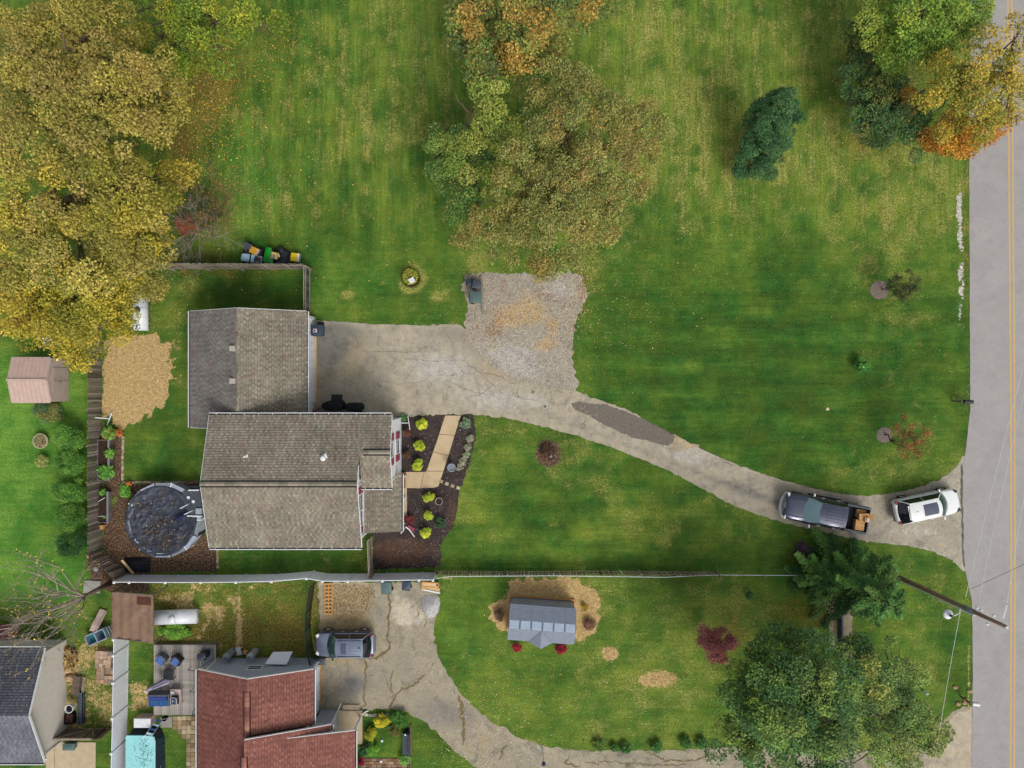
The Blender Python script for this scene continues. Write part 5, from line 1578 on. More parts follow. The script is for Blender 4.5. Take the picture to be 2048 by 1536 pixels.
# ================================================================== VEHICLES
def wheel(parent, x, y, r, w, side, rim='chrome'):
    mb = MB()
    prof = [(r * .62, -w / 2), (r * .93, -w / 2), (r, -w * .35), (r, w * .35), (r * .93, w / 2), (r * .62, w / 2)]
    n = 20; vs = []; fs = []
    for (rr, yy) in prof:
        for j in range(n):
            a = 2 * math.pi * j / n; vs.append((x + rr * math.cos(a), y + yy, r + rr * math.sin(a)))
    for i in range(len(prof) - 1):
        for j in range(n): fs.append((i * n + j, i * n + (j + 1) % n, (i + 1) * n + (j + 1) % n, (i + 1) * n + j))
    mb.add(vs, fs)
    wh = mb.build('wheel', M['rubber'], parent, smooth=True, fix=True)
    mb = MB(); yo = y + side * w * .42
    mb.tube([(x, y - w * .3, r), (x, yo - side * .03, r)], r * .63, 18)
    for j in range(5):
        a = 2 * math.pi * j / 5 + .3
        mb.beam((x, yo, r), (x + math.cos(a) * r * .6, yo, r + math.sin(a) * r * .6), .05, .02, up=(0, 1, 0))
    mb.tube([(x, yo - side * .03, r), (x, yo + side * .015, r)], r * .15, 10)
    mb.build('rim', M[rim], wh)
    return wh

def body_loft(st):
    """st: (x, hw, zlow, zsh, ztop)"""
    mb = MB(); k = None
    for (x, hw, zl, zs, zt) in st:
        half = [(0, zl), (hw * .8, zl), (hw * .97, zl + .14), (hw, (zl + zs) / 2 + .05), (hw * .965, zs - .03), (hw * .88, zs + (zt - zs) * .55), (hw * .5, zt - .01), (0, zt)]
        ring = [(x, y, z) for y, z in half] + [(x, -y, z) for y, z in half[-2:0:-1]]
        k = len(ring); mb.v += ring
    n = len(st)
    for i in range(n - 1):
        for j in range(k):
            mb.f.append((i * k + j, i * k + (j + 1) % k, (i + 1) * k + (j + 1) % k, (i + 1) * k + j))
    mb.f.append(tuple(range(k))); mb.f.append(tuple((n - 1) * k + j for j in range(k))[::-1])
    return mb

def lerp(a, b, t): return a + (b - a) * t

def cabin(t, P, paint, ws, gl, bowf=.22, bowft=.10, bowr=.12, bowrt=.08, crown=.05, pillars=True, roofname='roof', windows=2):
    """P: zb, zr, xbf, xrf, xbr, xrr, wb, wr"""
    zb, zr, xbf, xrf, xbr, xrr, wb, wr = P
    def fr(u, v):
        s = 2 * u - 1
        B = Vector((xbf + bowf * (1 - s * s), s * wb, zb)); T_ = Vector((xrf + bowft * (1 - s * s), s * wr, zr + crown * (1 - s * s)))
        p = B.lerp(T_, v); p.z += .05 * math.sin(math.pi * v); return p
    def re(u, v):
        s = 1 - 2 * u
        B = Vector((xbr - bowr * (1 - s * s), s * wb, zb)); T_ = Vector((xrr - bowrt * (1 - s * s), s * wr, zr + crown * (1 - s * s)))
        p = B.lerp(T_, v); p.z += .04 * math.sin(math.pi * v); return p
    MB().patch(fr, 10, 4).build('windshield', M[ws], t, smooth=True)
    MB().patch(re, 10, 4).build('rear_window', M[gl], t, smooth=True)
    for sd in (-1, 1):
        def sdp(u, v):
            x0 = lerp(xbr, xbf, u); x1 = lerp(xrr, xrf, u)
            y = lerp(wb, wr, v) + .025 * math.sin(math.pi * v)
            return Vector((lerp(x0, x1, v), sd * y, lerp(zb, zr, v)))
        MB().patch(sdp, 12, 4).build('side_window', M[gl], t, smooth=True)
        # pillars
        mb = MB()
        for u in ([0, 1] + [.5] * (windows > 1) + [.25] * (windows > 2)):
            mb.tube([sdp(u, v / 4) + Vector((0, sd * .004, .004)) for v in range(5)], .035 if u in (0, 1) else .022, 6)
        mb.tube([sdp(i / 12, 1) + Vector((0, sd * .005, .0)) for i in range(13)], .032, 6)
        mb.tube([sdp(i / 12, 0) for i in range(13)], .025, 6)
        mb.build('pillar', M[paint], t, smooth=True)
    def rf(u, v):
        s = 2 * u - 1
        x = lerp(xrf + bowft * (1 - s * s), xrr - bowrt * (1 - s * s), v)
        return Vector((x, s * wr * (1 + .02 * math.sin(math.pi * v)), zr + crown * (1 - s * s) + .05 * math.sin(math.pi * v) + .008))
    r = MB().patch(lambda u, v: rf(1 - u, v), 12, 12).build(roofname, M[paint], t, smooth=True)
    return r, rf

def lights(t, x, y, z, sz, m, name, rz=0.0):
    mb = MB(); mb.box((x, y, z), sz, rz); return mb.build(name, M[m], t, bevel=min(sz) * .25)

def mirror(t, x, y, z, sd, m):
    mb = MB(); mb.box((x, y + sd * .10, z), (.12, .22, .15)); mb.beam((x + .03, y - sd * .05, z - .05), (x, y + sd * .05, z - .02), .05, .05)
    return mb.build('mirror', M[m], t, bevel=.03)

def white_suv():
    c = at(1853, 1012, .7)
    t = thing('parked_car', 'white crossover with a dark panoramic sunroof at the mouth of the driveway', 'car', (c.x, c.y, .016), math.radians(11.5))
    L = 4.75
    st = [(-2.38, .55, .42, .78, .84), (-2.33, .80, .32, .95, 1.02), (-2.1, .90, .26, 1.02, 1.06), (-1.45, .93, .24, 1.03, 1.05), (-.4, .925, .22, 1.0, 1.02), (.6, .925, .22, .98, 1.0), (1.1, .93, .22, .95, 1.0), (1.6, .92, .24, .90, .98), (2.0, .86, .26, .82, .90), (2.25, .72, .30, .72, .80), (2.37, .45, .36, .62, .68)]
    b = body_loft(st).build('body', M['paint_white'], t, smooth=True, sub=2, fix=True)
    r, rf = cabin(t, (1.0, 1.60, 1.02, .42, -2.12, -1.62, .82, .62), 'paint_white', 'windshield_green', 'glass_black', bowf=.3, bowft=.14, bowr=.14, bowrt=.10)
    MB().patch(lambda u, v: rf(.82 - .64 * u, .12 + .46 * v) + Vector((0, 0, .012)), 6, 6).build('sunroof', M['sunroof'], r, smooth=True)
    MB().beam((-1.3, .0, 1.70), (-1.12, 0, 1.715), .04, .05).build('antenna', M['paint_white'], r)
    for sx in (1.42, -1.42):
        for sd in (-1, 1): wheel(t, sx, sd * .82, .35, .23, sd)
    for sd in (-1, 1):
        mirror(t, .88, sd * .88, 1.05, sd, 'paint_white')
        lights(t, -2.20, sd * .72, .98, (.22, .26, .10), 'tail_red', 'tail_light', sd * .45)
        lights(t, 2.08, sd * .68, .82, (.3, .2, .06), 'glass_black', 'headlight', -sd * .5)
        for x in (.15, -.95): lights(t, x, sd * .935, .86, (.2, .03, .04), 'paint_white', 'door_handle')
        mb = MB()
        for x in (1.0, -.05, -1.05): mb.beam((x, sd * .928, .4), (x - .1, sd * .915, .97), .012, .01)
        mb.build('door_seam', M['black_plastic'], t)
    lights(t, -2.37, 0, .6, (.08, 1.3, .16), 'grey_plastic', 'bumper_strip'); lights(t, 2.37, 0, .48, (.06, .9, .18), 'black_plastic', 'grille')
    MB().beam((-1.72, -.5, 1.60), (-1.72, .5, 1.60), .12, .03).build('spoiler', M['paint_white'], t)
white_suv()

def grey_car():
    t = thing('parked_car', 'blue-grey hatchback facing the black slat fence on the cracked driveway', 'car', (-11.82, -18.4, .015), math.radians(180))
    st = [(-2.12, .55, .42, .80, .90), (-2.06, .78, .32, 1.0, 1.06), (-1.85, .87, .26, 1.03, 1.07), (-1.25, .90, .24, 1.04, 1.05), (-.3, .895, .22, 1.0, 1.02), (.5, .895, .22, .99, 1.0), (1.0, .90, .22, .97, 1.02), (1.5, .88, .24, .92, 1.0), (1.82, .81, .28, .84, .93), (2.02, .66, .32, .76, .84), (2.12, .45, .36, .66, .72)]
    b = body_loft(st).build('body', M['paint_grey'], t, smooth=True, sub=2, fix=True)
    for sd in (-1, 1):
        mb = MB()
        mb.patch(lambda u, v: Vector((lerp(-1.75, 1.55, u if sd > 0 else 1 - u), sd * (.905 + .022 * math.sin(math.pi * v)), lerp(.34, .92, v))), 10, 3)
        mb.build('side_panel', M['paint_maroon_dark'], t, smooth=True)
    r, rf = cabin(t, (1.02, 1.58, .98, .42, -1.82, -1.40, .80, .63), 'paint_grey', 'windshield_green', 'glass_black', bowf=.22, bowft=.08, bowr=.14, bowrt=.06)
    MB().patch(lambda u, v: rf(.80 - .6 * u, .20 + .20 * v) + Vector((0, 0, .012)), 5, 4).build('sunroof', M['sunroof'], r, smooth=True)
    for i in range(5):
        mb = MB(); u = .2 + .15 * i
        mb.tube([rf(u, .46), rf(u, .7), rf(u, .93)], .014, 5); mb.build('roof_rib', M['paint_grey'], r)
    for u in (.07, .93):
        MB().tube([rf(u, .06), rf(u, .1) + Vector((0, 0, .05)), rf(u, .9) + Vector((0, 0, .05)), rf(u, .95)], .02, 6).build('roof_rail', M['black_plastic'], r)
    mb = MB(); q = rf(.45, .86); mb.add([q + Vector((-.1, 0, .01)), q + Vector((.08, .03, .01)), q + Vector((.08, -.03, .01)), q + Vector((-.08, 0, .1))], [(0, 1, 3), (1, 2, 3), (2, 0, 3)]); mb.build('antenna', M['black_plastic'], r)
    for sx in (1.28, -1.30):
        for sd in (-1, 1): wheel(t, sx, sd * .83, .33, .21, sd)
    for sd in (-1, 1):
        mirror(t, .80, sd * .84, 1.06, sd, 'black_plastic')
        lights(t, -1.96, sd * .70, .98, (.2, .24, .16), 'tail_red', 'tail_light', sd * .5)
        lights(t, 1.90, sd * .62, .86, (.26, .22, .06), 'lamp_white', 'headlight', -sd * .6)
        for x in (.1, -.85): lights(t, x, sd * .92, .84, (.18, .03, .04), 'chrome', 'door_handle')
    lights(t, -2.12, 0, .62, (.07, 1.1, .2), 'paint_maroon_dark', 'bumper'); lights(t, 2.13, 0, .5, (.06, .8, .16), 'black_plastic', 'grille')
grey_car()

def pickup():
    c = at(1648.5, 1024.5, .8)
    t = thing('pickup_truck', 'black crew-cab pickup truck with cardboard boxes piled in its bed', 'truck', (c.x, c.y, .016), math.radians(169.2))
    # hood and cab lower body
    st = [(2.92, .55, .55, .95, 1.0), (2.88, .86, .5, 1.08, 1.12), (2.6, .97, .44, 1.12, 1.20), (1.9, .99, .42, 1.14, 1.23), (1.3, .98, .4, 1.15, 1.22), (.3, .98, .4, 1.15, 1.2), (-.8, .98, .4, 1.15, 1.2), (-1.26, .98, .42, 1.15, 1.2), (-1.30, .96, .46, 1.13, 1.18)]
    body_loft(st).build('body', M['paint_black'], t, smooth=True, sub=1, fix=True)
    for y in (-.62, .62):
        MB().tube([(2.6, y * .92, 1.215), (2.0, y, 1.24), (1.45, y * 1.02, 1.235)], .02, 5).build('hood_crease', M['paint_black'], t)
    r, rf = cabin(t, (1.18, 1.86, 1.42, .68, -1.26, -1.12, .88, .70), 'paint_black', 'windshield', 'glass_black', bowf=.24, bowft=.12, bowr=.02, bowrt=.02)
    for i in range(5):
        mb = MB(); u = .2 + .15 * i
        mb.tube([rf(u, .22), rf(u, .6), rf(u, .95)], .016, 5); mb.build('roof_rib', M['paint_black'], r)
    # bed: floor, side walls, tailgate, rails
    MB().box((-2.13, 0, .72), (1.66, 1.56, .06)).build('bed_floor', M['bed_liner'], t)
    for sd in (-1, 1):
        mb = MB()
        prof = [(.78, .45), (.98, .5), (1.0, .8), (.99, 1.1), (.95, 1.2), (.80, 1.2), (.78, .72)]
        n = len(prof); vs = []
        for x in (-1.33, -2.0, -2.7, -2.98):
            k = 1 if x > -2.9 else .965
            vs += [(x, sd * y * k, z) for y, z in prof]
        fs = [tuple(range(n)), tuple(3 * n + j for j in range(n))[::-1]]
        for i in range(3):
            for j in range(n): fs.append((i * n + j, i * n + (j + 1) % n, (i + 1) * n + (j + 1) % n, (i + 1) * n + j))
        mb.add(vs, fs); w_ = mb.build('bed_side', M['paint_black'], t, fix=True, bevel=.015)
        MB().box((-2.15, sd * .865, 1.212), (1.62, .13, .03)).build('bed_rail', M['grey_plastic'], w_, bevel=.008)
        mb = MB()
        mb.lathe((0, 0, 0), [(0, 0), (0.01, 0)], 4)
        for x in (1.95, -2.0): wheel(t, x, sd * .86, .41, .27, sd)
        mirror(t, 1.12, sd * 1.0, 1.28, sd, 'chrome')
        for x in (.35, -.75): lights(t, x, sd * .995, 1.0, (.24, .04, .07), 'chrome', 'door_handle')
        lights(t, 2.78, sd * .78, 1.02, (.16, .34, .18), 'lamp_white', 'headlight', -sd * .35)
        lights(t, -2.96, sd * .88, .98, (.06, .14, .32), 'tail_red', 'tail_light')
        MB().tube([(1.2, sd * 1.03, .36), (-1.2, sd * 1.03, .36)], .06, 8).build('side_step', M['black_plastic'], t)
    MB().box((-2.97, 0, .93), (.08, 1.6, .56)).build('tailgate', M['paint_black'], t, bevel=.02)
    MB().box((-1.32, 0, .95), (.05, 1.56, .5)).build('bed_front', M['bed_liner'], t)
    MB().patch(lambda u, v: Vector((3.08 - .28 * (2 * u - 1) ** 2 + .03 * (1 - v), lerp(-.92, .92, u), .42 + .24 * v)), 12, 2).patch(lambda u, v: Vector((3.11 - .28 * (2 * u - 1) ** 2 - .16 * v, lerp(-.92, .92, u), .66 + .01 * v)), 12, 1).build('front_bumper', M['chrome'], t, smooth=True)
    g = MB().patch(lambda u, v: Vector((3.02 - .16 * (2 * u - 1) ** 2 - .12 * v, lerp(-.66, .66, u), .80 + .26 * v)), 10, 2).build('grille', M['chrome'], t)
    for i in range(11):
        y = -.5 + i * .1; MB().box((3.0 - .14 * (y / .66) ** 2, y, .94), (.09, .045, .17)).build('grille_opening', M['black_plastic'], g)
    MB().box((-3.08, 0, .55), (.18, 1.8, .16)).build('rear_bumper', M['chrome'], t, bevel=.03)
    # boxes in the bed (things of their own)
    m = world_m(t)
    def box_(name, lab, loc, d, rz, flap, mat='cardboard'):
        w_ = m @ Vector(loc)
        o = thing(name, lab, 'box', w_, math.radians(169.2) + rz, group='boxes in the truck bed')
        x, y, z = d
        mb = MB()
        for q in ((x / 2, 0, .01, y, 0), (-x / 2, 0, .01, y, 0)): mb.box((q[0], 0, z / 2), (.012, y, z))
        for sgn in (-1, 1): mb.box((0, sgn * y / 2, z / 2), (x, .012, z))
        mb.box((0, 0, .02), (x, y, .02)); mb.build('carton', M[mat], o)
        MB().box((0, 0, z - .012), (x * .99, y * .99, .012)).build('lid', M[mat], o)
        MB().box((0, 0, z + .002), (x * .98, .06, .006)).build('tape', M['wood_light'], o)
        if flap:
            MB().beam((-x / 2, 0, z), (-x / 2 - .3, 0, z + .12), y * .95, .01).build('flap', M[mat], o)
    box_('cardboard_box', 'brown cardboard box lying flat at the front side of the truck bed pile', (-2.45, .38, .76), (.62, .72, .42), .05, False)
    box_('cardboard_box', 'open cardboard box with raised flaps on top of the truck bed pile', (-2.55, -.22, .98), (.66, .50, .36), .2, True)
    box_('cardboard_box', 'small tan box with a white label at the tailgate of the truck', (-2.72, -.1, 1.345), (.32, .34, .16), .12, False)
    q = m @ Vector((-2.5, -.42, .76)); 
    o = thing('cardboard_box', 'brown cardboard box under the open one in the truck bed', 'box', q, math.radians(172), group='boxes in the truck bed')
    MB().box((0, 0, .105), (.7, .55, .21)).build('carton', M['cardboard'], o, bevel=.01)
    q = m @ Vector((-2.72, -.1, 1.515)); o = thing('paper_label', 'white printed paper lying on the top cardboard box of the truck', 'paper', q, math.radians(175))
    s_ = MB().box((0, 0, .004), (.2, .22, .006)).build('sheet', M['white_paint'], o)
    MB().box((.06, 0, .009), (.05, .2, .004)).box((-.03, 0, .009), (.03, .14, .004)).build('print', M['black_plastic'], o)
pickup()
# ================================================================== YARD OBJECTS
def pool():
    c = Vector((-24.42, -9.52, 0)); R = 2.5; h = 1.28
    t = thing('swimming_pool', 'round above-ground pool under a sagging navy winter cover strewn with leaves', 'pool', c)
    n = 14
    for i in range(n):
        a0 = 2 * math.pi * i / n; a1 = 2 * math.pi * (i + 1) / n
        mb = MB()
        k = 4
        for j in range(k):
            b0 = a0 + (a1 - a0) * j / k; b1 = a0 + (a1 - a0) * (j + 1) / k
            mb.add([(R * math.cos(b), R * math.sin(b), z) for b, z in ((b0, 0), (b1, 0), (b1, h), (b0, h))], [(0, 1, 2, 3)])
        mb.build('wall_panel', M['slatewall'], t)
        q = [(rr * math.cos(a), rr * math.sin(a)) for a, rr in ((a0 + .012, R - .12), (a1 - .012, R - .12), (a1 - .012, R + .16), (a0 + .012, R + .16))]
        MB().prism(q, h, h + .04).build('top_rail', M['ash_grey'] if i % 2 else M['siding_blue'], t)
        MB().box((math.cos(a0) * (R + .07), math.sin(a0) * (R + .07), h / 2), (.09, .14, h), a0).box((math.cos(a0) * (R + .02), math.sin(a0) * (R + .02), h + .045), (.32, .07, .03), a0).build('upright', M['black_plastic'] if i % 3 else M['lamp_white'], t)
    # cover
    g = np.random.default_rng(4)
    mb = MB(); NR, NA = 40, 120
    def zc(r, a):
        x, y = r * math.cos(a), r * math.sin(a)
        rr = r / 2.42
        z = h + .075 - .20 * (1 - rr ** 2) ** 0.8 if rr < 1 else h + .075
        nn = float(fbm(np.array([x * 1.1 + 5]), np.array([y * 1.1 + 7]), 12, 4)[0]) - .5
        n2_ = float(fbm(np.array([x * 2.6]), np.array([y * 2.6]), 31, 3)[0]) - .5
        cr = max(0, 1 - abs(n2_) * 14) * .10 + max(0, 1 - abs(math.sin(1.9 * x + 2.6 * y + 7 * nn)) * 5) * .06 + .2 * nn + .03 * abs(math.sin(9 * a + 6 * nn)) * rr
        return z + cr * (.35 + .65 * min(1, (1.02 - rr) * 5 + .2))
    off = (-.16, -.06)
    for i in range(NR + 1):
        r = 2.42 * i / NR
        for j in range(NA):
            a = 2 * math.pi * j / NA
            mb.v.append((off[0] + r * math.cos(a), off[1] + r * math.sin(a), zc(max(r, .001), a)))
    for dz, rr in ((-.03, 2.50), (-.22, 2.60), (-.5, 2.63)):
        for j in range(NA):
            a = 2 * math.pi * j / NA
            # drape only on the west and south
            k = max(0.12, min(1, .5 - .9 * math.cos(a - .55)))
            mb.v.append((off[0] + (2.42 + (rr - 2.42) * min(1, k * 1.2)) * math.cos(a), off[1] + (2.42 + (rr - 2.42) * min(1, k * 1.2)) * math.sin(a), h + .07 + dz * k + .015 * math.sin(17 * a)))
    for i in range(NR + 3):
        for j in range(NA):
            j2 = (j + 1) % NA
            mb.f.append((i * NA + j, (i + 1) * NA + j, (i + 1) * NA + j2, i * NA + j2))
    q = NT('pool_cover'); n1 = q.noise(1.3, 5, 0.65, 0.8); n2 = q.noise(6, 3, .6)
    col = q.ramp(n1, [(0.3, C('262a34')), (0.48, C('343a47')), (0.6, C('434a58')), (0.75, C('5a5458'))]); col = q.mix(col, C('3d3229'), q.math('MULTIPLY', q.smooth(q.noise(1.1, 6, .75), .54, .62), .85))
    q.bump(n2, .3, .02)
    cv = mb.build('cover', q.out(col, .5, .4), t, smooth=True)
    MB().tube([(off[0] + 2.62 * math.cos(a), off[1] + 2.62 * math.sin(a), h - .12) for a in np.linspace(1.8, 5.6, 40)], .012, 5).build('cable', M['black_plastic'], t)
    # deck platform on the house side with two hatch rings, hand rails
    w = lambda x, y, z=0: at(x, y, z) - c
    a_, b_ = w(361, 983, 1.3), w(404, 1038, 1.3)
    mb = MB()
    pl = [w(x, y, 1.33) for x, y in ((369, 981), (399, 981), (403, 1000), (406, 1032), (385, 1036), (369, 1010), (360, 992))]
    mb.prism([(p.x, p.y) for p in pl], h + .045, h + .10); mb.build('deck', M['grey_plastic'], t)
    for (x, y) in ((375.5, 995.5), (385.5, 1003.5)):
        p = w(x, y, 1.5); MB().lathe((p.x, p.y, h + .10), [(.10, 0), (.115, .05), (.08, .07), (.045, .05), (.04, .03)], 14).build('hatch_ring', M['lamp_white'], t)
    for (p0, p1) in (((363, 1016), (378, 1008)), ((371, 1028), (386, 1021))):
        mb = MB(); p, q2 = w(*p0, 1.5), w(*p1, 1.5); mb.tube([(p.x, p.y, h + .05), (p.x, p.y, h + .42), (q2.x, q2.y, h + .48), (q2.x, q2.y, h + .05)], .03, 7); mb.build('hand_rail', M['lamp_white'], t)
    p = w(398, 1022, 1.4); MB().box((p.x, p.y, .75), (.42, .42, 1.5)).build('step_box', M['slatewall'], t, bevel=.03)
    for (p0, p1) in (((374, 1032), (404, 1033)), ((376, 980.5), (398, 980.5))):
        mb = MB(); p, q2 = w(*p0, 1.45), w(*p1, 1.45); mb.beam((p.x, p.y, h + .14), (q2.x, q2.y, h + .14), .09, .06); mb.build('step_tread', M['lamp_white'], t)
    p, q2 = w(380, 977, 1.2), w(398, 973, 1.2)
    MB().box(((p.x + q2.x) / 2, (p.y + q2.y) / 2, .6), (.55, .2, 1.2)).build('filter_box', M['grey_plastic'], t, bevel=.04)
    # leaf litter on the cover
    N = 700
    gg = np.random.default_rng(8); P_ = []
    for (x, y, s, k) in ((300, 1065, 9, 150), (330, 1085, 16, 200), (322, 1045, 12, 150), (290, 1010, 10, 60), (345, 1070, 20, 140)):
        for _ in range(k):
            px, py = x + gg.normal(0, s), y + gg.normal(0, s * .6)
            p = w(px, py, 1.25); d = math.hypot(p.x - off[0], p.y - off[1])
            if d < 2.3: P_.append((p.x, p.y, zc(d, math.atan2(p.y - off[1], p.x - off[0])) + .012))
    pal = np.array([lin(x) for x in ('3f332b', '54422f', '352b26', '8a7048', '473a30', 'b0a080')]) / KC
    o = quads('leaf_litter', np.array(P_), gg.uniform(.06, .13, len(P_)), pal[gg.choice(6, len(P_), p=[.3, .25, .2, .08, .12, .05])], M['fallen'], t, tilt=.2, aspect=.7); o['kind'] = 'stuff'
    u = thing('umbrella', 'folded dark blue umbrella lying on the edge of the pool cover', 'umbrella', at(358, 1036, 1.35))
    m0 = at(346, 1041, 1.38) - at(358, 1036, 1.35); m1 = at(373, 1028, 1.38) - at(358, 1036, 1.35)
    mb = MB(); mb.tube([(m0.x, m0.y, .06), ((m0.x + m1.x) / 2, (m0.y + m1.y) / 2, .12), (m1.x * .8, m1.y * .8, .15), (m1.x, m1.y, .14)], [.04, .13, .17, .1], 9)
    mb.build('canopy', nmat('navy', '1c2550', '141b3c', 6, .7), u)
    MB().tube([(m0.x * 1.25, m0.y * 1.25, .03), (m1.x * 1.6, m1.y * 1.6, .14)], .02, 6).build('shaft', M['chrome'], u)
pool()

# red hose by the pool, wrapped near the wall
t = thing('garden_hose', 'coiled dark red hose at the pool edge near the house wall', 'hose', at(383, 972))
MB().tube([(math.cos(a * .9) * (.3 + .01 * a), math.sin(a * .9) * (.22 + .006 * a), .03 + .004 * a) for a in np.linspace(0, 26, 90)], .022, 5).build('hose', M['shutter'], t)

# edging pavers
def edging(name, label, pts, n, sz, m='paver', seed=0):
    r = random.Random(seed)
    a, b = Vector(at(*pts[0])), Vector(at(*pts[1]))
    t = thing(name, label, 'edging', a)
    cols = ['b8a888', 'a89878', 'c4b594', '998a6e', 'ae9c80']
    ms = []
    for c in cols:
        mb = MB(); mb.box((0, 0, sz[2] / 2), sz); ms.append(tone_mesh(mb, 'paver', M[m], np.array(lin(c)) / KC))
    u = (b - a); ang = math.atan2(u.y, u.x)
    for i in range(n):
        p = u * ((i + .5) / n)
        inst('paver', r.choice(ms), t, (p.x + r.gauss(0, .01), p.y + r.gauss(0, .015), r.uniform(0, .02)), (r.gauss(0, .03), r.gauss(0, .03), ang + r.gauss(0, .04)))
    return t
edging('paver_edging', 'row of tan edging pavers between the back lawn and the pool bed', ((246, 964.5), (396, 964.5)), 18, (.27, .17, .09), seed=1)
edging('paver_edging', 'short row of edging pavers beside the raised garden bed', ((247, 872), (246, 960)), 13, (.23, .16, .08), seed=2)
edging('paver_edging', 'short upright row of edging pavers at the south-west house corner', ((436, 1097), (436, 1136)), 7, (.19, .16, .08), seed=3)
edging('stepping_stones', 'four small pale stepping stones in the dark mulch', ((877, 961), (922, 978)), 4, (.26, .22, .05), seed=4)

# raised beds
def raised_bed(label, x0, x1, y0, y1, h=.55):
    a, b = at(x0, y0), at(x1, y1)
    t = thing('raised_bed', label, 'planter', ((a.x + b.x) / 2, (a.y + b.y) / 2, 0))
    W, D = b.x - a.x, a.y - b.y
    for sx in (-1, 1):
        for k in range(3):
            MB().box((sx * W / 2, 0, h * (k + .5) / 3), (.045, D, h / 3 - .008)).build('plank', M['wood_grey'], t)
        MB().box((sx * W / 2, 0, h + .015), (.13, D + .1, .03)).build('cap', M['ash_grey'], t)
    for sy in (-1, 1):
        for k in range(3):
            MB().box((0, sy * D / 2, h * (k + .5) / 3), (W - .05, .045, h / 3 - .008)).build('plank', M['wood_grey'], t)
    MB().patch(lambda u, v: Vector(((u - .5) * (W - .05), (v - .5) * (D - .05), h - .1 + .06 * (float(fbm(np.array([u * 9]), np.array([v * 9]), 3, 2)[0]) - .5))), 10, 20).build('soil', M['soil'], t)
    return t
raised_bed('grey plank raised bed full of leafy tomato plants next to the fence', 203, 226, 879, 958)
raised_bed('grey plank raised bed of bare soil south of the leafy one', 200, 224, 982, 1042)
mb = MB(); t = thing('wood_block', 'short pale wood block at the foot of the bare raised bed', 'wood', at(204, 1053)); mb.box((0, 0, .15), (.45, .3, .3)); mb.build('block', M['wood_tan'], t, bevel=.02)
for (lab, p, q) in (('white stake lying across the bare raised bed', (197, 1003), (210, 995)), ('second white stake at the south end of the bare raised bed', (198, 1033), (209, 1032)), ('thin white stake beside the leafy raised bed', (187, 947), (196, 946))):
    a, b = at(*p, .6), at(*q, .6); t = thing('garden_stake', lab, 'stake', a); MB().tube([(0, 0, .0), b - a], .02, 5).build('stick', M['white_vinyl'], t)
# white T pole
a = at(220, 837.5, .1); t = thing('clothes_post', 'white T-shaped clothes post leaning against the brown fence', 'post', (a.x, a.y, 0))
mb = MB(); e = at(184, 834.5, 1.0); mb.tube([(0, 0, .1), (e.x - a.x, e.y - a.y, 1.0)], .045, 8); mb.build('pole', M['white_vinyl'], t)
mb = MB(); p, q = at(223.5, 825, .1), at(214.5, 850, .1); mb.tube([(p.x - a.x, p.y - a.y, .1), (q.x - a.x, q.y - a.y, .1)], .045, 8); mb.build('cross_bar', M['white_vinyl'], t)

def tank(name, label, p, L, r, ang, dome=True, legs=True, mat='tank_white'):
    t = thing(name, label, 'tank', p, ang)
    mb = MB(); k = 10; pts = []; rs = []
    for i in range(k + 1):
        a = math.pi / 2 * i / k; pts.append((-L / 2 + r * .75 * (1 - math.sin(a)), 0, r + .18)); rs.append(max(.01, r * math.cos(math.pi / 2 - a)))
    q = list(zip(pts, rs)); q2 = [((-p_[0], 0, p_[2]), s) for p_, s in q[::-1]]
    pts = [p_ for p_, s in q + q2]; rs = [s for p_, s in q + q2]
    mb.tube(pts, rs, 22); mb.build('vessel', M[mat], t, smooth=True)
    MB().lathe((-.05, 0, 2 * r + .16), [(.24, 0), (.24, .1), (.2, .17), (.08, .2), (.01, .205)], 18).build('valve_dome', M['lamp_white'] if dome else M['grey_plastic'], t, smooth=True)
    for x in (-L * .3, L * .3):
        MB().box((x, 0, .12), (.15, r * 1.4, .25)).build('foot', M['concrete_grey'], t)
    MB().tube([(.1 + .02, r * math.cos(a) * 1.008, r + .18 + r * math.sin(a) * 1.008) for a in np.linspace(-.4, 3.6, 18)], .012, 4).build('band', M['metal_grey'], t)
    return t
p = at(281, 620, .7); tank('propane_tank', 'white propane tank with leaf-shaded top at the edge of the yellow tree', (p.x, p.y, 0), 2.9, .5, math.radians(90), dome=False)
p = at(352, 1234, .7); tank('propane_tank', 'white propane tank above a green hedge beside the brown tarp roof', (p.x, p.y, 0), 3.0, .5, math.radians(2))
p = at(105, 678, .5); t = thing('storage_box', 'white box mostly hidden by the lower edge of the yellow tree', 'box', (p.x, p.y, 0), .1)
MB().box((0, 0, .5), (.7, .9, 1.0)).build('body', M['tank_white'], t, bevel=.05); MB().box((0, 0, 1.03), (.78, .98, .07)).build('lid', M['lamp_white'], t, bevel=.02)

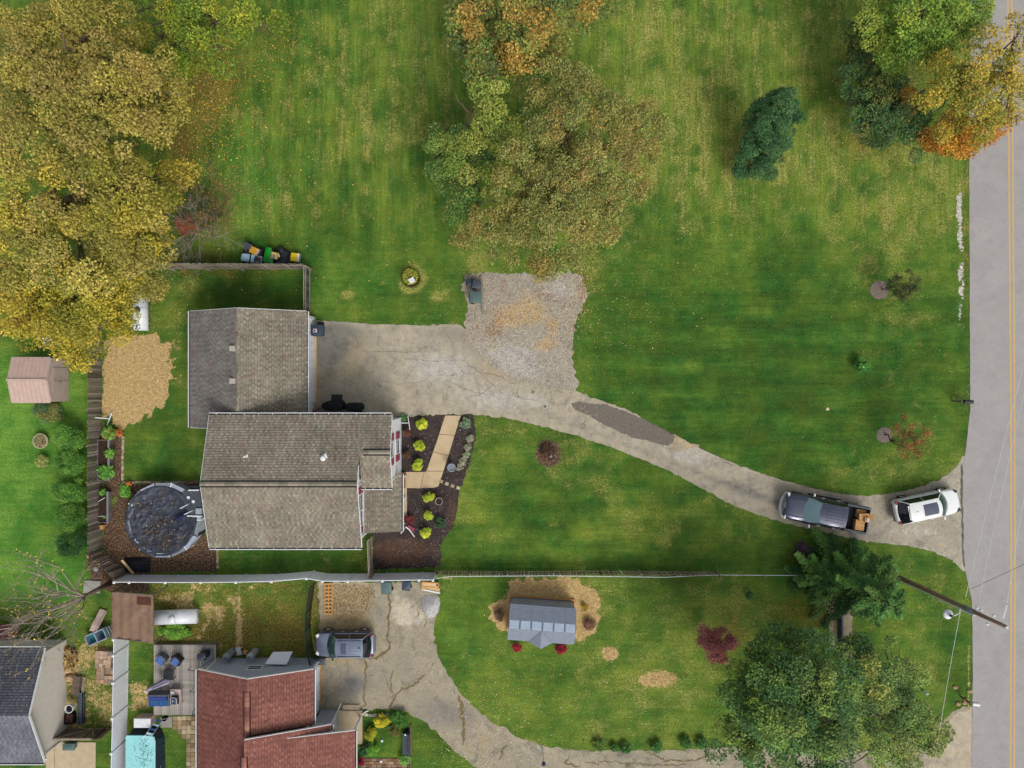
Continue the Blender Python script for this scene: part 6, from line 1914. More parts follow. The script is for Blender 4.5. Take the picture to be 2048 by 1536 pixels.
# ---- mowers behind the fence
def riding_mower(label, loc, rz, hood, fender, seat, rusty=False):
    t = thing('riding_mower', label, 'mower', loc, rz)
    MB().box((.12, .0, .38), (1.5, .46, .2)).build('chassis', M['black_plastic'], t, bevel=.03)
    st = [(1.02, .16, .45, .62, .66), (.98, .24, .40, .70, .76), (.7, .27, .40, .78, .84), (.3, .28, .42, .82, .88), (.22, .28, .44, .82, .88)]
    body_loft(st).build('hood', M[hood], t, smooth=True, sub=1, fix=True)
    MB().patch(lambda u, v: Vector((-.15 - .62 * u, (v - .5) * .98, .58 + .10 * math.sin(math.pi * u) + .03 * math.cos(math.pi * (v - .5)))), 8, 8).build('fender', M[fender], t, smooth=True)
    MB().box((-.42, 0, .76), (.42, .44, .11)).beam((-.62, 0, .78), (-.74, 0, 1.08), .42, .09).build('seat', M[seat], t, bevel=.04)
    MB().tube([(.22, 0, .8), (.02, 0, .98)], .025, 6).tube([(.02 + .15 * math.cos(a) * .4, .19 * math.sin(a), .98 + .15 * math.cos(a)) for a in np.linspace(0, 2 * math.pi, 18)], .018, 5).build('steering_wheel', M['black_plastic'], t)
    MB().lathe((.12, 0, .12), [(.5, 0), (.52, .08), (.46, .14), (.1, .17)], 18).build('cutting_deck', M['black_plastic'], t)
    for sd in (-1, 1):
        wheel(t, .78, sd * .38, .2, .16, sd, 'yellow_paint'); wheel(t, -.48, sd * .42, .28, .26, sd, 'yellow_paint')
    return t
p = at(557, 516); 
def green_mower():
    t = thing('riding_mower', 'green riding mower with a pale yellow seat behind the grey fence', 'mower', (p.x, p.y, 0), math.radians(-12))
    # green rear fender on the left, black deck with wheels to the right, yellow bag lid at far right
    MB().patch(lambda u, v: Vector((-.82 + .42 * u + .34 * u * (1 - v), -.55 + 1.06 * v, .62 + .08 * math.sin(math.pi * u))), 6, 10).build('fender', M['green_paint'], t, smooth=True)
    MB().box((-.62, -.02, .36), (.4, .9, .48)).build('engine_cover', M['green_paint'], t, bevel=.06)
    MB().box((.3, .0, .3), (1.6, .55, .2)).build('chassis', M['black_plastic'], t, bevel=.04)
    MB().box((-.02, .02, .8), (.5, .5, .12)).beam((.22, .02, .84), (.36, .14, 1.06), .3, .09).build('seat', M['tan_seat'], t, bevel=.07)
    MB().box((-.08, -.06, .868), (.3, .28, .02)).build('seat_pad', M['wood_weather'], t, bevel=.05)
    MB().lathe((.42, .12, .14), [(.55, 0), (.58, .1), (.5, .2), (.2, .26), (.02, .27)], 18).build('cutting_deck', M['black_plastic'], t)
    for i in range(4):
        MB().box((.38 + i * .1, .1, .45 + .01 * i), (.05, .8, .05), .1).build('foot_rib', M['grey_plastic'], t)
    MB().lathe((.2, .52, .1), [(.25, 0), (.3, .2), (.22, .45), (.05, .5)], 14).build('fuel_tank', M['black_plastic'], t)
    for (x, y, r, w_) in ((-.05, .42, .28, .26), (-.05, -.42, .28, .26), (.95, .38, .2, .16), (.95, -.38, .2, .16)): wheel(t, x, y, r, w_, 1 if y > 0 else -1, 'yellow_paint')
    MB().box((.4, -.42, .5), (.55, .24, .16)).build('side_box', M['slate_bin'], t, bevel=.05)
green_mower()
p2 = at(596, 518); t = thing('lawn_spreader', 'bright yellow and white machine hood at the right end of the mower row', 'mower', (p2.x, p2.y, 0), math.radians(-6))
MB().box((-.08, 0, .62), (.46, .62, .3)).build('hood', M['yellow_paint'], t, bevel=.05)
MB().box((.22, 0, .6), (.12, .62, .28)).build('front_trim', M['lamp_white'], t, bevel=.03)
MB().box((.31, 0, .55), (.05, .58, .26)).build('grille', M['ash_grey'], t)
for sd in (-1, 1): wheel(t, -.05, sd * .32, .2, .14, sd, 'yellow_paint')
MB().box((0, 0, .35), (.5, .4, .25)).build('chassis', M['black_plastic'], t)
p3 = at(511, 503); t = thing('riding_mower', 'faded yellow mower hood with a grey seat at the left end of the row', 'mower', (p3.x, p3.y, 0), math.radians(-25))
MB().box((.12, 0, .62), (.52, .5, .3)).build('hood', M['yellow_old'], t, bevel=.05)
MB().box((.42, 0, .6), (.1, .5, .26)).build('front_trim', M['siding_tan'], t, bevel=.02)
MB().box((-.28, .12, .72), (.42, .42, .12)).beam((-.45, .12, .75), (-.55, .12, 1.0), .4, .08).build('seat', M['grey_plastic'], t, bevel=.06)
MB().box((0, 0, .36), (1.3, .5, .24)).build('chassis', M['black_plastic'], t)
for x in (-.45, .5):
    for sd in (-1, 1): wheel(t, x, sd * .34, .22, .16, sd, 'yellow_old')
MB().tube([(.62, .0, .4), (.75, 0, .55), (.7, -.2, .9)], .03, 6).build('lever', M['black_plastic'], t)
p4 = at(509, 520); t = thing('riding_mower', 'pale blue and white mower tucked against the grey fence', 'mower', (p4.x, p4.y, 0), math.radians(172))
body_loft([(.74, .2, .4, .62, .66), (.7, .28, .36, .7, .76), (.4, .3, .36, .74, .8), (.12, .3, .36, .74, .8), (.06, .3, .4, .72, .78)]).build('hood', M['pale_blue'], t, smooth=True, sub=1, fix=True)
MB().box((.03, 0, .78), (.05, .58, .06)).build('hood_gap', M['black_plastic'], t)
MB().box((-.12, 0, .6), (.26, .56, .3)).build('dash', M['pale_blue'], t, bevel=.04)
MB().box((-.3, .05, .76), (.1, .3, .05)).build('dash_panel', M['blue_deep'], t)
MB().box((-.5, 0, .5), (.5, .56, .3)).build('engine', M['metal_grey'], t, bevel=.04)
for i in range(3):
    MB().box((-.38 - i * .12, .05 * (i - 1), .68), (.06, .3, .08)).build('fin', M['black_plastic'], t)
for x in (-.5, .5):
    for sd in (-1, 1): wheel(t, x, sd * .34, .22, .16, sd)

# ---- bins
def bin_(name, label, loc, rz, m, sz=(.62, .72, 1.0), tilt=0, sticker=False, wheels=True):
    t = thing(name, label, 'bin', loc, rz)
    a, b, h = sz; k = .84
    mb = MB()
    mb.add([(-a / 2 * k, -b / 2 * k, .03), (a / 2 * k, -b / 2 * k, .03), (a / 2 * k, b / 2 * k, .03), (-a / 2 * k, b / 2 * k, .03), (-a / 2, -b / 2, h), (a / 2, -b / 2, h), (a / 2, b / 2, h), (-a / 2, b / 2, h)], [(3, 2, 1, 0), (0, 1, 5, 4), (1, 2, 6, 5), (2, 3, 7, 6), (3, 0, 4, 7), (4, 5, 6, 7)])
    mb.build('body', M[m], t, bevel=.02)
    mb = MB(); mb.patch(lambda u, v: Vector(((u - .5) * (a + .06), (v - .5) * (b + .06), h + .03 + .05 * math.sin(math.pi * u) * math.sin(math.pi * v))), 6, 6)
    mb.box((0, 0, h + .01), (a + .05, b + .05, .035)); l = mb.build('lid', M[m], t)
    MB().box((0, 0, h + .075), (a * .5, .03, .03)).box((0, b * .25, h + .06), (a * .7, .025, .02)).build('lid_rib', M[m], l)
    MB().tube([(-a / 2, b / 2 + .06, h - .05), (a / 2, b / 2 + .06, h - .05)], .022, 6).build('handle', M['black_plastic'], t)
    if wheels:
        for sd in (-1, 1):
            MB().tube([(sd * a * .42, b / 2 * .8, .12), (sd * (a * .42 + .07), b / 2 * .8, .12)], .12, 12).build('wheel', M['rubber'], t)
    if sticker:
        s = MB().box((-.02, .1, h + .092), (.24, .26, .004)).build('sticker', M['lamp_white'], l)
        MB().box((-.02, .1, h + .0955), (.15, .16, .003)).box((-.02, .19, h + .0955), (.2, .03, .003)).build('print', M['shutter'], s)
    return t
p = at(631, 661, .9)
bin_('trash_bin', 'black-navy wheeled bin with a red and white sticker on the lid at the garage corner', (p.x + .1, p.y, 0), math.radians(88), 'slate_bin', (.74, .78, .95), sticker=True)
t = thing('rubber_mat', 'dark rubber mat under the bin at the garage corner', 'mat', at(639, 657)); MB().box((.05, 0, .024), (.5, .98, .016), -.12).build('mat', M['black_plastic'], t)
p = at(952, 595, .8); bin_('trash_bin', 'large green wheeled bin beside the timber on the gravel pad', (p.x, p.y, 0), math.radians(90), 'green_bin', (.72, .78, .95))
p = at(954, 570, .7); bin_('trash_bin', 'mid-grey bin between the green bin and the gravel edge', (p.x, p.y, 0), math.radians(80), 'grey_plastic', (.5, .58, .85))
p = at(940, 565, .5); bin_('trash_bin', 'smallest grey bin at the top left corner of the gravel pad', (p.x, p.y, 0), math.radians(95), 'slate_bin', (.42, .42, .6), wheels=False)
p = at(773, 1175, .8); bin_('trash_bin', 'green bin standing against the white vinyl fence', (p.x, p.y, 0), math.radians(182), 'green_bin', (.66, .72, .95))
p = at(813, 1171, .7); bin_('trash_bin', 'dark navy bin standing against the white vinyl fence', (p.x, p.y, 0), math.radians(175), 'slate_bin', (.55, .55, .8))
a, b = at(963, 552), at(966, 625); t = thing('timber', 'long weathered timber laid along the bins on the gravel', 'timber', (a.x, a.y, 0)); MB().beam((0, 0, .1), (b.x - a.x, b.y - a.y, .1), .16, .18).build('beam', M['wood_weather'], t, bevel=.015)
p = at(640, 1319); bin_('storage_tub', 'dark grey box by the nose of the car at the house corner', (p.x + .15, p.y, 0), 0, 'grey_plastic', (.6, .4, .4), wheels=False)
p = at(141, 1491, .3); bin_('storage_tub', 'dark green storage box below the timber gate', (p.x, p.y, 0), 0, 'green_bin', (.8, .42, .5), wheels=False)

# ---- covered grills on the driveway
def draped(name, label, foot, z0, z1, sh=.82, mat='black_cloth', extra=None):
    w_ = [at(x, y, (z0 + z1) / 2) for x, y in foot]
    cx = sum(p.x for p in w_) / len(w_); cy = sum(p.y for p in w_) / len(w_)
    t = thing(name, label, 'grill', (cx, cy, 0))
    pl = dens(smooth_poly([(p.x - cx, p.y - cy) for p in w_], 1), .12, .008, 3)
    n = len(pl); mb = MB(); r = random.Random(5)
    rings = [(0, 1.0), (.45, .98), (.82, .95), (.95, .86), (1.0, .66), (1.03, .3), (1.02, .02)]
    for (f, s) in rings:
        for (x, y) in pl:
            mb.v.append((x * s + r.gauss(0, .008), y * s + r.gauss(0, .008), z0 + (z1 - z0) * f + r.gauss(0, .012)))
    for i in range(len(rings) - 1):
        for j in range(n): mb.f.append((i * n + j, i * n + (j + 1) % n, (i + 1) * n + (j + 1) % n, (i + 1) * n + j))
    mb.build('cover', M[mat], t, smooth=True, fix=True)
    MB().box((0, 0, .1), (.5, .3, .2)).build('stand', M['black_plastic'], t)
    return t
draped('covered_grill', 'larger grill under a faceted black cover in front of the house wall', [(643, 809), (657, 801), (682, 799), (688, 807), (689, 820), (660, 823), (646, 818)], .05, 1.15)
draped('covered_smoker', 'narrower barrel grill under a flat black cover with a rounded right end', [(690, 806), (722, 805), (727, 812), (726, 818), (718, 824), (690, 821)], .05, .95)
t = thing('rubber_mat', 'square dark mat sticking out behind the larger covered grill', 'mat', at(674, 798)); MB().box((0, .05, .024), (.8, .55, .016)).build('mat', M['black_plastic'], t)
t = thing('string_trimmer', 'orange garden tool standing at the garage door foot', 'garden tool', at(629, 823))
MB().box((0, 0, .35), (.3, .22, .3), .4).beam((-.2, -.1, .4), (.22, .1, .42), .12, .14).build('motor', M['orange'], t, bevel=.04)
MB().tube([(.1, .05, .4), (.5, .25, .1)], .025, 6).tube([(-.45 + .14 * math.cos(a), -.05 + .14 * math.sin(a), .3) for a in np.linspace(0, 6.3, 16)], .02, 5).box((0, -.2, .15), (.5, .15, .3)).build('shaft', M['black_plastic'], t)
t = thing('tyre', 'black tyre lying against the house wall behind the covered grills', 'tyre', at(717, 828)); MB().tube([(.3 * math.cos(a), .3 * math.sin(a) * .6, .14) for a in np.linspace(0, 2 * math.pi, 24)], .1, 8, cap=False).build('tread', M['rubber'], t, smooth=True)

# ---- ring planter with plants and white stone
p = at(823, 557); t = thing('ring_planter', 'round metal ring planter on the lawn with yellow-green grass and a white slab', 'planter', p)
MB().lathe((0, 0, 0), [(.60, 0), (.64, .0), (.64, .38), (.60, .38), (.60, .12)], 28, cap=False).build('rim', M['rust'], t)
MB().lathe((0, 0, 0), [(.6, .2), (.3, .24), (.01, .25)], 20, cap=False).build('soil', M['soil'], t)
MB().box((.10, -.22, .62), (.40, .36, .05), .5).build('slab', M['lamp_white'], t, bevel=.015)
MB().tube([(.1, -.22, .2), (.1, -.22, .6)], .03, 6).build('stake', M['wood_weather'], t)
g = np.random.default_rng(9); N = 1500
a = g.uniform(0, 2 * np.pi, N); r = np.sqrt(g.uniform(0, 1, N)) * .56; zz = g.uniform(.2, .6, N)
pal = np.array([lin(x) for x in ('a8a63a', '8a9a38', 'c0b04c', '7c7a34', '6d8a30')]) / KC * 1.3
quads('foliage', np.stack([r * np.cos(a) - .02, r * np.sin(a) + .06, zz], 1), g.uniform(.08, .2, N), pal[g.integers(0, 5, N)] * np.exp(g.normal(0, .2, (N, 1))), M['foliage'], t, aspect=.25, tilt=1.0)

# ---- pots in the mulch bed
def pot(name, label, p, r, h, m, fill):
    t = thing(name, label, 'pot', p)
    MB().lathe((0, 0, 0), [(r * .7, 0.0), (r * .95, h * .9), (r, h), (r * .86, h), (r * .8, h * .75)], 22, cap=False).build('pot', M[m], t, smooth=False)
    MB().lathe((0, 0, 0), [(r * .82, h * .78), (r * .3, h * .82), (.005, h * .82)], 18, cap=False).build('fill', M[fill], t)
pot('bird_bath', 'round blue-grey bowl in the mulch right of the walkway', at(904, 934, .4), .29, .45, 'siding_blue', 'ash_grey')
pot('flower_pot', 'round pot filled with brown soil among the yellow shrubs', at(879, 1001, .35), .27, .4, 'concrete_grey', 'soil')
pot('flower_pot', 'white and black round pot beside the cream wall', at(146, 1412, .4), .3, .5, 'white_paint', 'rubber')
t = thing('trellis', 'white metal trellis frame beside the house corner', 'trellis', at(817, 846))
MB().tube([(.0, .5, .3), (.14, -.45, .3)], .03, 6).tube([(-.5, 0.02, .3), (.1, .02, .3)], .03, 6).tube([(.0, .5, 0), (.0, .5, .3)], .03, 6).tube([(.14, -.45, 0), (.14, -.45, .3)], .03, 6).build('frame', M['white_vinyl'], t)
t = thing('path_light', 'small grey path light in the centre of the mulch ring', 'light', at(1101, 911)); MB().tube([(0, 0, 0), (0, 0, .4)], .03, 6).lathe((0, 0, .4), [(.1, 0), (.12, .03), (.06, .1), (.01, .12)], 12).build('lamp', M['ash_grey'], t)
t = thing('drain_cover', 'pale round drain cover set flush in the right lawn', 'cover', at(1655, 818)); MB().lathe((0, 0, 0), [(.12, 0), (.12, .02), (.1, .03), (.01, .035)], 14).build('disc', M['stone_pale'], t)

# ---- mailbox things
def mailbox(label, px, py, m, ang, L, post):
    p = at(px, py, 1.1); t = thing('mailbox', label, 'mailbox', (p.x, p.y, 0), ang)
    mb = MB(); n = 10; pr = [(.13, 0), (.13, .12)] + [(.13 * math.cos(a), .12 + .13 * math.sin(a)) for a in np.linspace(.2, math.pi - .2, n)] + [(-.13, .12), (-.13, 0)]
    k = len(pr); mb.add([(-L / 2, y, 1.0 + z) for y, z in pr] + [(L / 2, y, 1.0 + z) for y, z in pr], [tuple(range(k))[::-1], tuple(range(k, 2 * k))] + [(i, (i + 1) % k, k + (i + 1) % k, k + i) for i in range(k)])
    mb.build('box', M[m], t, fix=True)
    MB().box((L / 2 + .008, 0, 1.1), (.015, .19, .2)).build('door', M[m], t)
    MB().box((.05, -.115, 1.12), (.03, .012, .16)).build('flag', M['red_plastic'], t)
    MB().box((-L / 2 - post, 0, .55), (.1, .1, 1.1)).beam((-L / 2 - post, 0, .98), (L * .3, 0, .98), .09, .05).build('post', M['wood_brown'], t)
mailbox('black mailbox on a post reaching over the road edge', 1936.5, 803.5, 'black_plastic', math.radians(-3), .6, .12)
mailbox('white mailbox at the end of the southern driveway', 1951, 1408, 'lamp_white', math.radians(-8), .5, .1)

# ---- utility pole with lamp and wires
def utility_pole():
    b = Vector(at(1793, 1152, 0)); tp = Vector(at(2013, 1254, 10.8))
    t = thing('utility_pole', 'tall wooden utility pole with a white dome lamp leaning over the road in view', 'pole', b)
    ax = tp - b
    def on(z): return ax * (z / ax.z)
    MB().tube([on(z) for z in (-.2, 2, 4, 6, 8, 10.8)], [.16, .15, .142, .134, .126, .105], 12).build('shaft', M['pole_wood'], t, smooth=True)
    MB().tube([on(7.2) + Vector((0, 0, 0)), on(8.15)], [.152, .148], 12).build('sleeve', M['ash_grey'], t, smooth=True)
    MB().tube([on(z) + Vector((-.12, -.17, 0)) for z in (0, 3, 6, 7.2, 8.3)], .045, 6).build('conduit', M['lamp_white'], t)
    hd = at(1897, 1229, 6.9) - b
    a = MB().tube([on(7.0) + Vector((-.1, -.1, 0)), on(7.0).lerp(hd, .5) + Vector((0, -.1, .35)), hd + Vector((.15, 0, .25)), hd + Vector((.02, 0, .2))], .035, 7).build('lamp_arm', M['lamp_white'], t)
    MB().lathe(hd, [(.30, -.1), (.31, -.06), (.27, .02), (.16, .08), (.07, .14), (.01, .16)], 18).build('lamp_shade', M['lamp_white'], a)
    MB().lathe(hd + Vector((0, 0, .2)), [(.09, 0), (.09, .14), (.03, .18)], 12).build('photo_cell', M['slate_bin'], a)
    for (z, dx, dy) in ((8.6, .05, .28), (9.55, .12, .28), (9.35, -.12, -.3), (8.2, .06, .3)):
        p = on(z); MB().tube([p, p + Vector((dx, dy, .05))], .025, 5).lathe(p + Vector((dx, dy, .02)), [(.05, 0), (.085, .03), (.05, .06), (.085, .09), (.04, .13)], 10).build('insulator', M['lamp_white'], t)
    p = on(10.75); MB().lathe(p, [(.06, 0), (.09, .04), (.05, .08), (.08, .12), (.03, .16)], 10).build('insulator', M['lamp_white'], t)
    q = at(2015, 1205, 10.6) - b
    mb = MB(); mb.tube([on(10.4), on(10.4).lerp(q, .4)], .02, 5)
    for i in range(6):
        c = on(10.4).lerp(q, .35 + .1 * i); mb.lathe(c - Vector((0, 0, .03)), [(.02, 0), (.06, .03), (.02, .06)], 8)
    mb.build('insulator_string', M['lamp_white'], t)
    # wires run to the next poles north and south, far out of frame
    def wire(p, q2, r, m, sag=.35, n=22):
        p, q2 = Vector(p), Vector(q2); pts = []
        for i in range(n + 1):
            s = i / n; c = p.lerp(q2, s); c.z -= sag * 4 * s * (1 - s); pts.append(c - b)
        mb = MB(); mb.tube(pts, r, 5); return mb.build('wire', M[m], t)
    A = at(1931, 1195, 7.4); A2 = at(2045, 778, 7.5); d = (Vector(A2) - Vector(A)); wire(A, Vector(A) + d * 3.1, .017, 'lamp_white', .5)
    B = at(1958, 1198, 8.4); B2 = at(2048, 832, 8.4); d = Vector(B2) - Vector(B); wire(B, Vector(B) + d * 3.4, .014, 'lamp_white', .5)
    Cc = at(2014, 1205, 10.6); C2 = at(2048, 1038, 10.6); d = Vector(C2) - Vector(Cc); wire(Cc, Vector(Cc) + d * 6, .016, 'lamp_white', .5)
    D = at(1942, 1178, 7.6); D2 = at(2048, 1132, 7.6); d = Vector(D2) - Vector(D); wire(D, Vector(D) + d * 6, .014, 'grey_plastic', .3)
    E_ = at(1922, 1216, 7.3); E2 = at(1894, 1420, 7.0); d = Vector(E2) - Vector(E_); wire(E_, Vector(E_) + d * 4, .012, 'lamp_white', .5)
utility_pole()

# ---- deck of the red-roofed house
def deck():
    z = .38
    a = at(307.5, 1290, z); b = at(432, 1430, z); xr = at(392, 1430, z).x
    t = thing('deck', 'grey plank deck behind the red-roofed house', 'deck', (a.x, a.y, 0))
    W = b.x - a.x; D = a.y - b.y; n = 30; bw = W / n
    ms = {}
    for c in ['a9a39b', 'b4aea5', '9d9891', 'aca49a', 'b9b0a3']:
        for L in (D, at(0, 1313, z).y * 0 + 1.2):
            mb = MB(); mb.box((0, -L / 2, z - .02), (bw - .014, L, .04)); ms[(c, L)] = tone_mesh(mb, 'board', M['board'], np.array(lin(c)) / KC)
    cs = ['a9a39b', 'b4aea5', '9d9891', 'aca49a', 'b9b0a3']
    for i in range(n):
        x = (i + .5) * bw
        inst('board', ms[(random.choice(cs), D)], t, (x, random.uniform(-.01, .01), random.uniform(-.003, .003)))
    MB().box((W / 2, .02, z / 2 - .02), (W, .04, z - .05)).box((-.02, -D / 2, z / 2 - .02), (.04, D, z - .05)).box((W / 2, -D - .02, z / 2 - .02), (W, .04, z - .05)).build('skirt', M['wood_grey'], t)
    # black hand rails near the house
    for pts in ([(421, 1321), (399, 1336), (392, 1342)], [(399, 1316), (397, 1334), (392, 1342), (375, 1340)], [(392, 1342), (392, 1380), (393, 1384), (379, 1384)], [(392, 1415), (398, 1408)], [(385, 1424), (385, 1432)]):
        zs = .95
        mb = MB(); mb.tube([at(x, y, zs) - Vector((a.x, a.y, 0)) for x, y in pts], .022, 6)
        for x, y in (pts[0], pts[-1]):
            q = at(x, y, zs) - Vector((a.x, a.y, 0)); mb.tube([q, (q.x, q.y, z)], .022, 6)
        mb.build('hand_rail', M['black_plastic'], t)
    return t
deck()
ZD = .38
def patio_chair(label, px, py, rz, frame):
    p = at(px, py, .7); t = thing('patio_chair', label, 'chair', (p.x, p.y, ZD), rz, group='blue-cushioned patio chairs')
    MB().box((0, 0, .2), (.66, .62, .4)).build('seat_base', M[frame], t, bevel=.03)
    MB().box((0, -.02, .45), (.54, .56, .13)).build('cushion', M['blue_cushion'], t, bevel=.05)
    mb = MB(); pts = [Vector((.40 * math.cos(a) * (1.0), .12 + .36 * math.sin(a), .62 + .22 * math.sin(a))) for a in np.linspace(-.55, math.pi + .2, 16)]
    mb.tube(pts, .055, 7)
    for q in pts[::2]: mb.tube([q, (q.x * .9, q.y * .85, .25)], .03, 5)
    mb.patch(lambda u, v: Vector((.38 * math.cos(.5 + u * (math.pi - 1.0)), .12 + .34 * math.sin(.5 + u * (math.pi - 1.0)), lerp(.35, .80, v))), 10, 3)
    mb.build('back_frame', M[frame], t, smooth=True)
    for sx in (-1, 1):
        for sy in (-1, 1):
            MB().box((sx * .29, sy * .27, .02), (.05, .05, .04)).build('foot', M['black_plastic'], t)
patio_chair('dark wicker patio chair with blue cushion at the deck corner', 323, 1319, math.radians(-35), 'wicker')
patio_chair('reddish-brown wicker patio chair with blue cushion, second from the deck corner', 353, 1321, math.radians(-42), 'wicker_dark')
p = at(337.5, 1350, .8); t = thing('patio_table', 'square black patio table with rounded corners on the deck', 'table', (p.x, p.y, ZD), .05)
MB().box((0, 0, .44), (.74, .74, .04)).build('tabletop', M['black_plastic'], t, bevel=.018)
MB().box((0, 0, .40), (.66, .66, .04)).build('apron', M['grey_plastic'], t)
MB().beam((-.32, -.3, .468), (-.02, .0, .468), .03, .008).build('trim_bar', M['rubber'], t)
for sx in (-1, 1):
    for sy in (-1, 1):
        MB().box((sx * .3, sy * .3, .2), (.05, .05, .4)).build('leg', M['black_plastic'], t)
# loveseat
p = at(319, 1398, .75); t = thing('loveseat', 'grey wicker loveseat with navy and blue cushions on the deck', 'sofa', (p.x, p.y, ZD), math.radians(180))
MB().box((0, .06, .16), (1.42, .95, .32)).box((0, -.40, .4), (1.42, .12, .8)).build('frame', M['wicker'], t, bevel=.03)
for sx in (-1, 1): MB().box((sx * .70, .04, .26), (.10, .9, .52)).build('arm', M['wicker'], t, bevel=.03)
MB().beam((0, -.02, .44), (0, -.36, .80), 1.24, .15).build('back_cushion', M['blue_cloth'], t, bevel=.05)
for sx in (-1, 1): MB().box((sx * .32, .24, .42), (.62, .50, .16), sx * -.06).build('seat_cushion', M['blue_deep'], t, bevel=.06)
# closed striped umbrella leaning
a, b = at(333, 1361, .6), at(293, 1381, 2.2); t = thing('patio_umbrella', 'closed pale lavender striped umbrella tilted over the loveseat', 'umbrella', (a.x, a.y, 0))
u = (b - a); MB().tube([Vector((0, 0, a.z)), u * .25 + Vector((0, 0, a.z)), u * .7 + Vector((0, 0, a.z)), u * .95 + Vector((0, 0, a.z)), u + Vector((0, 0, a.z))], [.28, .22, .15, .10, .03], 10).build('canopy', M['lavender'], t)
for i in range(4):
    an = i * 1.4; mb = MB(); sv = Vector((math.cos(an), math.sin(an), .3))
    mb.tube([sv * .25 + Vector((0, 0, a.z)), sv * .20 + u * .35 + Vector((0, 0, a.z)), sv * .13 + u * .8 + Vector((0, 0, a.z))], .022, 5); mb.build('stripe', M['slate_bin'], t)
MB().tube([Vector((0, 0, 0.38)), Vector((0, 0, a.z)), u * 1.06 + Vector((0, 0, a.z))], .025, 6).build('shaft', M['lamp_white'], t)
mb = MB()
for i in range(3): mb.ball(u * (1.0 + .03 * i) + Vector((.1 * (i - 1), -.05, a.z)), .06, 8, 5)
mb.build('finial', M['lamp_white'], t)
# side table with portable grill
p = at(352, 1393, .8); t = thing('side_table', 'grey outdoor side table between loveseat and house', 'table', (p.x, p.y, ZD))
MB().box((0, .05, .48), (.74, .95, .03)).build('tabletop', M['siding_tan'], t)
mb = MB()
for sx in (-1, 1):
    for sy in (-1, 1): mb.tube([(sx * .35, .05 + sy * .45, .47), (sx * .39, .05 + sy * .52, 0)], .018, 5)
mb.build('legs', M['black_plastic'], t)
p = at(350, 1400, 1.0); t = thing('portable_grill', 'small slate-grey portable grill with silver handles on the side table', 'grill', (p.x, p.y, ZD + .50))
MB().box((0, 0, .12), (.5, .55, .24)).build('base', M['black_plastic'], t, bevel=.03)
MB().box((0, 0, .28), (.46, .5, .1)).build('lid', M['slate_bin'], t, bevel=.04)
MB().tube([(-.2, -.22, .35), (-.2, .2, .36), (-.1, .26, .36), (.12, .26, .36), (.2, .2, .36), (.2, -.22, .35)], .02, 6).tube([(-.06, -.06, .35), (-.04, .08, .36)], .025, 5).build('handle', M['chrome'], t)
p = at(343, 1386, 1.0); t = thing('rag_pile', 'crumpled white cloth at the corner of the side table', 'cloth', (p.x, p.y, ZD + .505))
mb = MB()
r = random.Random(4)
for i in range(5): mb.ball((r.gauss(0, .08), r.gauss(0, .07), .05), (.09, .07, .05), 8, 5)
mb.build('cloth', M['lamp_white'], t, smooth=True)
# black gas grill on the deck
p = at(406, 1311, 1.0); t = thing('gas_grill', 'black gas grill on a dark mat at the north corner of the deck', 'grill', (p.x, p.y, ZD))
MB().box((0, 0, .35), (.5, .4, .7)).build('cart', M['black_plastic'], t)
mb = MB(); st = [(-.34, .16, .7, .82, .88), (-.3, .25, .68, .9, .98), (0, .28, .66, .94, 1.04), (.3, .25, .68, .9, .98), (.34, .16, .7, .82, .88)]; body_loft(st).build('lid', M['paint_black'], t, smooth=True, sub=1, fix=True)
MB().tube([(-.25, .3, .8), (-.25, .42, .82), (.28, .42, .82), (.28, .3, .8)], .018, 6).tube([(.3, 0, .8), (.5, -.02, .8)], .018, 5).build('handle', M['black_plastic'], t)
MB().lathe((.28, .02, .98), [(.05, 0), (.05, .03), (.01, .035)], 10).build('thermometer', M['chrome'], t)
t = thing('rubber_mat', 'grey rubber mat under the deck grill', 'mat', at(411, 1311, .4)); MB().box((.12, -.1, .018), (.9, 1.3, .012)).build('mat', M['ash_grey'], t)
t.location.z = ZD - .0
# AC / white storage box next to the small pool
p = at(290, 1441, .5); t = thing('storage_box', 'pale grey deck box with white lid between deck and small pool', 'box', (p.x, p.y, 0))
MB().box((0, 0, .4), (1.12, .62, .8)).build('body', M['siding_tan'], t, bevel=.03); l = MB().box((-.02, -.02, .83), (1.18, .66, .08)).build('lid', M['lamp_white'], t, bevel=.02)
for i in range(5):
    MB().box((-.44 + .21 * i, -.02, .874), (.14, .6, .012)).build('lid_rib', M['lamp_white'], l)
